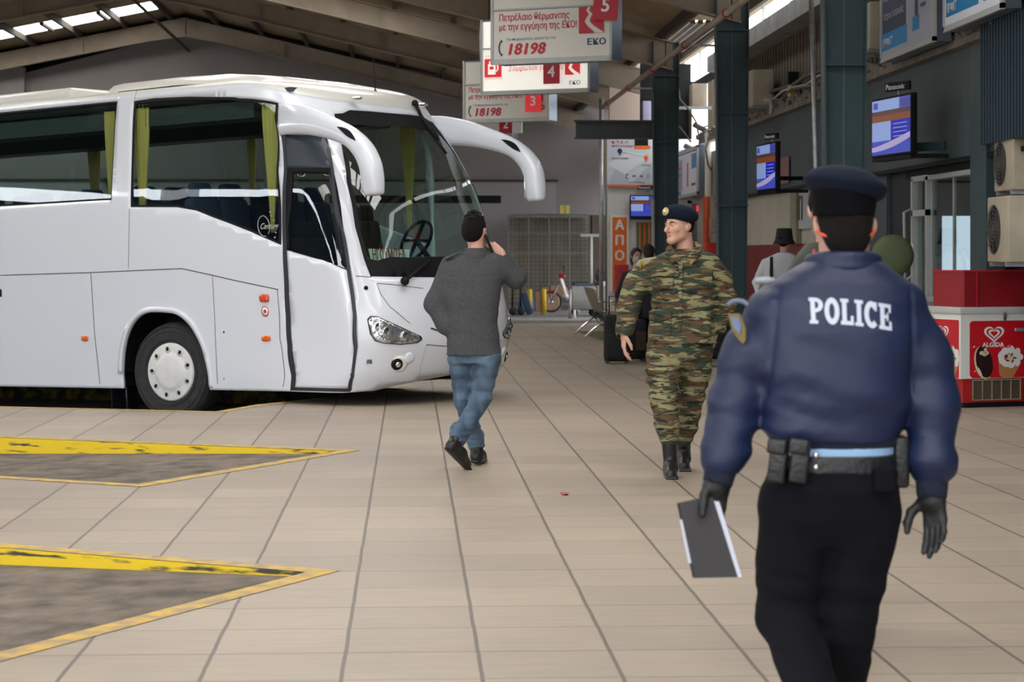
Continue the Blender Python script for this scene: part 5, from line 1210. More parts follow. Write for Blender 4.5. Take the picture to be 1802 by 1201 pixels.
    for z, rr, ry in ((1.460, .100, .096), (1.488, .096, .092)):
        Cn.chain([v3(.05 + rr * math.sin(a), cy - ry * math.cos(a), z + .012 * math.cos(a)) for a in np.linspace(-2.5, 2.5, 22)], [.016] * 22, .012)
    sdf_obj('jacket_collar', Cn, .006, M['navy'], r, 2)
    for b_, c_ in ((elL, wrL), (elR, wrR)):
        K_ = SDF(); K_.cone(b_ + (c_ - b_) * .76, b_ + (c_ - b_) * 1.0, .050, .045, .01); K_.cone(c_, c_ + (c_ - b_) * .5, .037, .037, .006, op='s'); sdf_obj('knit_cuff', K_, .006, M['navy_knit'], r, 1)
    Wb = SDF(); Wb.loft([(.945, .018, .0, .184, .135), (.99, .018, .0, .190, .139)], .02); sdf_obj('jacket_waistband', Wb, .007, M['navy_knit'], r, 1)
    S_ = SDF(); S_.loft([(.915, .018, 0, .175, .130), (.955, .018, 0, .178, .133)], .01); Sx = sdf_obj('shirt_tail', S_, .007, M['paleblue'], r, 1)
    Bl = SDF(); Bl.loft([(.870, .018, 0, .188, .142), (.925, .018, 0, .184, .138)], .01); bl = sdf_obj('duty_belt', Bl, .006, M['leather'], r, 1)
    Tr = SDF(); Tr.loft([(.66, .0, .0, .07, .09), (.74, .005, .0, .155, .13), (.82, .01, .0, .190, .150), (.92, .018, .0, .180, .134)], .06)
    for a, b_, c_ in ((hpL, knL, anL), (hpR, knR, anR)):
        Tr.cone(a, b_, .115, .086, .04); Tr.cone(b_, c_, .084, .068, .03); Tr.cone(c_, c_ + (c_ - b_) / np.linalg.norm(c_ - b_) * .08, .068, .066, .01)
    Tr.disp(wr(8, 6, 22, .005, 43)); Tr.disp(wr(14, 8, 60, .004, 47, z0=.25, z1=.6)); sdf_obj('trousers', Tr, .0065, M['trouser'], r, 2)
    S_ = SDF(); q = J(1557, 845, -.135); S_.box(q, (.032, .008, .036), .006, .01, R=rotm(0, 0, .25)); sdf_obj('pocket_flap', S_, .005, M['trouser'], r, 1)
    for ank, heel, toe in ((anL, anL + v3(-.02, -.08, -.07), v3(anL[0] + .02, anL[1] + .10, .0)), (anR, v3(anR[0], anR[1] - .06, .012), v3(anR[0] + .02, anR[1] + .22, .0))):
        Bo = SDF(); d = toe - heel; up = np.cross(np.cross(d, (0, 0, 1)), d); up /= np.linalg.norm(up); boot(Bo, heel, toe, ank + v3(0, 0, .0), .05, up=up); Bo.cone(heel + up * .012, toe + up * .012, .040, .036, .006, flat=(up, .32)); sdf_obj('shoe', Bo, .006, M['leather'], r, 1)
    # twin magazine pouch on the left hip, two press studs, holster on the right
    for i, px in enumerate((1370, 1408)):
        mb = MB().box(tuple(J(px, 812, -.155 + .02 * (1 - i))), (.052, .036, .125), ry=.12, rz=-.35 + .1 * i, bev=.008).box(tuple(J(px - 2, 786, -.168 + .02 * (1 - i))), (.056, .030, .045), ry=.12, rz=-.35 + .1 * i, bev=.008); mb.build('magazine_pouch', M['leather'], r)
    for py in (802, 823): mb = MB().sphere(tuple(J(1436, py, -.138)), (.0085, .005, .0085), 12, 8).build('press_stud', M['chrome'], bl)
    MB().box(tuple(J(1583, 812, -.02)), (.045, .09, .15), bev=.012).build('holster', M['leather'], r)
    # shoulder insignia and arm badge
    MB().sphere(tuple(J(1346, 494, -.045)), (.032, .018, .011), 16, 8).build('shoulder_insignia', mat('silver_white_insignia', srgb(150, 154, 166), .5), r)
    q = J(1301, 578, -.062); mb = MB(); mb.T = frame(q, Vector((.75, -.66, 0)), Vector((-.32, -.0, 1)).normalized(), Vector((-.66, -.75, 0)))
    mb.prism([(-.020, .045), (.020, .045), (.024, .0), (.012, -.035), (0, -.048), (-.012, -.035), (-.024, .0)], 0, .006); bd = mb.build('arm_badge', mat('badge_gold', srgb(128, 116, 66), .6), r)
    mb = MB(); mb.T = frame(q + v3(-.004, -.005, .004), Vector((.75, -.66, 0)), Vector((-.32, 0, 1)).normalized(), Vector((-.66, -.75, 0))); mb.prism([(-.013, .03), (.013, .03), (.014, .0), (0, -.022), (-.014, .0)], 0, .005); mb.build('badge_shield', mat('badge_blue', srgb(118, 132, 168), .6), bd)
    pts = [tuple(q + v3(-.004 + .030 * math.sin(a), -.004 - .012 * math.sin(a), .058 + .022 * math.cos(a))) for a in np.linspace(-1.2, 1.2, 12)]
    MB().tube(pts, .007, 8).build('arm_tab', mat('silver_arm_tab', srgb(104, 112, 134), .6), r)
    # POLICE lettering lies on the jacket back
    def ringp(cx, cy, rx, ry, ix, iy, a0, a1, n=20):
        o = [(cx + rx * math.cos(a), cy + ry * math.sin(a)) for a in np.linspace(a0, a1, n)]; i_ = [(cx + ix * math.cos(a), cy + iy * math.sin(a)) for a in np.linspace(a0, a1, n)]; return [(o[k], o[k + 1], i_[k + 1], i_[k]) for k in range(n - 1)]
    def rc(x0, y0, x1, y1): return [((x0, y0), (x1, y0), (x1, y1), (x0, y1))]
    LT = {'P': rc(.08, 0, .30, 1) + rc(0, 0, .42, .13) + rc(0, .87, .30, 1) + ringp(.30, .72, .40, .28, .17, .14, -pi / 2, pi / 2), 'O': ringp(.37, .5, .37, .52, .14, .30, 0, 2 * pi, 36),
          'L': rc(.08, 0, .30, 1) + rc(0, .87, .40, 1) + rc(0, 0, .64, .15) + rc(.50, 0, .64, .36), 'I': rc(.10, 0, .32, 1) + rc(0, .87, .42, 1) + rc(0, 0, .42, .13),
          'C': ringp(.37, .5, .37, .52, .14, .30, .75, 2 * pi - .75, 34) + rc(.52, .66, .64, 1.0), 'E': rc(.08, 0, .30, 1) + rc(0, .86, .64, 1) + rc(0, 0, .66, .14) + rc(.26, .44, .48, .57) + rc(.52, .68, .64, 1) + rc(.54, 0, .66, .34) + rc(.42, .34, .50, .67)}
    adv = {'P': .76, 'O': .80, 'L': .71, 'I': .48, 'C': .74, 'E': .68}; x_ = 0; Q = []
    for ch in 'POLICE':
        for q in LT[ch]:
            n_ = 4
            for a in range(n_):
                for b_ in range(n_):
                    f = lambda u, v: tuple((1 - u) * (1 - v) * np.array(q[0]) + u * (1 - v) * np.array(q[1]) + u * v * np.array(q[2]) + (1 - u) * v * np.array(q[3]) + np.array((x_, 0))); Q.append((f(a / n_, b_ / n_), f((a + 1) / n_, b_ / n_), f((a + 1) / n_, (b_ + 1) / n_), f(a / n_, (b_ + 1) / n_)))
        x_ += adv[ch]
    from mathutils.bvhtree import BVHTree
    jme = jk.data; bvh = BVHTree.FromPolygons([v.co for v in jme.vertices], [tuple(p.vertices) for p in jme.polygons])
    p0, p1 = J(1426, 570, -.15), J(1572, 583, -.15); mb = MB(); mb.smooth = True
    for q in Q:
        vs = []
        for X_, Y_ in q:
            t = X_ / (x_ - .02); x = p0[0] + (p1[0] - p0[0]) * t; z = p0[2] + (p1[2] - p0[2]) * t + .006 * math.sin(pi * t) + Y_ * .074
            h_ = bvh.ray_cast(Vector((x, -.6, z)), Vector((0, 1, 0)))[0]; vs.append((x, (h_.y if h_ else -.15) - .0025, z))
        mb.add(vs, [(0, 1, 2, 3)])
    mb.build('police_lettering', mat('silver_print', srgb(196, 204, 222), .45), r)
    return r, J
cop, JC = officer()
# folder in the left hand: its own thing
def folder():
    q = {'tl': JC(1194, 886, -.075), 'tr': JC(1262, 872, -.045), 'br': JC(1304, 1016, -.06), 'bl': JC(1222, 1018, -.09)}
    r = empty('folder', cop.matrix_basis @ Vector(q['bl']), -PSI, 'black document folder with white paper edges in the officer\'s gloved left hand', 'folder'); o = v3(*q['bl'])
    P = {k: v3(*v) - o for k, v in q.items()}; u = P['tr'] - P['tl']; n = np.cross(P['tr'] - P['bl'], P['tl'] - P['bl']); n /= np.linalg.norm(n); n = n if n[1] < 0 else -n
    def slab(nm, pts, t, off, m):
        mb = MB(); a = [tuple(p + n * off) for p in pts]; b_ = [tuple(p + n * (off - t)) for p in pts]; k = len(pts); mb.add(a + b_, [tuple(range(k)), tuple(range(k, 2 * k))[::-1]] + [(i, (i + 1) % k, k + (i + 1) % k, k + i) for i in range(k)]); mb.build(nm, m, r)
    w_ = P['br'] - P['bl']; w_ = w_ / np.linalg.norm(w_); dn = P['bl'] - P['tl']
    slab('cover', [P['tl'], P['tl'] + (P['tr'] - P['tl']) * .86, P['br'] - w_ * .012, P['bl']], .004, .006, mat('charcoal_folder', srgb(58, 56, 58), .6))
    slab('paper', [P['tl'] + dn * .22 - w_ * .004, P['tl'] + w_ * .02 + dn * .22, P['tr'] - w_ * .005, P['tr'] + w_ * .0 + dn * .0, P['br'] + w_ * .002, P['br'] - w_ * .02, P['bl'] - dn * .20 + w_ * .02, P['bl'] - dn * .20 - w_ * .005], .012, .001, mat('white_paper', srgb(212, 218, 236), .8))
    slab('back_cover', [P['tl'] + dn * 0, P['tr'] - w_ * .006, P['br'] - w_ * .006, P['bl']], .003, -.013, mat('charcoal_folder_back', srgb(50, 50, 52), .6))
folder()
def adopt(ch, pa):
    bpy.context.view_layer.update(); ch.parent = pa; ch.matrix_parent_inverse = pa.matrix_world.inverted(); return ch
# ============================================================ HANGING BAY SIGNS
M['signwhite'] = mat('sign_panel_lit', srgb(214, 210, 202), .5); M['signbright'] = mat('sign_panel_bright', srgb(244, 242, 232), .5, emit=(1, .97, .9), estr=.42)
M['signside'] = mat('sign_side_metal', srgb(112, 124, 142), .35, .5); M['signred'] = mat('sign_red', srgb(186, 32, 52), .5); M['signredlit'] = mat('sign_red_lit', srgb(214, 40, 50), .5, emit=srgb(214, 50, 56), estr=.35)
M['signnavy'] = mat('sign_navy', srgb(38, 52, 96), .5)
def face_T(o, yaw):        # local frame: x along the face, y up, z towards the viewer
    x = Vector((math.cos(yaw), math.sin(yaw), 0)); return frame(o, x, Vector((0, 0, 1)), Vector((x.y, -x.x, 0)))
SY = -PSI - math.radians(23)
def eko_mark(mb, x, y, s, red=1, white=0):      # red square with winding white road
    mb.mi = red; mb.box((x + s / 2, y + s / 2, .006), (s, s, .004)); mb.mi = white
    c = [(.42, 1.0, .10), (.36, .86, .12), (.48, .72, .15), (.38, .56, .17), (.34, .44, .20), (.50, .26, .26), (.78, .06, .34), (.80, .0, .36)]
    c = c[::-1]; L = [(x + (a - w / 2) * s, y + b * s) for a, b, w in c]; R = [(x + (a + w / 2) * s, y + b * s) for a, b, w in c]
    L = [(min(max(p[0], x), x + s), p[1]) for p in L]; R = [(min(p[0], x + s), p[1]) for p in R]
    n = len(L); mb.add([(p[0], p[1], .0095) for p in L] + [(p[0], p[1], .0095) for p in R], [(i, i + 1, n + i + 1, n + i) for i in range(n - 1)])
def bay_sign(num, right_px, bottom_py, Z, tag_cx, tag_bot, tw, th, label, style='A', w=1.73, h=1.20, t=.42, tilt=0., mod='signred'):
    br = PX(right_px, bottom_py, Z); x = Vector((math.cos(SY), math.sin(SY), 0)); o = br - x * w
    r = empty('bay_sign', o, SY, label, 'sign', 'hanging bay signs'); T = Matrix.Rotation(pi / 2, 4, 'X')     # local x along face, y up, z toward viewer
    pw = M['signbright'] if style == 'B' else M['signwhite']
    b = MB().b2((0, 0, 0), (w, t, h)); b.build('housing', M['signside'], r)
    MB().b2((.02, -.012, .05), (w - .02, 0, h * .60)).b2((.02, -.012, h * .625), (w - .02, 0, h - .03)).build('face_panel', pw, r)
    f = MB().b2((-.02, -.03, -.02), (w + .01, .01, .045)).b2((-.02, -.03, h * .605), (w, -.005, h * .622)).b2((-.02, -.03, 0), (.02, .01, h)).b2((w - .02, -.03, 0), (w + .01, .01, h)); f.build('edge_frame', M['greywhite'], r)
    for q in (.25, w - .25): MB().tube([(q, t / 2, h), (q, t / 2, roofz(o.x) - o.z - .3)], .02).build('hanging_rod', M['galv'], r)
    if style == 'A':
        g = MB(); g.T = Matrix.Translation((0, -.013, 0)) @ T; eko_mark(g, w * .735, h * .30, .36); g.build('road_logo', [pw, M['signred']], r)
        text_mesh('Πετρέλαιο θέρμανσης', .13, Matrix.Translation((.10, -.014, h * .485)) @ T, 'slogan_line', M['signred'], r, bold=.022, sx=.76, depth=.001)
        text_mesh('με την εγγύηση της ΕΚΟ!', .13, Matrix.Translation((.10, -.014, h * .375)) @ T, 'slogan_line', M['signred'], r, bold=.022, sx=.76, depth=.001)
        text_mesh('18198', .215, Matrix.Translation((.21, -.014, h * .095)) @ T, 'phone_number', M['signred'], r, bold=.05, shear=.2, sx=1.0, space=1.08, depth=.001)
        text_mesh('Για παραγγελίες καλέστε στο', .052, Matrix.Translation((.21, -.014, h * .255)) @ T, 'small_line', M['signnavy'], r, depth=.001)
        text_mesh('ΕΚΟ', .12, Matrix.Translation((w * .80, -.014, h * .17)) @ T, 'brand_letters', M['signnavy'], r, bold=.03, sx=1.15, depth=.001)
        pts = [(.16 - .055 * math.sin(a), -.018, h * .175 + .10 * math.cos(a)) for a in np.linspace(.2, pi - .2, 10)]; MB().tube(pts, [.018] + [.010] * 8 + [.018], 8).build('phone_symbol', M['signnavy'], r)
    elif style == 'B':
        g = MB(); g.T = Matrix.Translation((0, -.013, 0)) @ T; eko_mark(g, w * .78, h * .22, .26); g.build('road_logo', [pw, M['signredlit']], r)
        text_mesh('ΕΚΟ', .09, Matrix.Translation((w * .815, -.014, h * .09)) @ T, 'brand_letters', M['signnavy'], r, bold=.012, sx=1.1, depth=.001)
        g = MB(); g.T = Matrix.Translation((0, -.013, 0)) @ T; g.box((.20, .42, .004), (.30, .30, .004)); g.mi = 1; g.box((.18, .40, .008), (.13, .17, .004)).box((.18, .50, .008), (.09, .06, .004)).tube([(.26, .36, .01), (.29, .40, .01), (.285, .48, .01), (.255, .51, .01)], .012, 6); g.mi = 0; g.box((.18, .42, .011), (.07, .05, .003)); g.build('pump_symbol', [M['signredlit'], pw], r)
        z = MB(); z.T = Matrix.Translation((0, -.013, 0)) @ T
        for k in range(7):
            for yy in (.235, .60): z.bar((.07 + k * .045, yy, .004), (.09 + k * .045, yy + .03, .004), .008, .003)
        z.build('zigzag_marks', M['signredlit'], r)
        text_mesh('Σύμφωνοι για κάθε', .125, Matrix.Translation((.46, -.014, h * .30)) @ T, 'slogan_line', M['signredlit'], r, shear=.3, sx=.85, depth=.001)
    elif style == 'C':
        text_mesh('ΕΚΟ', .16, Matrix.Translation((w * .72, -.014, h * .78)) @ T, 'slogan_line', M['signred'], r, shear=.2, depth=.001)
    # number plate hanging on the face
    c = PX(tag_cx, tag_bot, Z); k = (c - o); lx = k.x * math.cos(SY) + k.y * math.sin(SY); lz = c.z - o.z
    Tt = Matrix.Translation((lx, -.06, lz + th / 2)) @ Matrix.Rotation(tilt, 4, 'Y'); n_ = MB(); n_.T = Tt; n_.box((0, 0, 0), (tw, .012, th)); nt_ = n_.build('number_tag', M[mod], r)
    text_mesh(num, th * .62, Tt @ Matrix.Translation((0, -.010, -th * .22)) @ T, 'numeral', M['white'], nt_, bold=.025, align='CENTER', depth=.001)
    return r
bay_sign('5', 1076, 104, 27.8, 1068, 36, .36, .42, 'light box sign numbered 5, nearest and highest of the hanging bay signs', 'A', 1.75, tilt=.10)
bay_sign('4', 1037, 160, 32.7, 962, 146, .28, .40, 'brightly lit white sign numbered 4 with a red fuel pump symbol', 'B', 1.86)
bay_sign('3', 966, 211, 39.9, 936, 196, .34, .42, 'light box sign numbered 3 hanging just above the far mirror arm', 'A', 1.80, mod='signredlit')
bay_sign('2', 902, 242, 46.2, 890, 235, .31, .42, 'small partly hidden sign numbered 2 behind the far mirror arm', 'C', 1.05, t=.3)
adopt(MB().box(tuple(PX(911, 223, 46.0)), (.21, .05, .28), rz=SY).build('white_plate', M['white']), bpy.data.objects['bay_sign.003'])

# ============================================================ PIPES AND CABLES
def pipe(name, pts, r, m, label, cat, group=None, n=10): return tag(MB().tube(pts, r, n).build(name, m), label, cat, group)
pr = empty('overhead_pipe', (3.96, 18, 4.52), 0, 'long grey conduit running overhead along the teal columns, held by red clamps', 'pipe')
MB().tube([(0, 0, 0), (0, 24.2, 0)], .045, 12).build('conduit', M['tan'], pr); MB().tube([(.09, 0, .05), (.09, 24.2, .05)], .022, 8).build('cable_run', M['cable'], pr)
for y in (3.8, 7.6, 11.5, 15.3, 19.1, 23): MB().lathe([(.055, -.03), (.06, -.03), (.06, .03), (.055, .03)], 16, 'Y', (0, y, 0)).build('clamp', M['signred'], pr)
for y in frames_y[3:6]:
    MB().bar((3.96 - 3.96, y - 18 - .02, -.02), (.43, y - 18 - .02, -.02), .03).build('bracket', M['galv'], pr)
q0, q1 = PX(1426, -60, 25.), PX(1437, 320, 25.); pipe('downpipe', [q0, q1, Vector((q1.x, q1.y, 0))], .033, M['galv'], 'slim silver pipe standing just left of the nearest teal column', 'pipe')
pl_ = PX(1058, 185, 43.0); po = empty('steel_post', (pl_.x, pl_.y, 0), 0, 'tall thin galvanised post left of the poster board and orange sign', 'post'); MB().tube([(0, 0, 0), (0, 0, 4.75)], .045, 10).build('shaft', M['galv'], po); MB().tube([(.11, .05, 0), (.11, .05, 4.2)], .02, 8).build('green_cable', mat('greenish_pipe', srgb(120, 132, 118), .6), po); MB().b2((-.09, -.09, 0), (.09, .09, .015)).build('base_plate', M['galv'], po)
q = WALLX(1246, 300, 5.86); pipe('drain_pipe', [(q.x, q.y, 0), (q.x, q.y, 3.9)], .065, M['cream'], 'fat cream drain pipe left of the middle teal column', 'pipe')
q = WALLX(1243, 350, 5.75); pipe('orange_duct', [(q.x, q.y, 0), (q.x, q.y, 2.62)], .07, M['orange_tube'], 'orange red vertical duct right of the soldier\'s head', 'pipe')
for i, (x, z, sg) in enumerate(((5.80, 4.02, .03), (5.78, 3.96, .05), (5.82, 4.1, .02))):
    pts = [(x + .02 * math.sin(j * 1.7 + i), 12 + j * .9, z + sg * math.sin(j * 2.1 + i * 2)) for j in range(30)]; pipe('wall_cable', pts, .016 + .006 * i, M['cable'] if i else M['cable_white'], 'sagging cables strung along the grubby ledge of the right wall', 'cable', 'cables along the ledge', 6)
for i, (a, b_) in enumerate((((1192, 190, 40.5), (1252, 190, 40.5)),)): tag(MB().bar(PX(*a), PX(*b_), .05, .06).build('cross_rail', M['greywhite']), 'pale horizontal rail between the two farther teal columns', 'rail')
for i, pts in enumerate((((1193, 150), (1196, 175), (1210, 190), (1225, 215), (1230, 240)), ((1180, 205), (1205, 235), (1216, 250)), ((1250, 240), (1242, 262), (1246, 290), (1252, 300)))):
    P_ = [PX(a, b_, 40.3) for a, b_ in pts]; pipe('loose_cable', P_, .018, M['cable'], 'loose dark cable drooping between the two farther columns', 'cable', 'loose cables between the columns', 6)
for a, b_ in ((1216, 262), (1232, 225)):
    f = empty('flood_lamp', WALLX(a, b_, 5.80), -.4, 'small dark floodlight bracketed high beside the middle teal column, ' + ('lower one' if a == 1216 else 'upper one'), 'lamp'); MB().box((0, 0, 0), (.30, .16, .10), ry=.5, bev=.02).build('lamp_body', M['cable'], f); MB().bar((0, 0, 0), (.20, .09, .05), .03).build('bracket', M['cable'], f)
tag(MB().box(tuple(WALLX(1229, 170, 5.84)), (.30, .4, .50)).build('junction_housing', M['tan']), 'dusty box housing fixed between the farther columns near the bright window', 'box')
f = empty('wall_lamp', WALLX(1402, 150, 5.9), 0, 'small yellowish wall lamp on the brown corrugated wall', 'lamp'); MB().box((-.06, 0, .1), (.16, .16, .2)).build('hood', M['black'], f); MB().box((-.08, 0, -.08), (.10, .16, .2), bev=.02).build('shade', mat('yellow_lamp_glass', srgb(196, 176, 120), .4), f)

# ============================================================ SCREENS, POSTERS, LIGHT BOXES
scr = mat('screen_blue', srgb(60, 70, 190), .3, emit=srgb(70, 90, 210), estr=0.33); scr_l = mat('screen_pale', srgb(150, 175, 235), .3, emit=srgb(150, 175, 235), estr=0.36); scr_d = mat('screen_deep', srgb(20, 20, 170), .3, emit=srgb(24, 20, 190), estr=0.36); scr_b = mat('screen_band', srgb(96, 66, 66), .3, emit=srgb(96, 66, 66), estr=0.21); scr_w = mat('screen_white', srgb(190, 180, 225), .3, emit=srgb(190, 180, 225), estr=0.33); scr_o = mat('screen_orange', srgb(150, 80, 40), .3, emit=srgb(150, 80, 40), estr=0.24)
def tv(c, yaw, w, h, label, wave=True, tilt=.0, arm=None):
    r = empty('tv_screen', c, 0, label, 'screen', 'wall mounted timetable screens'); r.rotation_euler = (tilt, 0, yaw)
    MB().box((0, .035, 0), (w + .05, .07, h + .05), bev=.01).build('casing', M['black'], r)
    s = MB(); s.T = Matrix.Rotation(pi / 2, 4, 'X') @ Matrix.Translation((-w / 2, -h / 2, .003)); q = lambda x0, y0, x1, y1, mi, d=.0: (setattr(s, 'mi', mi), s.add([(x0 * w, y0 * h, d), (x1 * w, y0 * h, d), (x1 * w, y1 * h, d), (x0 * w, y1 * h, d)], [(0, 1, 2, 3)]))
    q(0, 0, 1, 1, 0); q(.0, .80, .72, 1, 1, .001); q(.04, .84, .16, .96, 0, .002); q(0, .72, 1, .80, 3, .001); q(0, .60, 1, .72, 5, .001); q(0, .25, .5, .60, 1, .001); q(.5, .25, 1, .60, 2, .001)
    for k in range(4): q(.56, .30 + k * .075, .92, .315 + k * .075, 1, .002); q(.76, .84 + k * .035, .98, .855 + k * .035, 3, .002)
    if wave:
        s.mi = 4; n = 14
        for k in range(n):
            a, b_ = k / n, (k + 1) / n; f0 = lambda t: .06 + .20 * t * t; f1 = lambda t: .14 + .22 * t ** 1.3; s.add([(a * w, f0(a) * h, .003), (b_ * w, f0(b_) * h, .003), (b_ * w, f1(b_) * h, .003), (a * w, f1(a) * h, .003)], [(0, 1, 2, 3)])
    s.build('display', [scr, scr_l, scr_d, scr_b, scr_w, scr_o], r, clean=False)
    MB().bar((w * .3, .05, -h / 2 - .04), (w * .3 + .1, .5, -h / 2 - .04), .05).b2((-w / 2, .0, -h / 2 - .07), (w / 2, .14, -h / 2 - .03)).build('bracket', M['black'], r)
    return r
def brand_plate(c, yaw, w, label):
    r = empty('brand_plate', c, yaw, label, 'sign', 'brand plates above the screens'); MB().box((0, .02, 0), (w, .03, w * .24)).build('plate', M['black'], r); MB().bar((0, .03, -w * .12), (0, .03, -w * .35), .02).build('stem', M['greywhite'], r)
    text_mesh('Panasonic', w * .20, Matrix.Translation((-w * .46, -.0, -w * .07)) @ Matrix.Rotation(pi / 2, 4, 'X'), 'brand_letters', M['white'], r, bold=.02, depth=.001)
tv(PX(1568, 222, 23.1), -PSI - math.radians(79), 1.15, .62, 'large blue timetable screen angled above the shop doorway, nearest the camera')
brand_plate(PX(1578, 152, 23.1), -PSI - math.radians(62), .42, 'small plate with white brand letters above the large near screen')
tv(PX(1348, 294, 29.0), -PSI - math.radians(83), 1.05, .62, 'blue timetable screen seen nearly edge on, left of the police cap')
brand_plate(PX(1356, 240, 29.0), -PSI - math.radians(66), .34, 'small plate with white brand letters above the screen left of the police cap')
tv(WALLY(1132, 363, 43.42), 0, .52, .42, 'small blue timetable screen left of the farthest teal column', wave=False)
brand_plate(WALLY(1136, 330, 43.46), 0, .34, 'small plate with white brand letters above the farthest screen')
adopt(MB().bar(PX(1572, 262, 23.3), WALLX(1665, 256, 5.95), .07, .10).build('wall_arm', M['teal']), bpy.data.objects['tv_screen'])
adopt(MB().bar(PX(1350, 314, 29.1), WALLX(1424, 314, 5.95), .05, .06).build('wall_arm', M['black']), bpy.data.objects['tv_screen.001'])
def wall_poster(name, px0, px1, py_b, a, hgt, label, graphic, depth=.18, cat='poster', near=None):
    """board on a plane x=a; near px is the larger one; py_b: bottom at px1"""
    p1 = WALLX(px1, py_b, a); p0 = WALLX(px0, py_b, a); L = p0.y - p1.y; r = empty(name, (a, p0.y, p1.z), 0, label, cat)
    MB().b2((0, -L, 0), (depth, 0, hgt)).build('housing', M['signside'], r)
    f = MB(); e = .05
    f.b2((-.02, -L - .01, -.01), (.02, .0, e)).b2((-.02, -L - .01, hgt - e), (.02, 0, hgt)).b2((-.02, -L - .01, 0), (.02, -L + e, hgt)).b2((-.02, -e, 0), (.02, 0, hgt)); f.build('frame', M['greywhite'], r)
    T = frame((-.004, 0, 0), Vector((0, -1, 0)), Vector((0, 0, 1)), Vector((-1, 0, 0))); graphic(r, T, L, hgt); return r
def rects(name, r, T, L, H, R, mats):
    g = MB(); g.T = T
    for i, (x0, y0, x1, y1, mi) in enumerate(R): g.mi = mi; d = .002 + i * .0004; g.add([(x0 * L, y0 * H, d), (x1 * L, y0 * H, d), (x1 * L, y1 * H, d), (x0 * L, y1 * H, d)], [(0, 1, 2, 3)])
    g.build(name, mats, r, clean=False)
pal = [mat('poster_pale', srgb(168, 170, 182), .5), mat('poster_navy', srgb(58, 62, 92), .5), mat('poster_blue', srgb(20, 130, 190), .5), mat('poster_orange', srgb(214, 96, 50), .5), mat('poster_white', srgb(226, 230, 238), .5)]
def gA(r, T, L, H):
    rects('printed_panel', r, T, L, H, [(0, 0, 1, 1, 0), (.03, .22, .62, .97, 1), (.0, .08, .52, .22, 2), (.50, .22, .62, .42, 0), (.54, .40, .60, .58, 1), (.66, .25, .72, .60, 1), (.62, .14, .74, .25, 2), (.64, .80, .95, .97, 1), (.66, .84, .92, .86, 0)], pal)
    for k, t in enumerate(('φέρνουμε', 'μεταφορές έως 15%', 'δωρεάν παραλαβή', 'ταχυμεταφορές')): text_mesh(t, .12, T @ Matrix.Translation((L * .06, H * (.78 - .15 * k), .006)), 'poster_text', pal[0], r, bold=.01, sx=L / 2.2, depth=.001)
    text_mesh('ΠΡΑΚΤ', .13, T @ Matrix.Translation((L * .05, H * .11, .006)), 'poster_letters', pal[4], r, bold=.02, sx=L / 2.2, depth=.001)
    for k in range(3): text_mesh('εισιτήρια', .07, T @ Matrix.Translation((L * .76, H * (.30 + .2 * k), .006)), 'small_text', pal[1], r, sx=L / 3, depth=.001)
wall_poster('light_box', 1551, 1645, 72, 5.62, 1.45, 'navy and grey advertising light box high on the right wall, left of its neighbour', gA)
def gB(r, T, L, H):
    rects('printed_panel', r, T, L, H, [(0, 0, 1, 1, 4), (.04, .10, .98, .24, 2), (.04, .24, .45, .40, 3), (.62, .10, .70, .26, 4), (.55, .4, .95, .9, 1)], pal)
    text_mesh('ΠΡΑΚΤ', .13, T @ Matrix.Translation((L * .06, H * .13, .006)), 'poster_letters', pal[4], r, bold=.02, sx=L / 2.4, depth=.001)
wall_poster('light_box', 1662, 1765, 14, 5.62, 1.4, 'white, orange and blue advertising light box in the top right corner', gB)
def gC(r, T, L, H):
    rects('printed_panel', r, T, L, H, [(0, 0, 1, 1, 4), (0, .90, 1, .93, 1), (.05, .15, .35, .8, 0), (.08, .6, .30, .65, 3), (.08, .45, .30, .5, 2), (.55, .2, .62, .7, 3), (.75, .55, .95, .85, 2), (0, 0, .3, .14, 2), (.75, .2, .92, .25, 1)], pal)
wall_poster('light_box', 1188, 1228, 342, 5.7, .98, 'pale advertising board between the two farther teal columns', gC)
# poster board facing the camera above the booth
o = WALLY(1066, 327, 43.50); r = empty('poster_board', o, 0, 'white orange framed poster board with map pins and network lines, left of the farthest column', 'poster'); w_, h_ = 1.42, .98
MB().b2((0, 0, 0), (w_, .08, h_)).build('board', mat('poster_pale_grey', srgb(206, 212, 220), .5), r); MB().b2((-.015, -.01, -.02), (w_, .0, .025)).b2((-.02, -.01, -.02), (.015, .0, h_)).build('orange_edge', M['orange'], r)
T = Matrix.Rotation(pi / 2, 4, 'X')
g = MB(); g.T = T; g.add([(0.02, .02, .002), (.55, .02, .002), (.25, .42, .002)], [(0, 1, 2)]); g.mi = 1; g.add([(.02, .45, .0025), (.4, .25, .0025), (.95, .62, .0025), (.5, .72, .0025)], [(0, 1, 2, 3)]); g.mi = 0; g.add([(.55, .05, .0028), (1.0, .03, .0028), (.98, .5, .0028)], [(0, 1, 2)]); g.build('facet_print', [mat('facet_grey', srgb(186, 194, 206), .5), mat('facet_white', srgb(222, 226, 232), .5)], r, clean=False)
def pin(x, y, m, s=.05):
    g = MB(); g.T = T; g.lathe([(s, 0.003), (s * .9, .006), (.001, .006)], 16, 'Z', (x, y, 0)); g.add([(x - s * .8, y - s * .5, .005), (x + s * .8, y - s * .5, .005), (x, y - s * 2.2, .005)], [(0, 1, 2)]); g.build('map_pin', m, r)
pin(.30, .74, M['signnavy']); pin(.86, .60, M['orange'])
MB().tube([(.34, -.01, .72), (.6, -.01, .66), (.86, -.01, .62)], .003, 5).build('route_line', mat('pale_orange_line', srgb(210, 180, 160), .6), r)
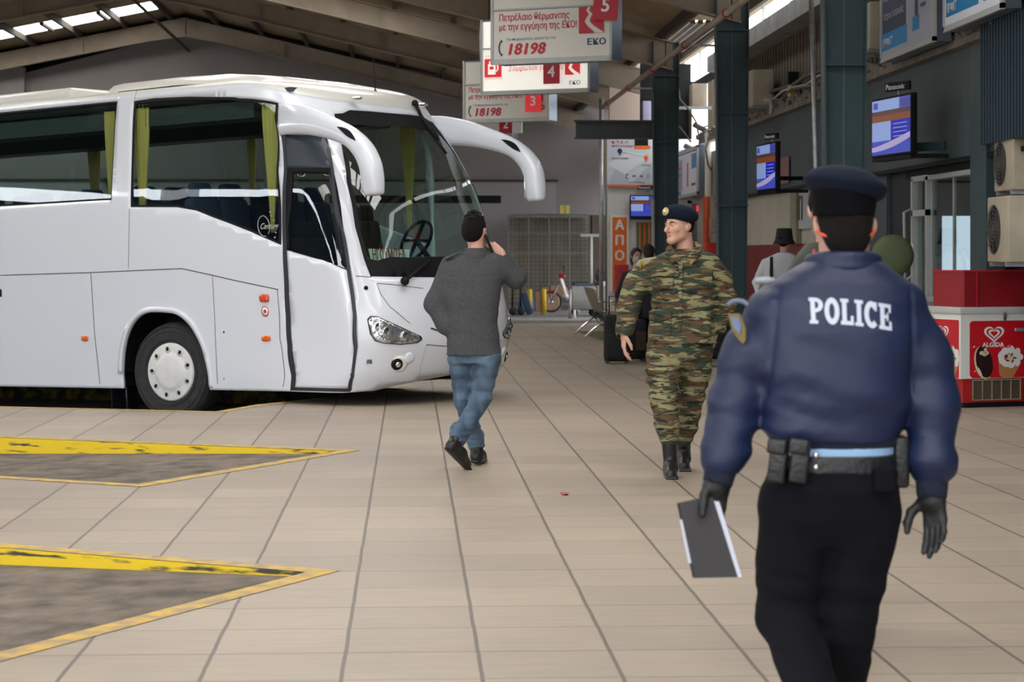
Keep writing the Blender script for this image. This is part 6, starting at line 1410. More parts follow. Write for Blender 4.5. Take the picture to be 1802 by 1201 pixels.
text_mesh('Κ.Τ.Ε.Λ', .075, Matrix.Translation((.12, -.006, h_ - .08)) @ T, 'red_letters', M['signred'], r, bold=.01, sx=1.5, depth=.001); text_mesh('ΘΕΣΣΑΛΟΝΙΚΗΣ', .06, Matrix.Translation((.12, -.006, h_ - .16)) @ T, 'red_letters', M['signred'], r, sx=1.1, depth=.001)
text_mesh('ΘΕΣΣΑΛΟΝΙΚΗ', .05, Matrix.Translation((.12, -.006, .56)) @ T, 'place_name', M['signnavy'], r, depth=.001); text_mesh('ΑΘΗΝΑ', .05, Matrix.Translation((.76, -.006, .42)) @ T, 'place_name', M['signnavy'], r, depth=.001)
MB().b2((.62, -.012, h_ - .13), (.90, .0, h_ + .03)).build('dark_label', M['black'], r); MB().b2((.62, -.010, h_ - .20), (.95, .0, h_ - .13)).build('orange_label', M['orange'], r)
for k, x in enumerate((.46, .60, .76, .90)):
    g = MB(); g.T = T
    if k == 0: g.tube([(x + .03 * math.cos(a), .20 + .045 * math.sin(a), .004) for a in np.linspace(.8, 2 * pi - .8, 10)], .008, 6)
    elif k == 1:
        for q in (.05, .03): g.tube([(x + q * math.cos(a), .17 + q * math.sin(a), .004) for a in np.linspace(.7, pi - .7, 8)], .006, 6)
    elif k == 2:
        for a in range(4): g.bar((x - .035 * math.cos(a * pi / 4), .20 - .035 * math.sin(a * pi / 4), .004), (x + .035 * math.cos(a * pi / 4), .20 + .035 * math.sin(a * pi / 4), .004), .008, .003)
    else: g.tube([(x - .02, .16, .004), (x + .02, .16, .004), (x + .02, .24, .004), (x - .02, .24, .004)], .005, 6, closed=True)
    g.build('service_icon', M['cable'], r)
text_mesh('www.ktelthes.gr', .05, Matrix.Translation((.50, -.006, .06)) @ T, 'web_line', M['cable'], r, depth=.001)
# vertical orange storage sign
o = WALLY(1078, 497, 43.54); r = empty('vertical_sign', o, 0, 'tall narrow orange sign with stacked white Greek letters on the booth', 'sign'); MB().b2((0, 0, -.2), (.30, .05, 1.38)).build('orange_panel', M['orange'], r); MB().b2((-.05, .01, -.2), (.35, .04, 1.43)).build('white_surround', M['white'], r)
for k, ch in enumerate('ΑΠΟΘ'): text_mesh(ch, .28, Matrix.Translation((.15, -.006, 1.12 - .325 * k)) @ T, 'letter', M['white'], r, bold=.045, align='CENTER', depth=.001)
# papers on the walls
def paper(px0, px1, py0, py1, a, label, m):
    p = WALLX(px1, py1, a); q = WALLX(px0, py1, a); z1 = WALLX(px1, py0, a).z; o_ = MB().b2((a - .01, p.y, p.z), (a, q.y, z1)).build('wall_notice', m); tag(o_, label, 'poster'); return o_
paper(1366, 1389, 275, 322, 5.92, 'faded red and white framed picture on the fascia beside the edge on screen', mat('faded_red_print', srgb(150, 112, 106), .7, var=.3, vscale=12))
pp = paper(1405, 1428, 336, 402, 5.98, 'large pale notice sheet on the cream wall left of the police cap', mat('grey_white_sheet', srgb(190, 194, 200), .7)); p = WALLX(1428, 380, 5.965)
text_mesh('Π', .5, frame((5.96, p.y + 1.05, p.z - .05), Vector((0, -1, 0)), Vector((0, 0, 1)), Vector((-1, 0, 0))), 'notice_letter', M['cable'], pp, bold=.03, depth=.001)
tag(MB().box(tuple(PX(1260, 352, 36.2)), (.10, .03, .35)).box(tuple(PX(1256, 400, 36.2)), (.16, .03, .35)).build('wall_notice', mat('pale_red_notice', srgb(176, 150, 144), .7, var=.3, vscale=20)), 'small pale notices in a column beside the middle teal column', 'poster')
tag(MB().box(tuple(PX(1233, 367, 42.9)), (.17, .05, .12)).build('led_sign', mat('red_led', srgb(240, 40, 60), .4, emit=srgb(240, 50, 70), estr=.8)), 'small glowing red sign over the far doorway right of the soldier\'s beret', 'sign')
d = MB(); 
for a in (1214, 1234): p = PX(a, 355, 43.0); d.b2((p.x - .04, p.y, 0), (p.x + .04, p.y + .1, 2.62))
p0, p1 = PX(1214, 355, 43.0), PX(1234, 355, 43.0); d.b2((p0.x - .04, p0.y, 2.56), (p1.x + .04, p0.y + .1, 2.66)); tag(d.build('door_3', M['greywhite']), kind='structure')
tag(MB().b2((p0.x, p0.y + .04, 0), (p1.x, p0.y + .07, 2.56)).build('door_4', mat('dim_glass_door', srgb(130, 128, 122), .4)), kind='structure')
p = PX(1257, 440, 36.6); tag(MB().box((p.x, p.y, .86), (.30, .25, 1.7), bev=.02).build('red_cabinet', mat('bright_red_metal', srgb(186, 34, 28), .5)), 'bright red narrow cabinet left of the middle teal column', 'cabinet')
# green window with orange bars under the farthest screen
o = WALLY(1120, 420, 43.53); r = empty('barred_window', o, 0, 'dim green window with orange bars under the farthest screen', 'window'); MB().b2((0, .01, -.3), (.42, .06, .34)).build('pane', mat('dim_green', srgb(96, 112, 88), .5), r)
for k in range(4): MB().b2((.06 + k * .10, -.02, -.3), (.085 + k * .10, .01, .34)).build('bar', M['orange'], r)

# ============================================================ AIR CONDITIONERS
def ac_unit(c, yaw, w, h, d, label, sup=.12):
    r = empty('air_conditioner', c, yaw, label, 'air conditioner', 'outdoor air conditioning units'); MB().box((0, 0, 0), (w, d, h), bev=.015).build('casing', M['acbeige'], r)
    cx = -w * .16; R = min(w * .3, h * .42); g = MB()
    for k in range(1, 7): g.tube([(cx + R * k / 6 * math.cos(a), -d / 2 - .012, R * k / 6 * math.sin(a)) for a in np.linspace(0, 2 * pi, 25)[:-1]], .004, 5, closed=True)
    for k in range(8): g.bar((cx, -d / 2 - .012, 0), (cx + R * math.cos(k * pi / 4), -d / 2 - .012, R * math.sin(k * pi / 4)), .006)
    g.build('fan_guard', M['cable'], r); MB().lathe([(R * .98, -d / 2 - .004), (.001, -d / 2 - .004)], 24, 'Y', (cx, 0, 0), cap=False).build('fan_recess', M['black'], r)
    s = MB()
    for k in range(7): s.b2((-w / 2 - .004, -d * .4 + k * d * .12, -h * .35), (-w / 2, -d * .4 + k * d * .12 + d * .05, h * .4))
    s.build('side_grille', mat('grille_grey', srgb(70, 64, 56), .8), r); [MB().b2((q - w * .03, -d / 2, -h / 2 - .04), (q + w * .03, d / 2 + sup, -h / 2)).build('support', M['galv'], r) for q in (-w * .37, w * .37)]
    return r
ac_unit(PX(1333, 158, 33.6), pi * .5 * -.98, .92, .58, .34, 'weathered outdoor air conditioning unit right of the middle teal column'); 
ac_unit(PX(1536, 50, 25.4), -pi / 2, .78, .57, .25, 'beige air conditioning unit right of the nearest teal column, beside the light box')
ac_unit(PX(1796, 288, 20.3), -1.60, .72, .54, .34, 'beige air conditioner, upper of the two at the right picture edge', .6)
ac_unit(PX(1788, 404, 20.0), -1.60, .80, .64, .36, 'grimy grey air conditioner, lower of the two above the red box', .6)
tag(MB().box(tuple(WALLY(1137, 196, 43.95)), (.18, .35, .42), bev=.02).build('air_conditioner', mat('lilac_grey_casing', srgb(150, 148, 176), .5)), 'small lilac grey air conditioner high left of the farthest column', 'air conditioner')
adopt(MB().tube([PX(1345, 178, 30.6), PX(1354, 176, 30.6), PX(1358, 186, 30.6), PX(1357, 200, 30.7)], .03, 8).build('hose', M['cable_white']), bpy.data.objects['air_conditioner'])

# ============================================================ ICE CREAM FREEZER
fo = W(4.38, 20.1); fy = -PSI + math.radians(21)
fz = empty('ice_cream_freezer', (fo.x, fo.y, 0), fy, 'red and white ice cream chest freezer beside the shop window', 'freezer')
FW, FD, FH = 1.35, .62, .98
MB().b2((.03, .03, .28), (FW - .0, FD, .90)).build('body', M['white'], fz)
MB().b2((-.015, -.015, .915), (FW + .01, FD + .02, .985), bev=.01).build('lid', mat('grey_lid_rim', srgb(190, 192, 190), .5), fz); MB().b2((0, 0, .285), (FW, FD, .915)).build('cabinet_shell', M['white'], fz)
bs = MB().b2((.03, .01, .05), (FW, FD - .02, .285)); bs.build('base', mat('freezer_red', srgb(176, 28, 30), .4), fz)
gr = MB().b2((.13, -.002, .075), (.68, .01, .27)); gr.mi = 1
for k in range(6): gr.b2((.13 + k * .11, -.012, .07), (.138 + k * .11, -.002, .275))
gr.b2((.13, -.012, .07), (.69, -.002, .08)).b2((.13, -.012, .265), (.69, -.002, .275))
gr.build('grille', [mat('brown_mesh', srgb(84, 70, 52), .8, var=.3, vscale=90), M['tan']], fz)
MB().b2((.05, 0.02, 0), (FW - .05, FD - .05, .05)).build('plinth', M['black'], fz)
fred = mat('freezer_panel_red', srgb(204, 24, 40), .35); fwht = mat('print_white', srgb(235, 232, 228), .4); fchoc = mat('print_chocolate', srgb(44, 22, 20), .35); fcone = mat('print_cone', srgb(190, 130, 84), .5); fcream = mat('print_cream', srgb(228, 206, 170), .5)
def front_panel(T, L, H, parent, sc_=1.):
    g = MB(); g.T = T
    def poly(P, mi, d): g.mi = mi; g.add([(x, y, d) for x, y in P], [tuple(range(len(P)))])
    def ell(cx, cy, rx, ry, mi, d, rot=0, n=26): poly([(cx + rx * math.cos(a) * math.cos(rot) - ry * math.sin(a) * math.sin(rot), cy + rx * math.cos(a) * math.sin(rot) + ry * math.sin(a) * math.cos(rot)) for a in np.linspace(0, 2 * pi, n + 1)[:-1]], mi, d)
    R = .03; poly([(R, 0), (L, 0), (L, H), (R, H), (.01, H - .01), (0, H - R), (0, R)], 0, .002)
    k = sc_; cx, cy = .28 * k, H - .125
    # heart of two bands
    def heart(s, n=40): return [(cx + s * 16 * math.sin(t) ** 3 / 17, cy + s * (13 * math.cos(t) - 5 * math.cos(2 * t) - 2 * math.cos(3 * t) - math.cos(4 * t)) / 17) for t in np.linspace(0, 2 * pi, n + 1)[:-1]]
    for (s0, s1) in ((.118, .090), (.068, .040)):
        A, B = heart(s0 * k), heart(s1 * k); n = len(A); g.mi = 1; g.add([((x - cx) * 1.05 + cx, (y - cy) * .82 + cy, .005) for x, y in A] + [((x - cx) * 1.05 + cx, (y - cy) * .82 + cy, .005) for x, y in B], [(i, (i + 1) % n, n + (i + 1) % n, n + i) for i in range(n)])
    # chocolate bar with a bite and nut cone
    ell(.155 * k, .150, .100 * k, .165, 4, .0034, .25); ell(.168 * k, .158, .094 * k, .160, 2, .0036, .25)
    for dx, dy, rr in ((0, 0, .03), (.03, -.012, .028), (.055, .0, .025), (.04, .03, .02)): ell((.14 + dx) * k, .245 + dy, rr * k, .020, 4, .0042)
    ell(.115 * k, .06, .012 * k, .05, 1, .0044, .5)
    poly([(.34 * k, .03), (.38 * k, .0), (.50 * k, .0), (.60 * k, .15), (.33 * k, .15)], 3, .0034)
    for a in range(9): ell((.465 + .105 * math.cos(a * .7)) * k, .20 + .070 * math.sin(a * .7), .048 * k, .036, 1, .0036 + .0001 * a, a)
    ell(.47 * k, .195, .05 * k, .036, 4, .0048)
    for a in range(5): ell((.47 + .05 * math.cos(a * 1.3)) * k, .19 + .035 * math.sin(a * 1.3), .022 * k, .008, 2, .0052, a)
    for sx__, sy__ in ((.04, .30), (.30, .30), (.36, .30), (.07, .10), (.05, .06)): g.mi = 1; g.bar((sx__ * k, sy__, .004), ((sx__ + .018) * k, sy__ + .015, .004), .006, .002)
    ell(.46 * k, .305, .028 * k, .012, 1, .004); ell(.46 * k, .305, .020 * k, .007, 0, .0045)
    p = g.build('printed_panel', [fred, fwht, fchoc, fcone, fcream], parent, clean=False)
    text_mesh('ALGIDA', .062 * (k if k < 1 else 1), T @ Matrix.Translation(((.28 - .135) * k, H - .255, .005)), 'brand_letters', fwht, p, bold=.028, sx=1.12 * min(1, k * 1.0), depth=.001)
T = Matrix.Translation((.10, -.001, .29)) @ Matrix.Rotation(pi / 2, 4, 'X'); front_panel(T, 1.2, .56, fz)
T = Matrix.Translation((-.001, .56, .29)) @ frame((0, 0, 0), Vector((0, -1, 0)), Vector((0, 0, 1)), Vector((-1, 0, 0))); front_panel(T, .53, .57, fz, .9)
MB().tube([(.50, -.01, .93), (.50, -.03, .90), (.50, -.01, .87)], .012).box((.50, -.012, .89), (.03, .01, .07)).build('lock', M['cable'], fz)
MB().box((.72, -.02, .76), (.22, .02, .035), bev=.008).build('handle', M['galv'], fz)
bx = empty('red_box', (fo.x, fo.y, .985), fy, 'plain dark red metal box standing on top of the ice cream freezer', 'box'); MB().b2((.06, .03, 0), (FW, FD - .04, .355)).build('carcass', M['darkred'], bx); MB().b2((.05, .02, .345), (FW, FD - .03, .36)).b2((.20, .018, .0), (.206, .03, .345)).build('edge_trim', M['signred'], bx)

# ============================================================ BACK OF THE HALL
def at(px, py, Z, z=0): p = PX(px, py, Z); return Vector((p.x, p.y, z))
Zc = 55.3; a0, a1 = at(894, 400, Zc), at(1038, 400, Zc); cw = (a1 - a0).length; zt = PX(900, 379, Zc).z
cg = empty('storage_cage', a0, -PSI, 'tall steel mesh storage cage against the back wall', 'cage')
M['cagesteel'] = mat('dull_cage_steel', srgb(118, 118, 116), .5, .3)
for x in np.linspace(0, cw, 5): MB().b2((x - .02, -.02, 0), (x + .02, .02, zt)).build('post', M['cagesteel'], cg)
for z, t in ((zt, .04), (zt * .81, .012), (zt * .60, .014), (.16, .03)): MB().b2((0, -.02, z - t), (cw, .02, z + t)).build('rail', M['cagesteel'], cg)
ms = MB()
for x in np.arange(.08, cw, .11): ms.b2((x - .006, -.008, .1), (x + .006, .002, zt))
for z in np.arange(.2, zt, .11): ms.b2((0, -.008, z - .006), (cw, .002, z + .006))
ms.build('wire_mesh', mat('dark_wire', srgb(62, 58, 52), .6), cg)
cgs = mat('stored_boards', srgb(150, 140, 124), .9, var=.25, vscale=1.6, stretch=(3, 1, .6)); MB().b2((0, .9, 0), (cw, 1.0, zt - .05)).build('back_sheet', cgs, cg)
MB().b2((0, -.02, zt), (cw, .9, zt + .03)).build('top_sheet', M['galv'], cg)
tag(MB().b2((a1.x + .05, a1.y - .1, 0), (a1.x + .42, a1.y + .4, 2.55)).build('brown_locker', mat('dark_brown_board', srgb(84, 72, 58), .8, var=.2, vscale=3)), 'tall dark brown locker right of the mesh cage', 'cabinet')
p = at(994, 370, 55.2, zt + .036); yb_ = empty('yellow_box', p, -PSI, 'small yellow carton on top of the mesh cage', 'box'); MB().b2((-.13, -.1, 0), (.13, .12, .23)).build('carton', mat('yellow_card', srgb(206, 190, 90), .7), yb_); MB().b2((-.02, -.102, .0), (.02, -.1, .23)).build('tape', M['tan'], yb_)
for i, (px, lb) in enumerate(((932, 'left'), (957, 'right'))):
    p = at(px, 553, 51.3); b_ = empty('bollard', p, 0, 'short yellow bollard in front of the mesh cage, %s of the pair' % lb, 'bollard', 'yellow bollards'); MB().tube([(0, 0, 0), (0, 0, .60)], .06, 12).sphere((0, 0, .60), (.06, .06, .03)).build('shaft', M['yellow'], b_)
p = at(1040, 500, 51.0); tp = empty('t_post', p, -PSI, 'slim white T shaped post behind the metal counters', 'post'); MB().tube([(0, 0, 0), (0, 0, 1.95)], .04, 8).build('shaft', M['greywhite'], tp); MB().b2((-.26, -.03, 1.93), (.24, .03, 2.0)).build('crossbar', M['greywhite'], tp)
for i, (px, w_, h_, dx) in enumerate(((970, .50, .36, 0), (980, .34, .30, .365), (960, .2, .26, .365), (946, .12, .5, 0))):
    p = at(px, 540, 54.3, dx); tag(MB().b2((p.x - w_ / 2, p.y, p.z), (p.x + w_ / 2, p.y + .35, p.z + h_), ).build('cardboard_box', mat('cardboard', srgb(156, 118, 86), .85, var=.08)), 'brown cardboard box in the stack before the mesh cage, %s' % ('wide lower one', 'upper right one', 'upper left one', 'narrow left one')[i], 'box', 'cardboard boxes by the cage')
wb_ = mat('blue_water_bottle', srgb(40, 100, 140), .25)
for i in range(5):
    p = at(916 + (i % 3) * 10 + (5 if i > 2 else 0), 540, 54.2 - (i > 2) * .16, .0); b_ = MB().lathe([(.06, 0), (.065, .05), (.065, .25), (.03, .33), (.02, .38)], 12, 'Z', tuple(p)); tag(b_.build('water_bottle', wb_), 'blue water bottle in the small pile left of the cardboard boxes', 'bottle', 'blue water bottles by the cage')
# moped
def moped():
    Zm = 53.0; s = FPX / Zm; o = at(970, 500, Zm); r = empty('moped', o, -PSI, 'small red and white moped parked behind the yellow bollards', 'moped')
    def whl(x):
        w_ = empty('wheel', (x, 0, .27)); w_.parent = r; MB().tube([(.245 * math.cos(a), 0, .245 * math.sin(a)) for a in np.linspace(0, 2 * pi, 33)[:-1]], .028, 8, closed=True).build('tyre', M['rubber'], w_); MB().tube([(.215 * math.cos(a), 0, .215 * math.sin(a)) for a in np.linspace(0, 2 * pi, 33)[:-1]], .012, 6, closed=True).lathe([(.06, -.05), (.06, .05)], 14, 'Y').build('rim', M['chrome'], w_)
        sp = MB()
        for k in range(16): a = k * pi / 8; sp.bar((0, 0, 0), (.21 * math.cos(a), 0, .21 * math.sin(a)), .005)
        sp.build('spokes', M['chrome'], w_)
    whl(0); whl(1.18)
    MB().tube([(0, -.06, .27), (.10, -.05, .52), (.26, -.02, .86)], .022).tube([(0, .06, .27), (.10, .05, .52), (.26, .02, .86)], .022).build('fork', M['galv'], r)
    MB().tube([(.27 * math.cos(a) , 0, .27 + .27 * math.sin(a)) for a in np.linspace(.15 * pi, .85 * pi, 10)], .03, 8).build('front_fender', mat('moped_red', srgb(170, 30, 44), .35, coat=.5), r)
    S_ = SDF(); S_.cone((.26, 0, .80), (.38, 0, .42), .10, .12, .04, flat=((1, 0, .3), .5)); S_.cone((.38, 0, .42), (.55, 0, .32), .12, .10, .04, flat=((0, 0, 1), .5)); sdf_obj('leg_shield', S_, .012, mat('moped_white', srgb(214, 212, 208), .35), r, 1)
    S_ = SDF(); S_.cone((.26, 0, .88), (.34, 0, .60), .05, .045, .03); S_.cone((.34, 0, .60), (.50, 0, .30), .06, .07, .03); S_.cone((.55, 0, .34), (1.1, 0, .55), .08, .10, .05); sdf_obj('body_cover', S_, .012, bpy.data.materials['moped_red'], r, 1)
    S_ = SDF(); S_.cone((.24, 0, .96), (.30, 0, .94), .06, .07, .03); sdf_obj('headlight_cowl', S_, .01, bpy.data.materials['moped_red'], r, 1)
    S_ = SDF(); S_.cone((.62, 0, .74), (1.2, 0, .74), .09, .08, .04, flat=((0, 0, 1), .5)); sdf_obj('seat', S_, .012, M['leather'], r, 1)
    MB().tube([(.36, -.32, .98), (.30, -.12, .96), (.30, .12, .96), (.36, .32, .98)], .014).build('handlebar', M['black'], r)
    MB().tube([(.33, -.25, .98), (.30, -.28, 1.14)], .006).sphere((.30, -.28, 1.17), (.02, .05, .04), 10, 6).build('mirror', M['black'], r); MB().bar((.6, -.1, .25), (.72, -.2, 0), .02).build('stand', M['galv'], r)
moped()
# stainless counters
for i, (x0, x1, lb) in enumerate(((1007, 1047, 'left'), (1051, 1088, 'right'))):
    Zk = 50.0; p = at(x0, 500, Zk); w_ = (at(x1, 500, Zk) - p).length; zt_ = PX(x0, 504, Zk).z; zb = PX(x0, 545, Zk).z; r = empty('steel_counter', p, -PSI, 'low stainless steel wheeled bin, %s one of two at the back' % lb, 'counter', 'stainless bins at the back')
    MB().b2((0, 0, zb), (w_, .6, zt_), bev=.015).build('bin', M['steel'], r); MB().b2((0, -.01, zt_ - .04), (w_, .61, zt_ + .004)).build('rim', M['galv'], r)
    for q in ((.06, .08), (w_ - .06, .08), (.06, .5), (w_ - .06, .5)): MB().lathe([(zb / 2, -.02), (zb / 2, .02)], 12, 'Y', (q[0], q[1], zb / 2)).b2((q[0] - .02, q[1] - .03, zb / 2), (q[0] + .02, q[1] + .03, zb)).build('caster', M['black'], r)
    if i == 0: ctz = (p, zt_)
    else:
        c = SDF(); q = v3(p.x + .25, p.y + .34, zt_ + .225); c.ell(q, (.28, .24, .20), .03); c.ell(q + v3(-.1, -.03, .10), (.14, .12, .11), .06); c.ell(q + v3(.12, 0, -.02), (.15, .15, .14), .05); c.disp(wr(30, 20, 30, .012, 8)); tag(sdf_obj('rubbish_bag', c, .015, mat('dark_plastic_bag', srgb(72, 70, 74), .3), None, 1), 'crumpled dark plastic bag lying on the right steel bin', 'bag')
        tag(MB().b2((p.x + .12, p.y + .0, zt_ + .006), (p.x + .50, p.y + .06, zt_ + .12)).build('white_tray', M['white']), 'white tray on the front edge of the right steel bin', 'tray')
c = MB().box((ctz[0].x + .3, ctz[0].y + .3, ctz[1] + .038), (.5, .45, .06), bev=.02); tag(c.build('folded_cloth', mat('blue_grey_cloth', srgb(86, 92, 108), .9)), 'folded blue grey cloth on top of the left steel bin', 'cloth')
# barrier posts at the platform edge
for px, h_, lb in ((1003, .72, 'taller galvanised'), (1011, .26, 'short white')):
    p = at(px, 565, 46.0); tag(MB().tube([(p.x, p.y, .0), (p.x, p.y, h_)], .03, 10).lathe([(.045, 0), (.045, .02)], 12, 'Z', (p.x, p.y, .001)).build('barrier_post', M['galv'] if h_ > .5 else M['white']), '%s post at the platform edge left of the steel bins' % lb, 'post')
# hand truck by the coach nose
p = at(910, 553, 50.5); ht = empty('hand_truck', p, -PSI, 'dark two wheeled hand truck standing behind the coach front', 'trolley')
for s in (-.10, .10): MB().tube([(s - .02, .1, .1), (s, .12, 1.0)], .02).build('upright', M['black'], ht); MB().lathe([(.10, -.03), (.10, .03)], 16, 'Y', (s, .05, .10)).build('wheel', M['rubber'], ht)
MB().tube([(-.10, .12, 1.0), (0, .12, 1.05), (.10, .12, 1.0)], .02).build('handle', M['black'], ht); MB().b2((-.14, -.12, .02), (.14, .1, .04)).build('toe_plate', M['black'], ht)
tag(MB().box(tuple(at(927, 520, 50.8, .285)), (.16, .2, .55), ry=-.3, bev=.03).build('blue_bag', mat('dull_blue_cloth', srgb(60, 72, 96), .9)), 'dull blue bag leaning beside the hand truck', 'bag')
# red cabinet in the booth corner
p = at(1094, 470, 42.2); tag(MB().box((p.x, p.y, .65), (.26, .3, 1.28), bev=.02).build('red_cabinet', mat('matt_red', srgb(170, 34, 44), .5)), 'red cabinet beside the orange letter sign', 'cabinet')
# bench row
def bench(px, Z, n, yaw, label):
    p = at(px, 500, Z); r = empty('bench', p, yaw, label, 'bench'); perf = mat('perforated_beige_steel', srgb(128, 122, 104), .5, .4, var=.3, vscale=160)
    MB().bar((0, -.1, .38), (0, n * .56, .38), .06).build('beam', M['black'], r)
    for k in range(n):
        y = .25 + k * .56; s_ = MB(); s_.smooth = True; prof = [(.50, .44), (.25, .41), (.05, .42), (-.02, .48), (-.10, .66), (-.18, .88)]; vs = []
        for x, z in prof: vs += [(x, y - .24, z), (x, y + .24, z), (x, y + .24, z + .02), (x, y - .24, z + .02)]
        s_.add(vs, [(4 * i + a, 4 * i + 4 + a, 4 * i + 4 + (a + 1) % 4, 4 * i + (a + 1) % 4) for i in range(5) for a in range(4)] + [(0, 1, 2, 3), (23, 22, 21, 20)], sm=False); s_.build('seat', perf, r)
    for y in (.1, n * .56 - .15):
        MB().tube([(-.36, y, .02), (-.22, y, .16), (0, y, .34), (.2, y, .16), (.34, y, .02)], .022).build('leg', M['chrome'], r); MB().tube([(.0, y, .40), (.1, y, .62), (.42, y, .62)], .016).build('armrest', M['chrome'], r)
bench(1064, 36.0, 4, 0, 'row of perforated metal seats on silver legs beside the suitcases')
bench(1300, 33.0, 3, 0, 'row of metal seats half hidden between soldier and police officer')
mt = [G(1016, 584), G(1072, 604), G(1110, 604), G(1100, 584)]; tag(MB().prism([(q.x, q.y) for q in mt], .001, .008).build('floor_mat', mat('olive_mat', srgb(96, 96, 66), .95)), 'olive green mat on the floor under the metal seats', 'mat')
# suitcases
def suitcase(px, py, w_, h_, d_, yaw, label, m, extra=None, lean=0.):
    p = G(px, py); r = empty('suitcase', p, yaw, label, 'suitcase'); MB().box((0, d_ / 2, h_ / 2 + .03), (w_, d_, h_), bev=.05, ry=lean).build('shell', m, r); MB().box((0, -.012, h_ * .38), (w_ * .8, .03, h_ * .5), bev=.015, ry=lean).build('front_pocket', m, r)
    MB().tube([(-.10, d_ * .7, h_), (-.10, d_ * .7, h_ + .28), (.10, d_ * .7, h_ + .28), (.10, d_ * .7, h_)], .010).build('handle', M['black'], r)
    for s in (-1, 1): MB().lathe([(.03, -.015), (.03, .015)], 12, 'Y', (s * w_ * .38, .05, .03)).lathe([(.03, -.015), (.03, .015)], 12, 'Y', (s * w_ * .38, d_ - .05, .03)).build('wheel', M['cable'], r)
suitcase(1086, 641, .35, .64, .30, -.05, 'large black soft suitcase standing left of the soldier\'s hand', M['blackfab']); suitcase(1122, 637, .27, .56, .26, .1, 'black suitcase with brown patch, right behind the large one', M['blackfab'])
adopt(MB().box(tuple(PX(1128, 600, 28.52)), (.13, .02, .26)).build('brown_patch', mat('dark_brown_patch', srgb(58, 42, 30), .8)), bpy.data.objects['suitcase.001'])
suitcase(1268, 636, .44, .46, .3, .05, 'wide black bag on the floor right of the soldier\'s legs', M['blackfab'])
tag(MB().box(tuple(G(1266, 645)) [:2] + (.004,), (.5, .5, .006)).build('floor_mat', mat('olive_mat2', srgb(86, 88, 58), .95)), 'olive mat under the wide black bag right of the soldier', 'mat')
tag(MB().add([tuple(G(985, 868) + Vector((0, 0, .004))), tuple(G(1000, 868) + Vector((0, 0, .004))), tuple(G(999, 873) + Vector((0, 0, .012))), tuple(G(990, 872) + Vector((0, 0, .004)))], [(0, 1, 2, 3)]).build('red_leaf', mat('red_scrap', srgb(190, 60, 40), .7)), 'tiny red scrap lying on the paving', 'scrap')

# ============================================================ BYSTANDERS
def bystander(px, Z, label, build):
    r, J = person(px, Z, label); build(r, J, FPX / Z); return r
def simple_body(r, top_h, head_c, yaw, coat, hair, hair_kind='short', sh=.21, arms=((-.27, -.33), (.27, .33)), trousers=None, skin=True, face=True, lean=0., hat=None, mask=None, h_=.009, spread=0., neck=.27, sl=0.):
    B = SDF(); T, R = head(B, head_c, yaw, 0, .98, face=face); hx, hy, hz = head_c; B.cone((hx, hy + .02, hz - .20), (hx, hy + .01, hz - .08), .055, .05, .03); zs = hz - neck
    B.loft([(zs - .5, hx - lean, 0, .13, .09), (zs - .1, hx - lean * .3, 0, .16, .09), (zs + .02, hx, 0, .08, .06)], .03); hands = []
    for s in (-1, 1):
        a = v3(hx + s * sh * .85, hy, zs - .04 - sl); b_ = v3(hx - lean * .4 + s * (sh + .07 + spread * .5), hy + .02, zs - .33); c_ = v3(hx - lean * .6 + s * (sh + .03 + spread), hy - .10, zs - .57); B.cone(a, b_, .04, .035, .02); B.cone(b_, c_, .034, .026, .02); hand(B, c_, (0, -.2, -1), (-s, 0, 0), (0, -1, 0), curl=.4); hands.append((a, b_, c_))
    for s in (-1, 1): B.cone((hx - lean + s * .09, 0, zs - .58), (hx - lean + s * .09, 0, .5), .07, .05, .03); B.cone((hx - lean + s * .09, 0, .5), (hx - lean + s * .09, .02, .08), .045, .035, .02)
    sdf_obj('body', B, .0075, [M['skin']], r, 1)
    A = SDF(); A.loft([(zs - .66, hx - lean, 0, sh * .86, .13), (zs - .4, hx - lean * .8, 0, sh * .84, .125), (zs - .1 - sl, hx - lean * .3, 0, sh, .13), (zs + .0, hx, hy * .5, sh * (.85 - sl * 3.2), .11), (zs + .06, hx, hy, .09, .08)], .05)
    for a, b_, c_ in hands: A.cone(a, b_, .062, .055, .04); A.cone(b_, c_, .055, .042, .02)
    A.disp(wr(10, 8, 30, .004, int(px_seed[0] * 7) % 50)); sdf_obj('coat', A, h_, coat, r, 1)
    Tr = SDF()
    for s in (-1, 1): Tr.cone((hx - lean + s * .09, 0, zs - .58), (hx - lean + s * .09, 0, .5), .10, .075, .04); Tr.cone((hx - lean + s * .09, 0, .5), (hx - lean + s * .09, .02, .08), .072, .06, .02)
    sdf_obj('trousers', Tr, .012, trousers or M['trouser'], r, 1)
    for s in (-1, 1): Sh = SDF(); Sh.cone((hx - lean + s * .09, .03, .045), (hx - lean + s * .10, -.16, .04), .045, .04, .02); sdf_obj('shoe', Sh, .01, M['leather'], r, 1)
    Hs = SDF(); Hs.ell(T(0, .020, .022), v3(.086, .106, .104), .01, R=R)
    if hair_kind == 'long': Hs.ell(T(0, .05, -.06), v3(.088, .07, .13), .03, R=R); Hs.ell(T(0, -.095, -.055), (.068, .085, .12), .01, op='s', R=R)
    elif hair_kind == 'bun': Hs.ell(T(0, .09, .09), v3(.06, .06, .055), .02, R=R); Hs.ell(T(0, -.095, -.045), (.075, .085, .12), .01, op='s', R=R)
    else: Hs.ell(T(0, -.085, -.04), (.11, .09, .12), .01, op='s', R=R); Hs.ell(T(0, .02, -.185), (.12, .15, .08), .02, op='s', R=R)
    sdf_obj('hair', Hs, .008, hair, r, 1)
    return T, R, hands
px_seed = [1]
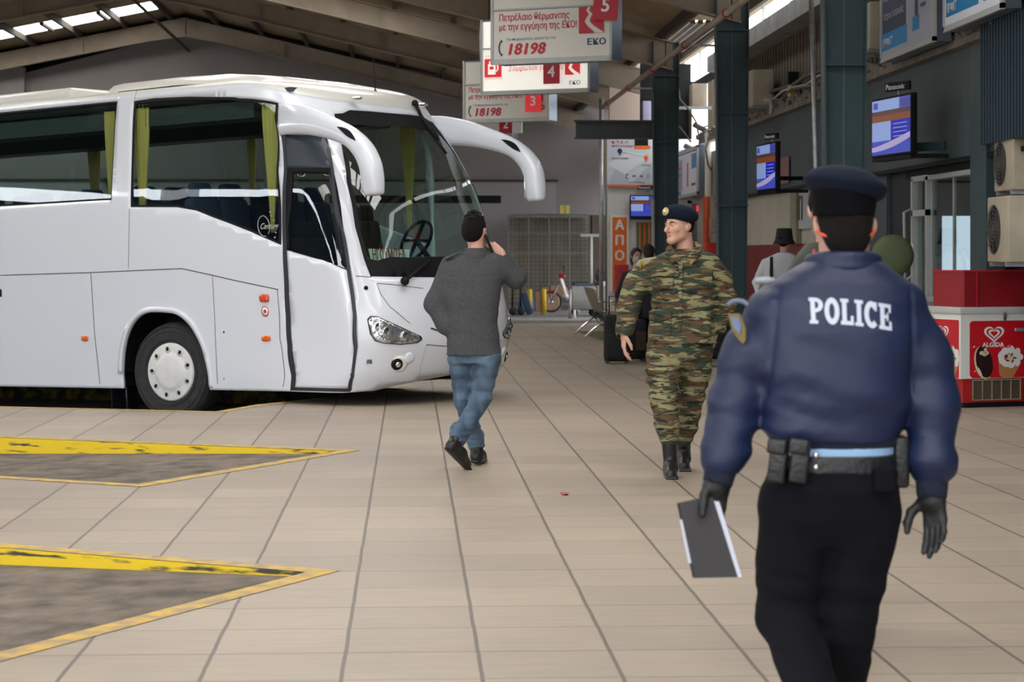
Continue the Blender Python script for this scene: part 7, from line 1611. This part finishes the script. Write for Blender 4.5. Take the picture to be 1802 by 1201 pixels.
# masked woman in black
px_seed[0] = 3; r, J = person(1116, 31.5, 'woman with pale blue face mask and black coat behind the soldier')
T, R, _ = simple_body(r, 1.6, J(1120, 450), .25, M['blackfab'], M['hair_brown'], 'long', sh=.20)
S_ = SDF(); S_.ell(T(0, -.075, -.065), (.058, .050, .050), .01, R=R); S_.ell(T(0, -.02, -.06), (.075, .045, .07), .01, op='s', R=R); sdf_obj('face_mask', S_, .006, mat('pale_blue_mask', srgb(150, 182, 206), .8), r, 1)
eyes(T, R, r, .98)
# dark haired person just behind the soldier's shoulder
px_seed[0] = 5; r, J = person(1140, 29.5, 'person with dark tied up hair seen over the soldier\'s right shoulder'); simple_body(r, 1.6, J(1143, 446), 2.7, M['blackfab'], M['hair_brown'], 'bun', sh=.19, face=False)
# person in pale shirt with black bucket hat and backpack strap
px_seed[0] = 7; r, J = person(1366, 27.0, 'person in pale grey shirt, black bucket hat and backpack strap, facing away'); T, R, hh = simple_body(r, 1.7, J(1380, 424), 2.6, mat('pale_grey_shirt', srgb(196, 200, 208), .8), M['hair_dark'], sh=.29, face=False, neck=.215, sl=.04)
S_ = SDF(); S_.loft([(T(0, 0, 0)[2] - .045, T(0, 0, 0)[0], T(0, 0, 0)[1], .150, .155), (T(0, 0, 0)[2] + .02, T(0, 0, 0)[0], T(0, 0, 0)[1], .118, .125), (T(0, 0, 0)[2] + .165, T(0, 0, 0)[0], T(0, 0, 0)[1], .098, .105)], .02, pw=2); sdf_obj('bucket_hat', S_, .008, M['blackfab'], r, 2)
a = hh[0][0]; MB().tube([tuple(a + v3(.07, -.10, -.30)), tuple(a + v3(.06, -.13, -.1)), tuple(a + v3(.07, -.08, .07)), tuple(a + v3(.08, .08, .02))], .022, 8).build('backpack_strap', M['blackfab'], r)
# stocky person in dark green jacket right behind the officer, with a red lanyard
px_seed[0] = 9; r, J = person(1446, 8.3, 'person in dark olive jacket with red lanyard, mostly hidden behind the police officer'); T, R, hh = simple_body(r, 1.7, J(1460, 366), -.1, mat('dark_olive_nylon', srgb(36, 42, 32), .6, var=.1, bump=.1), M['hair_dark'], sh=.265, h_=.007, spread=-.12, neck=.20, sl=.10)
pts = [tuple(J(1434, 440, -.11)), tuple(J(1430, 462, -.13)), tuple(J(1436, 492, -.14)), tuple(J(1440, 520, -.15))]; MB().tube(pts, .008, 6).build('lanyard', mat('lanyard_red', srgb(190, 50, 44), .7), r)
S_ = SDF(); S_.ell(T(0, -.075, -.065), (.060, .052, .052), .01, R=R); S_.ell(T(0, -.02, -.06), (.075, .045, .07), .01, op='s', R=R); sdf_obj('face_mask', S_, .006, mat('grey_mask', srgb(150, 150, 158), .8), r, 1)
# olive round disc on a bent bracket to the right of the officer's neck
c = PX(1571, 450, 21.0); r = empty('round_disc', c, -PSI, 'round olive green disc on a bent pale bracket, right of the officer\'s neck', 'disc')
MB().lathe([(.001, -.05), (.10, -.047), (.17, -.035), (.205, -.015), (.215, .0), (.215, .03), (.20, .04), (.001, .05)], 40, 'Y').build('disc', mat('olive_painted_disc', srgb(70, 84, 54), .6, var=.06), r)
MB().tube([(.21, .06, .12), (.225, .06, .0), (.215, .06, -.2), (.12, .06, -.27), (-.05, .08, -.3), (-.05, .1, -1.35)], .012).build('bracket', M['greywhite'], r)
pb = empty('stand_post', (0, 0, 0)) if False else None
MB().lathe([(.18, -.005), (.18, .012), (.03, .03)], 24, 'Z', (-.05, .1, -c.z + .006)).tube([(-.05, .1, -1.3), (-.05, .1, -c.z + .02)], .02).build('stand', M['greywhite'], r)
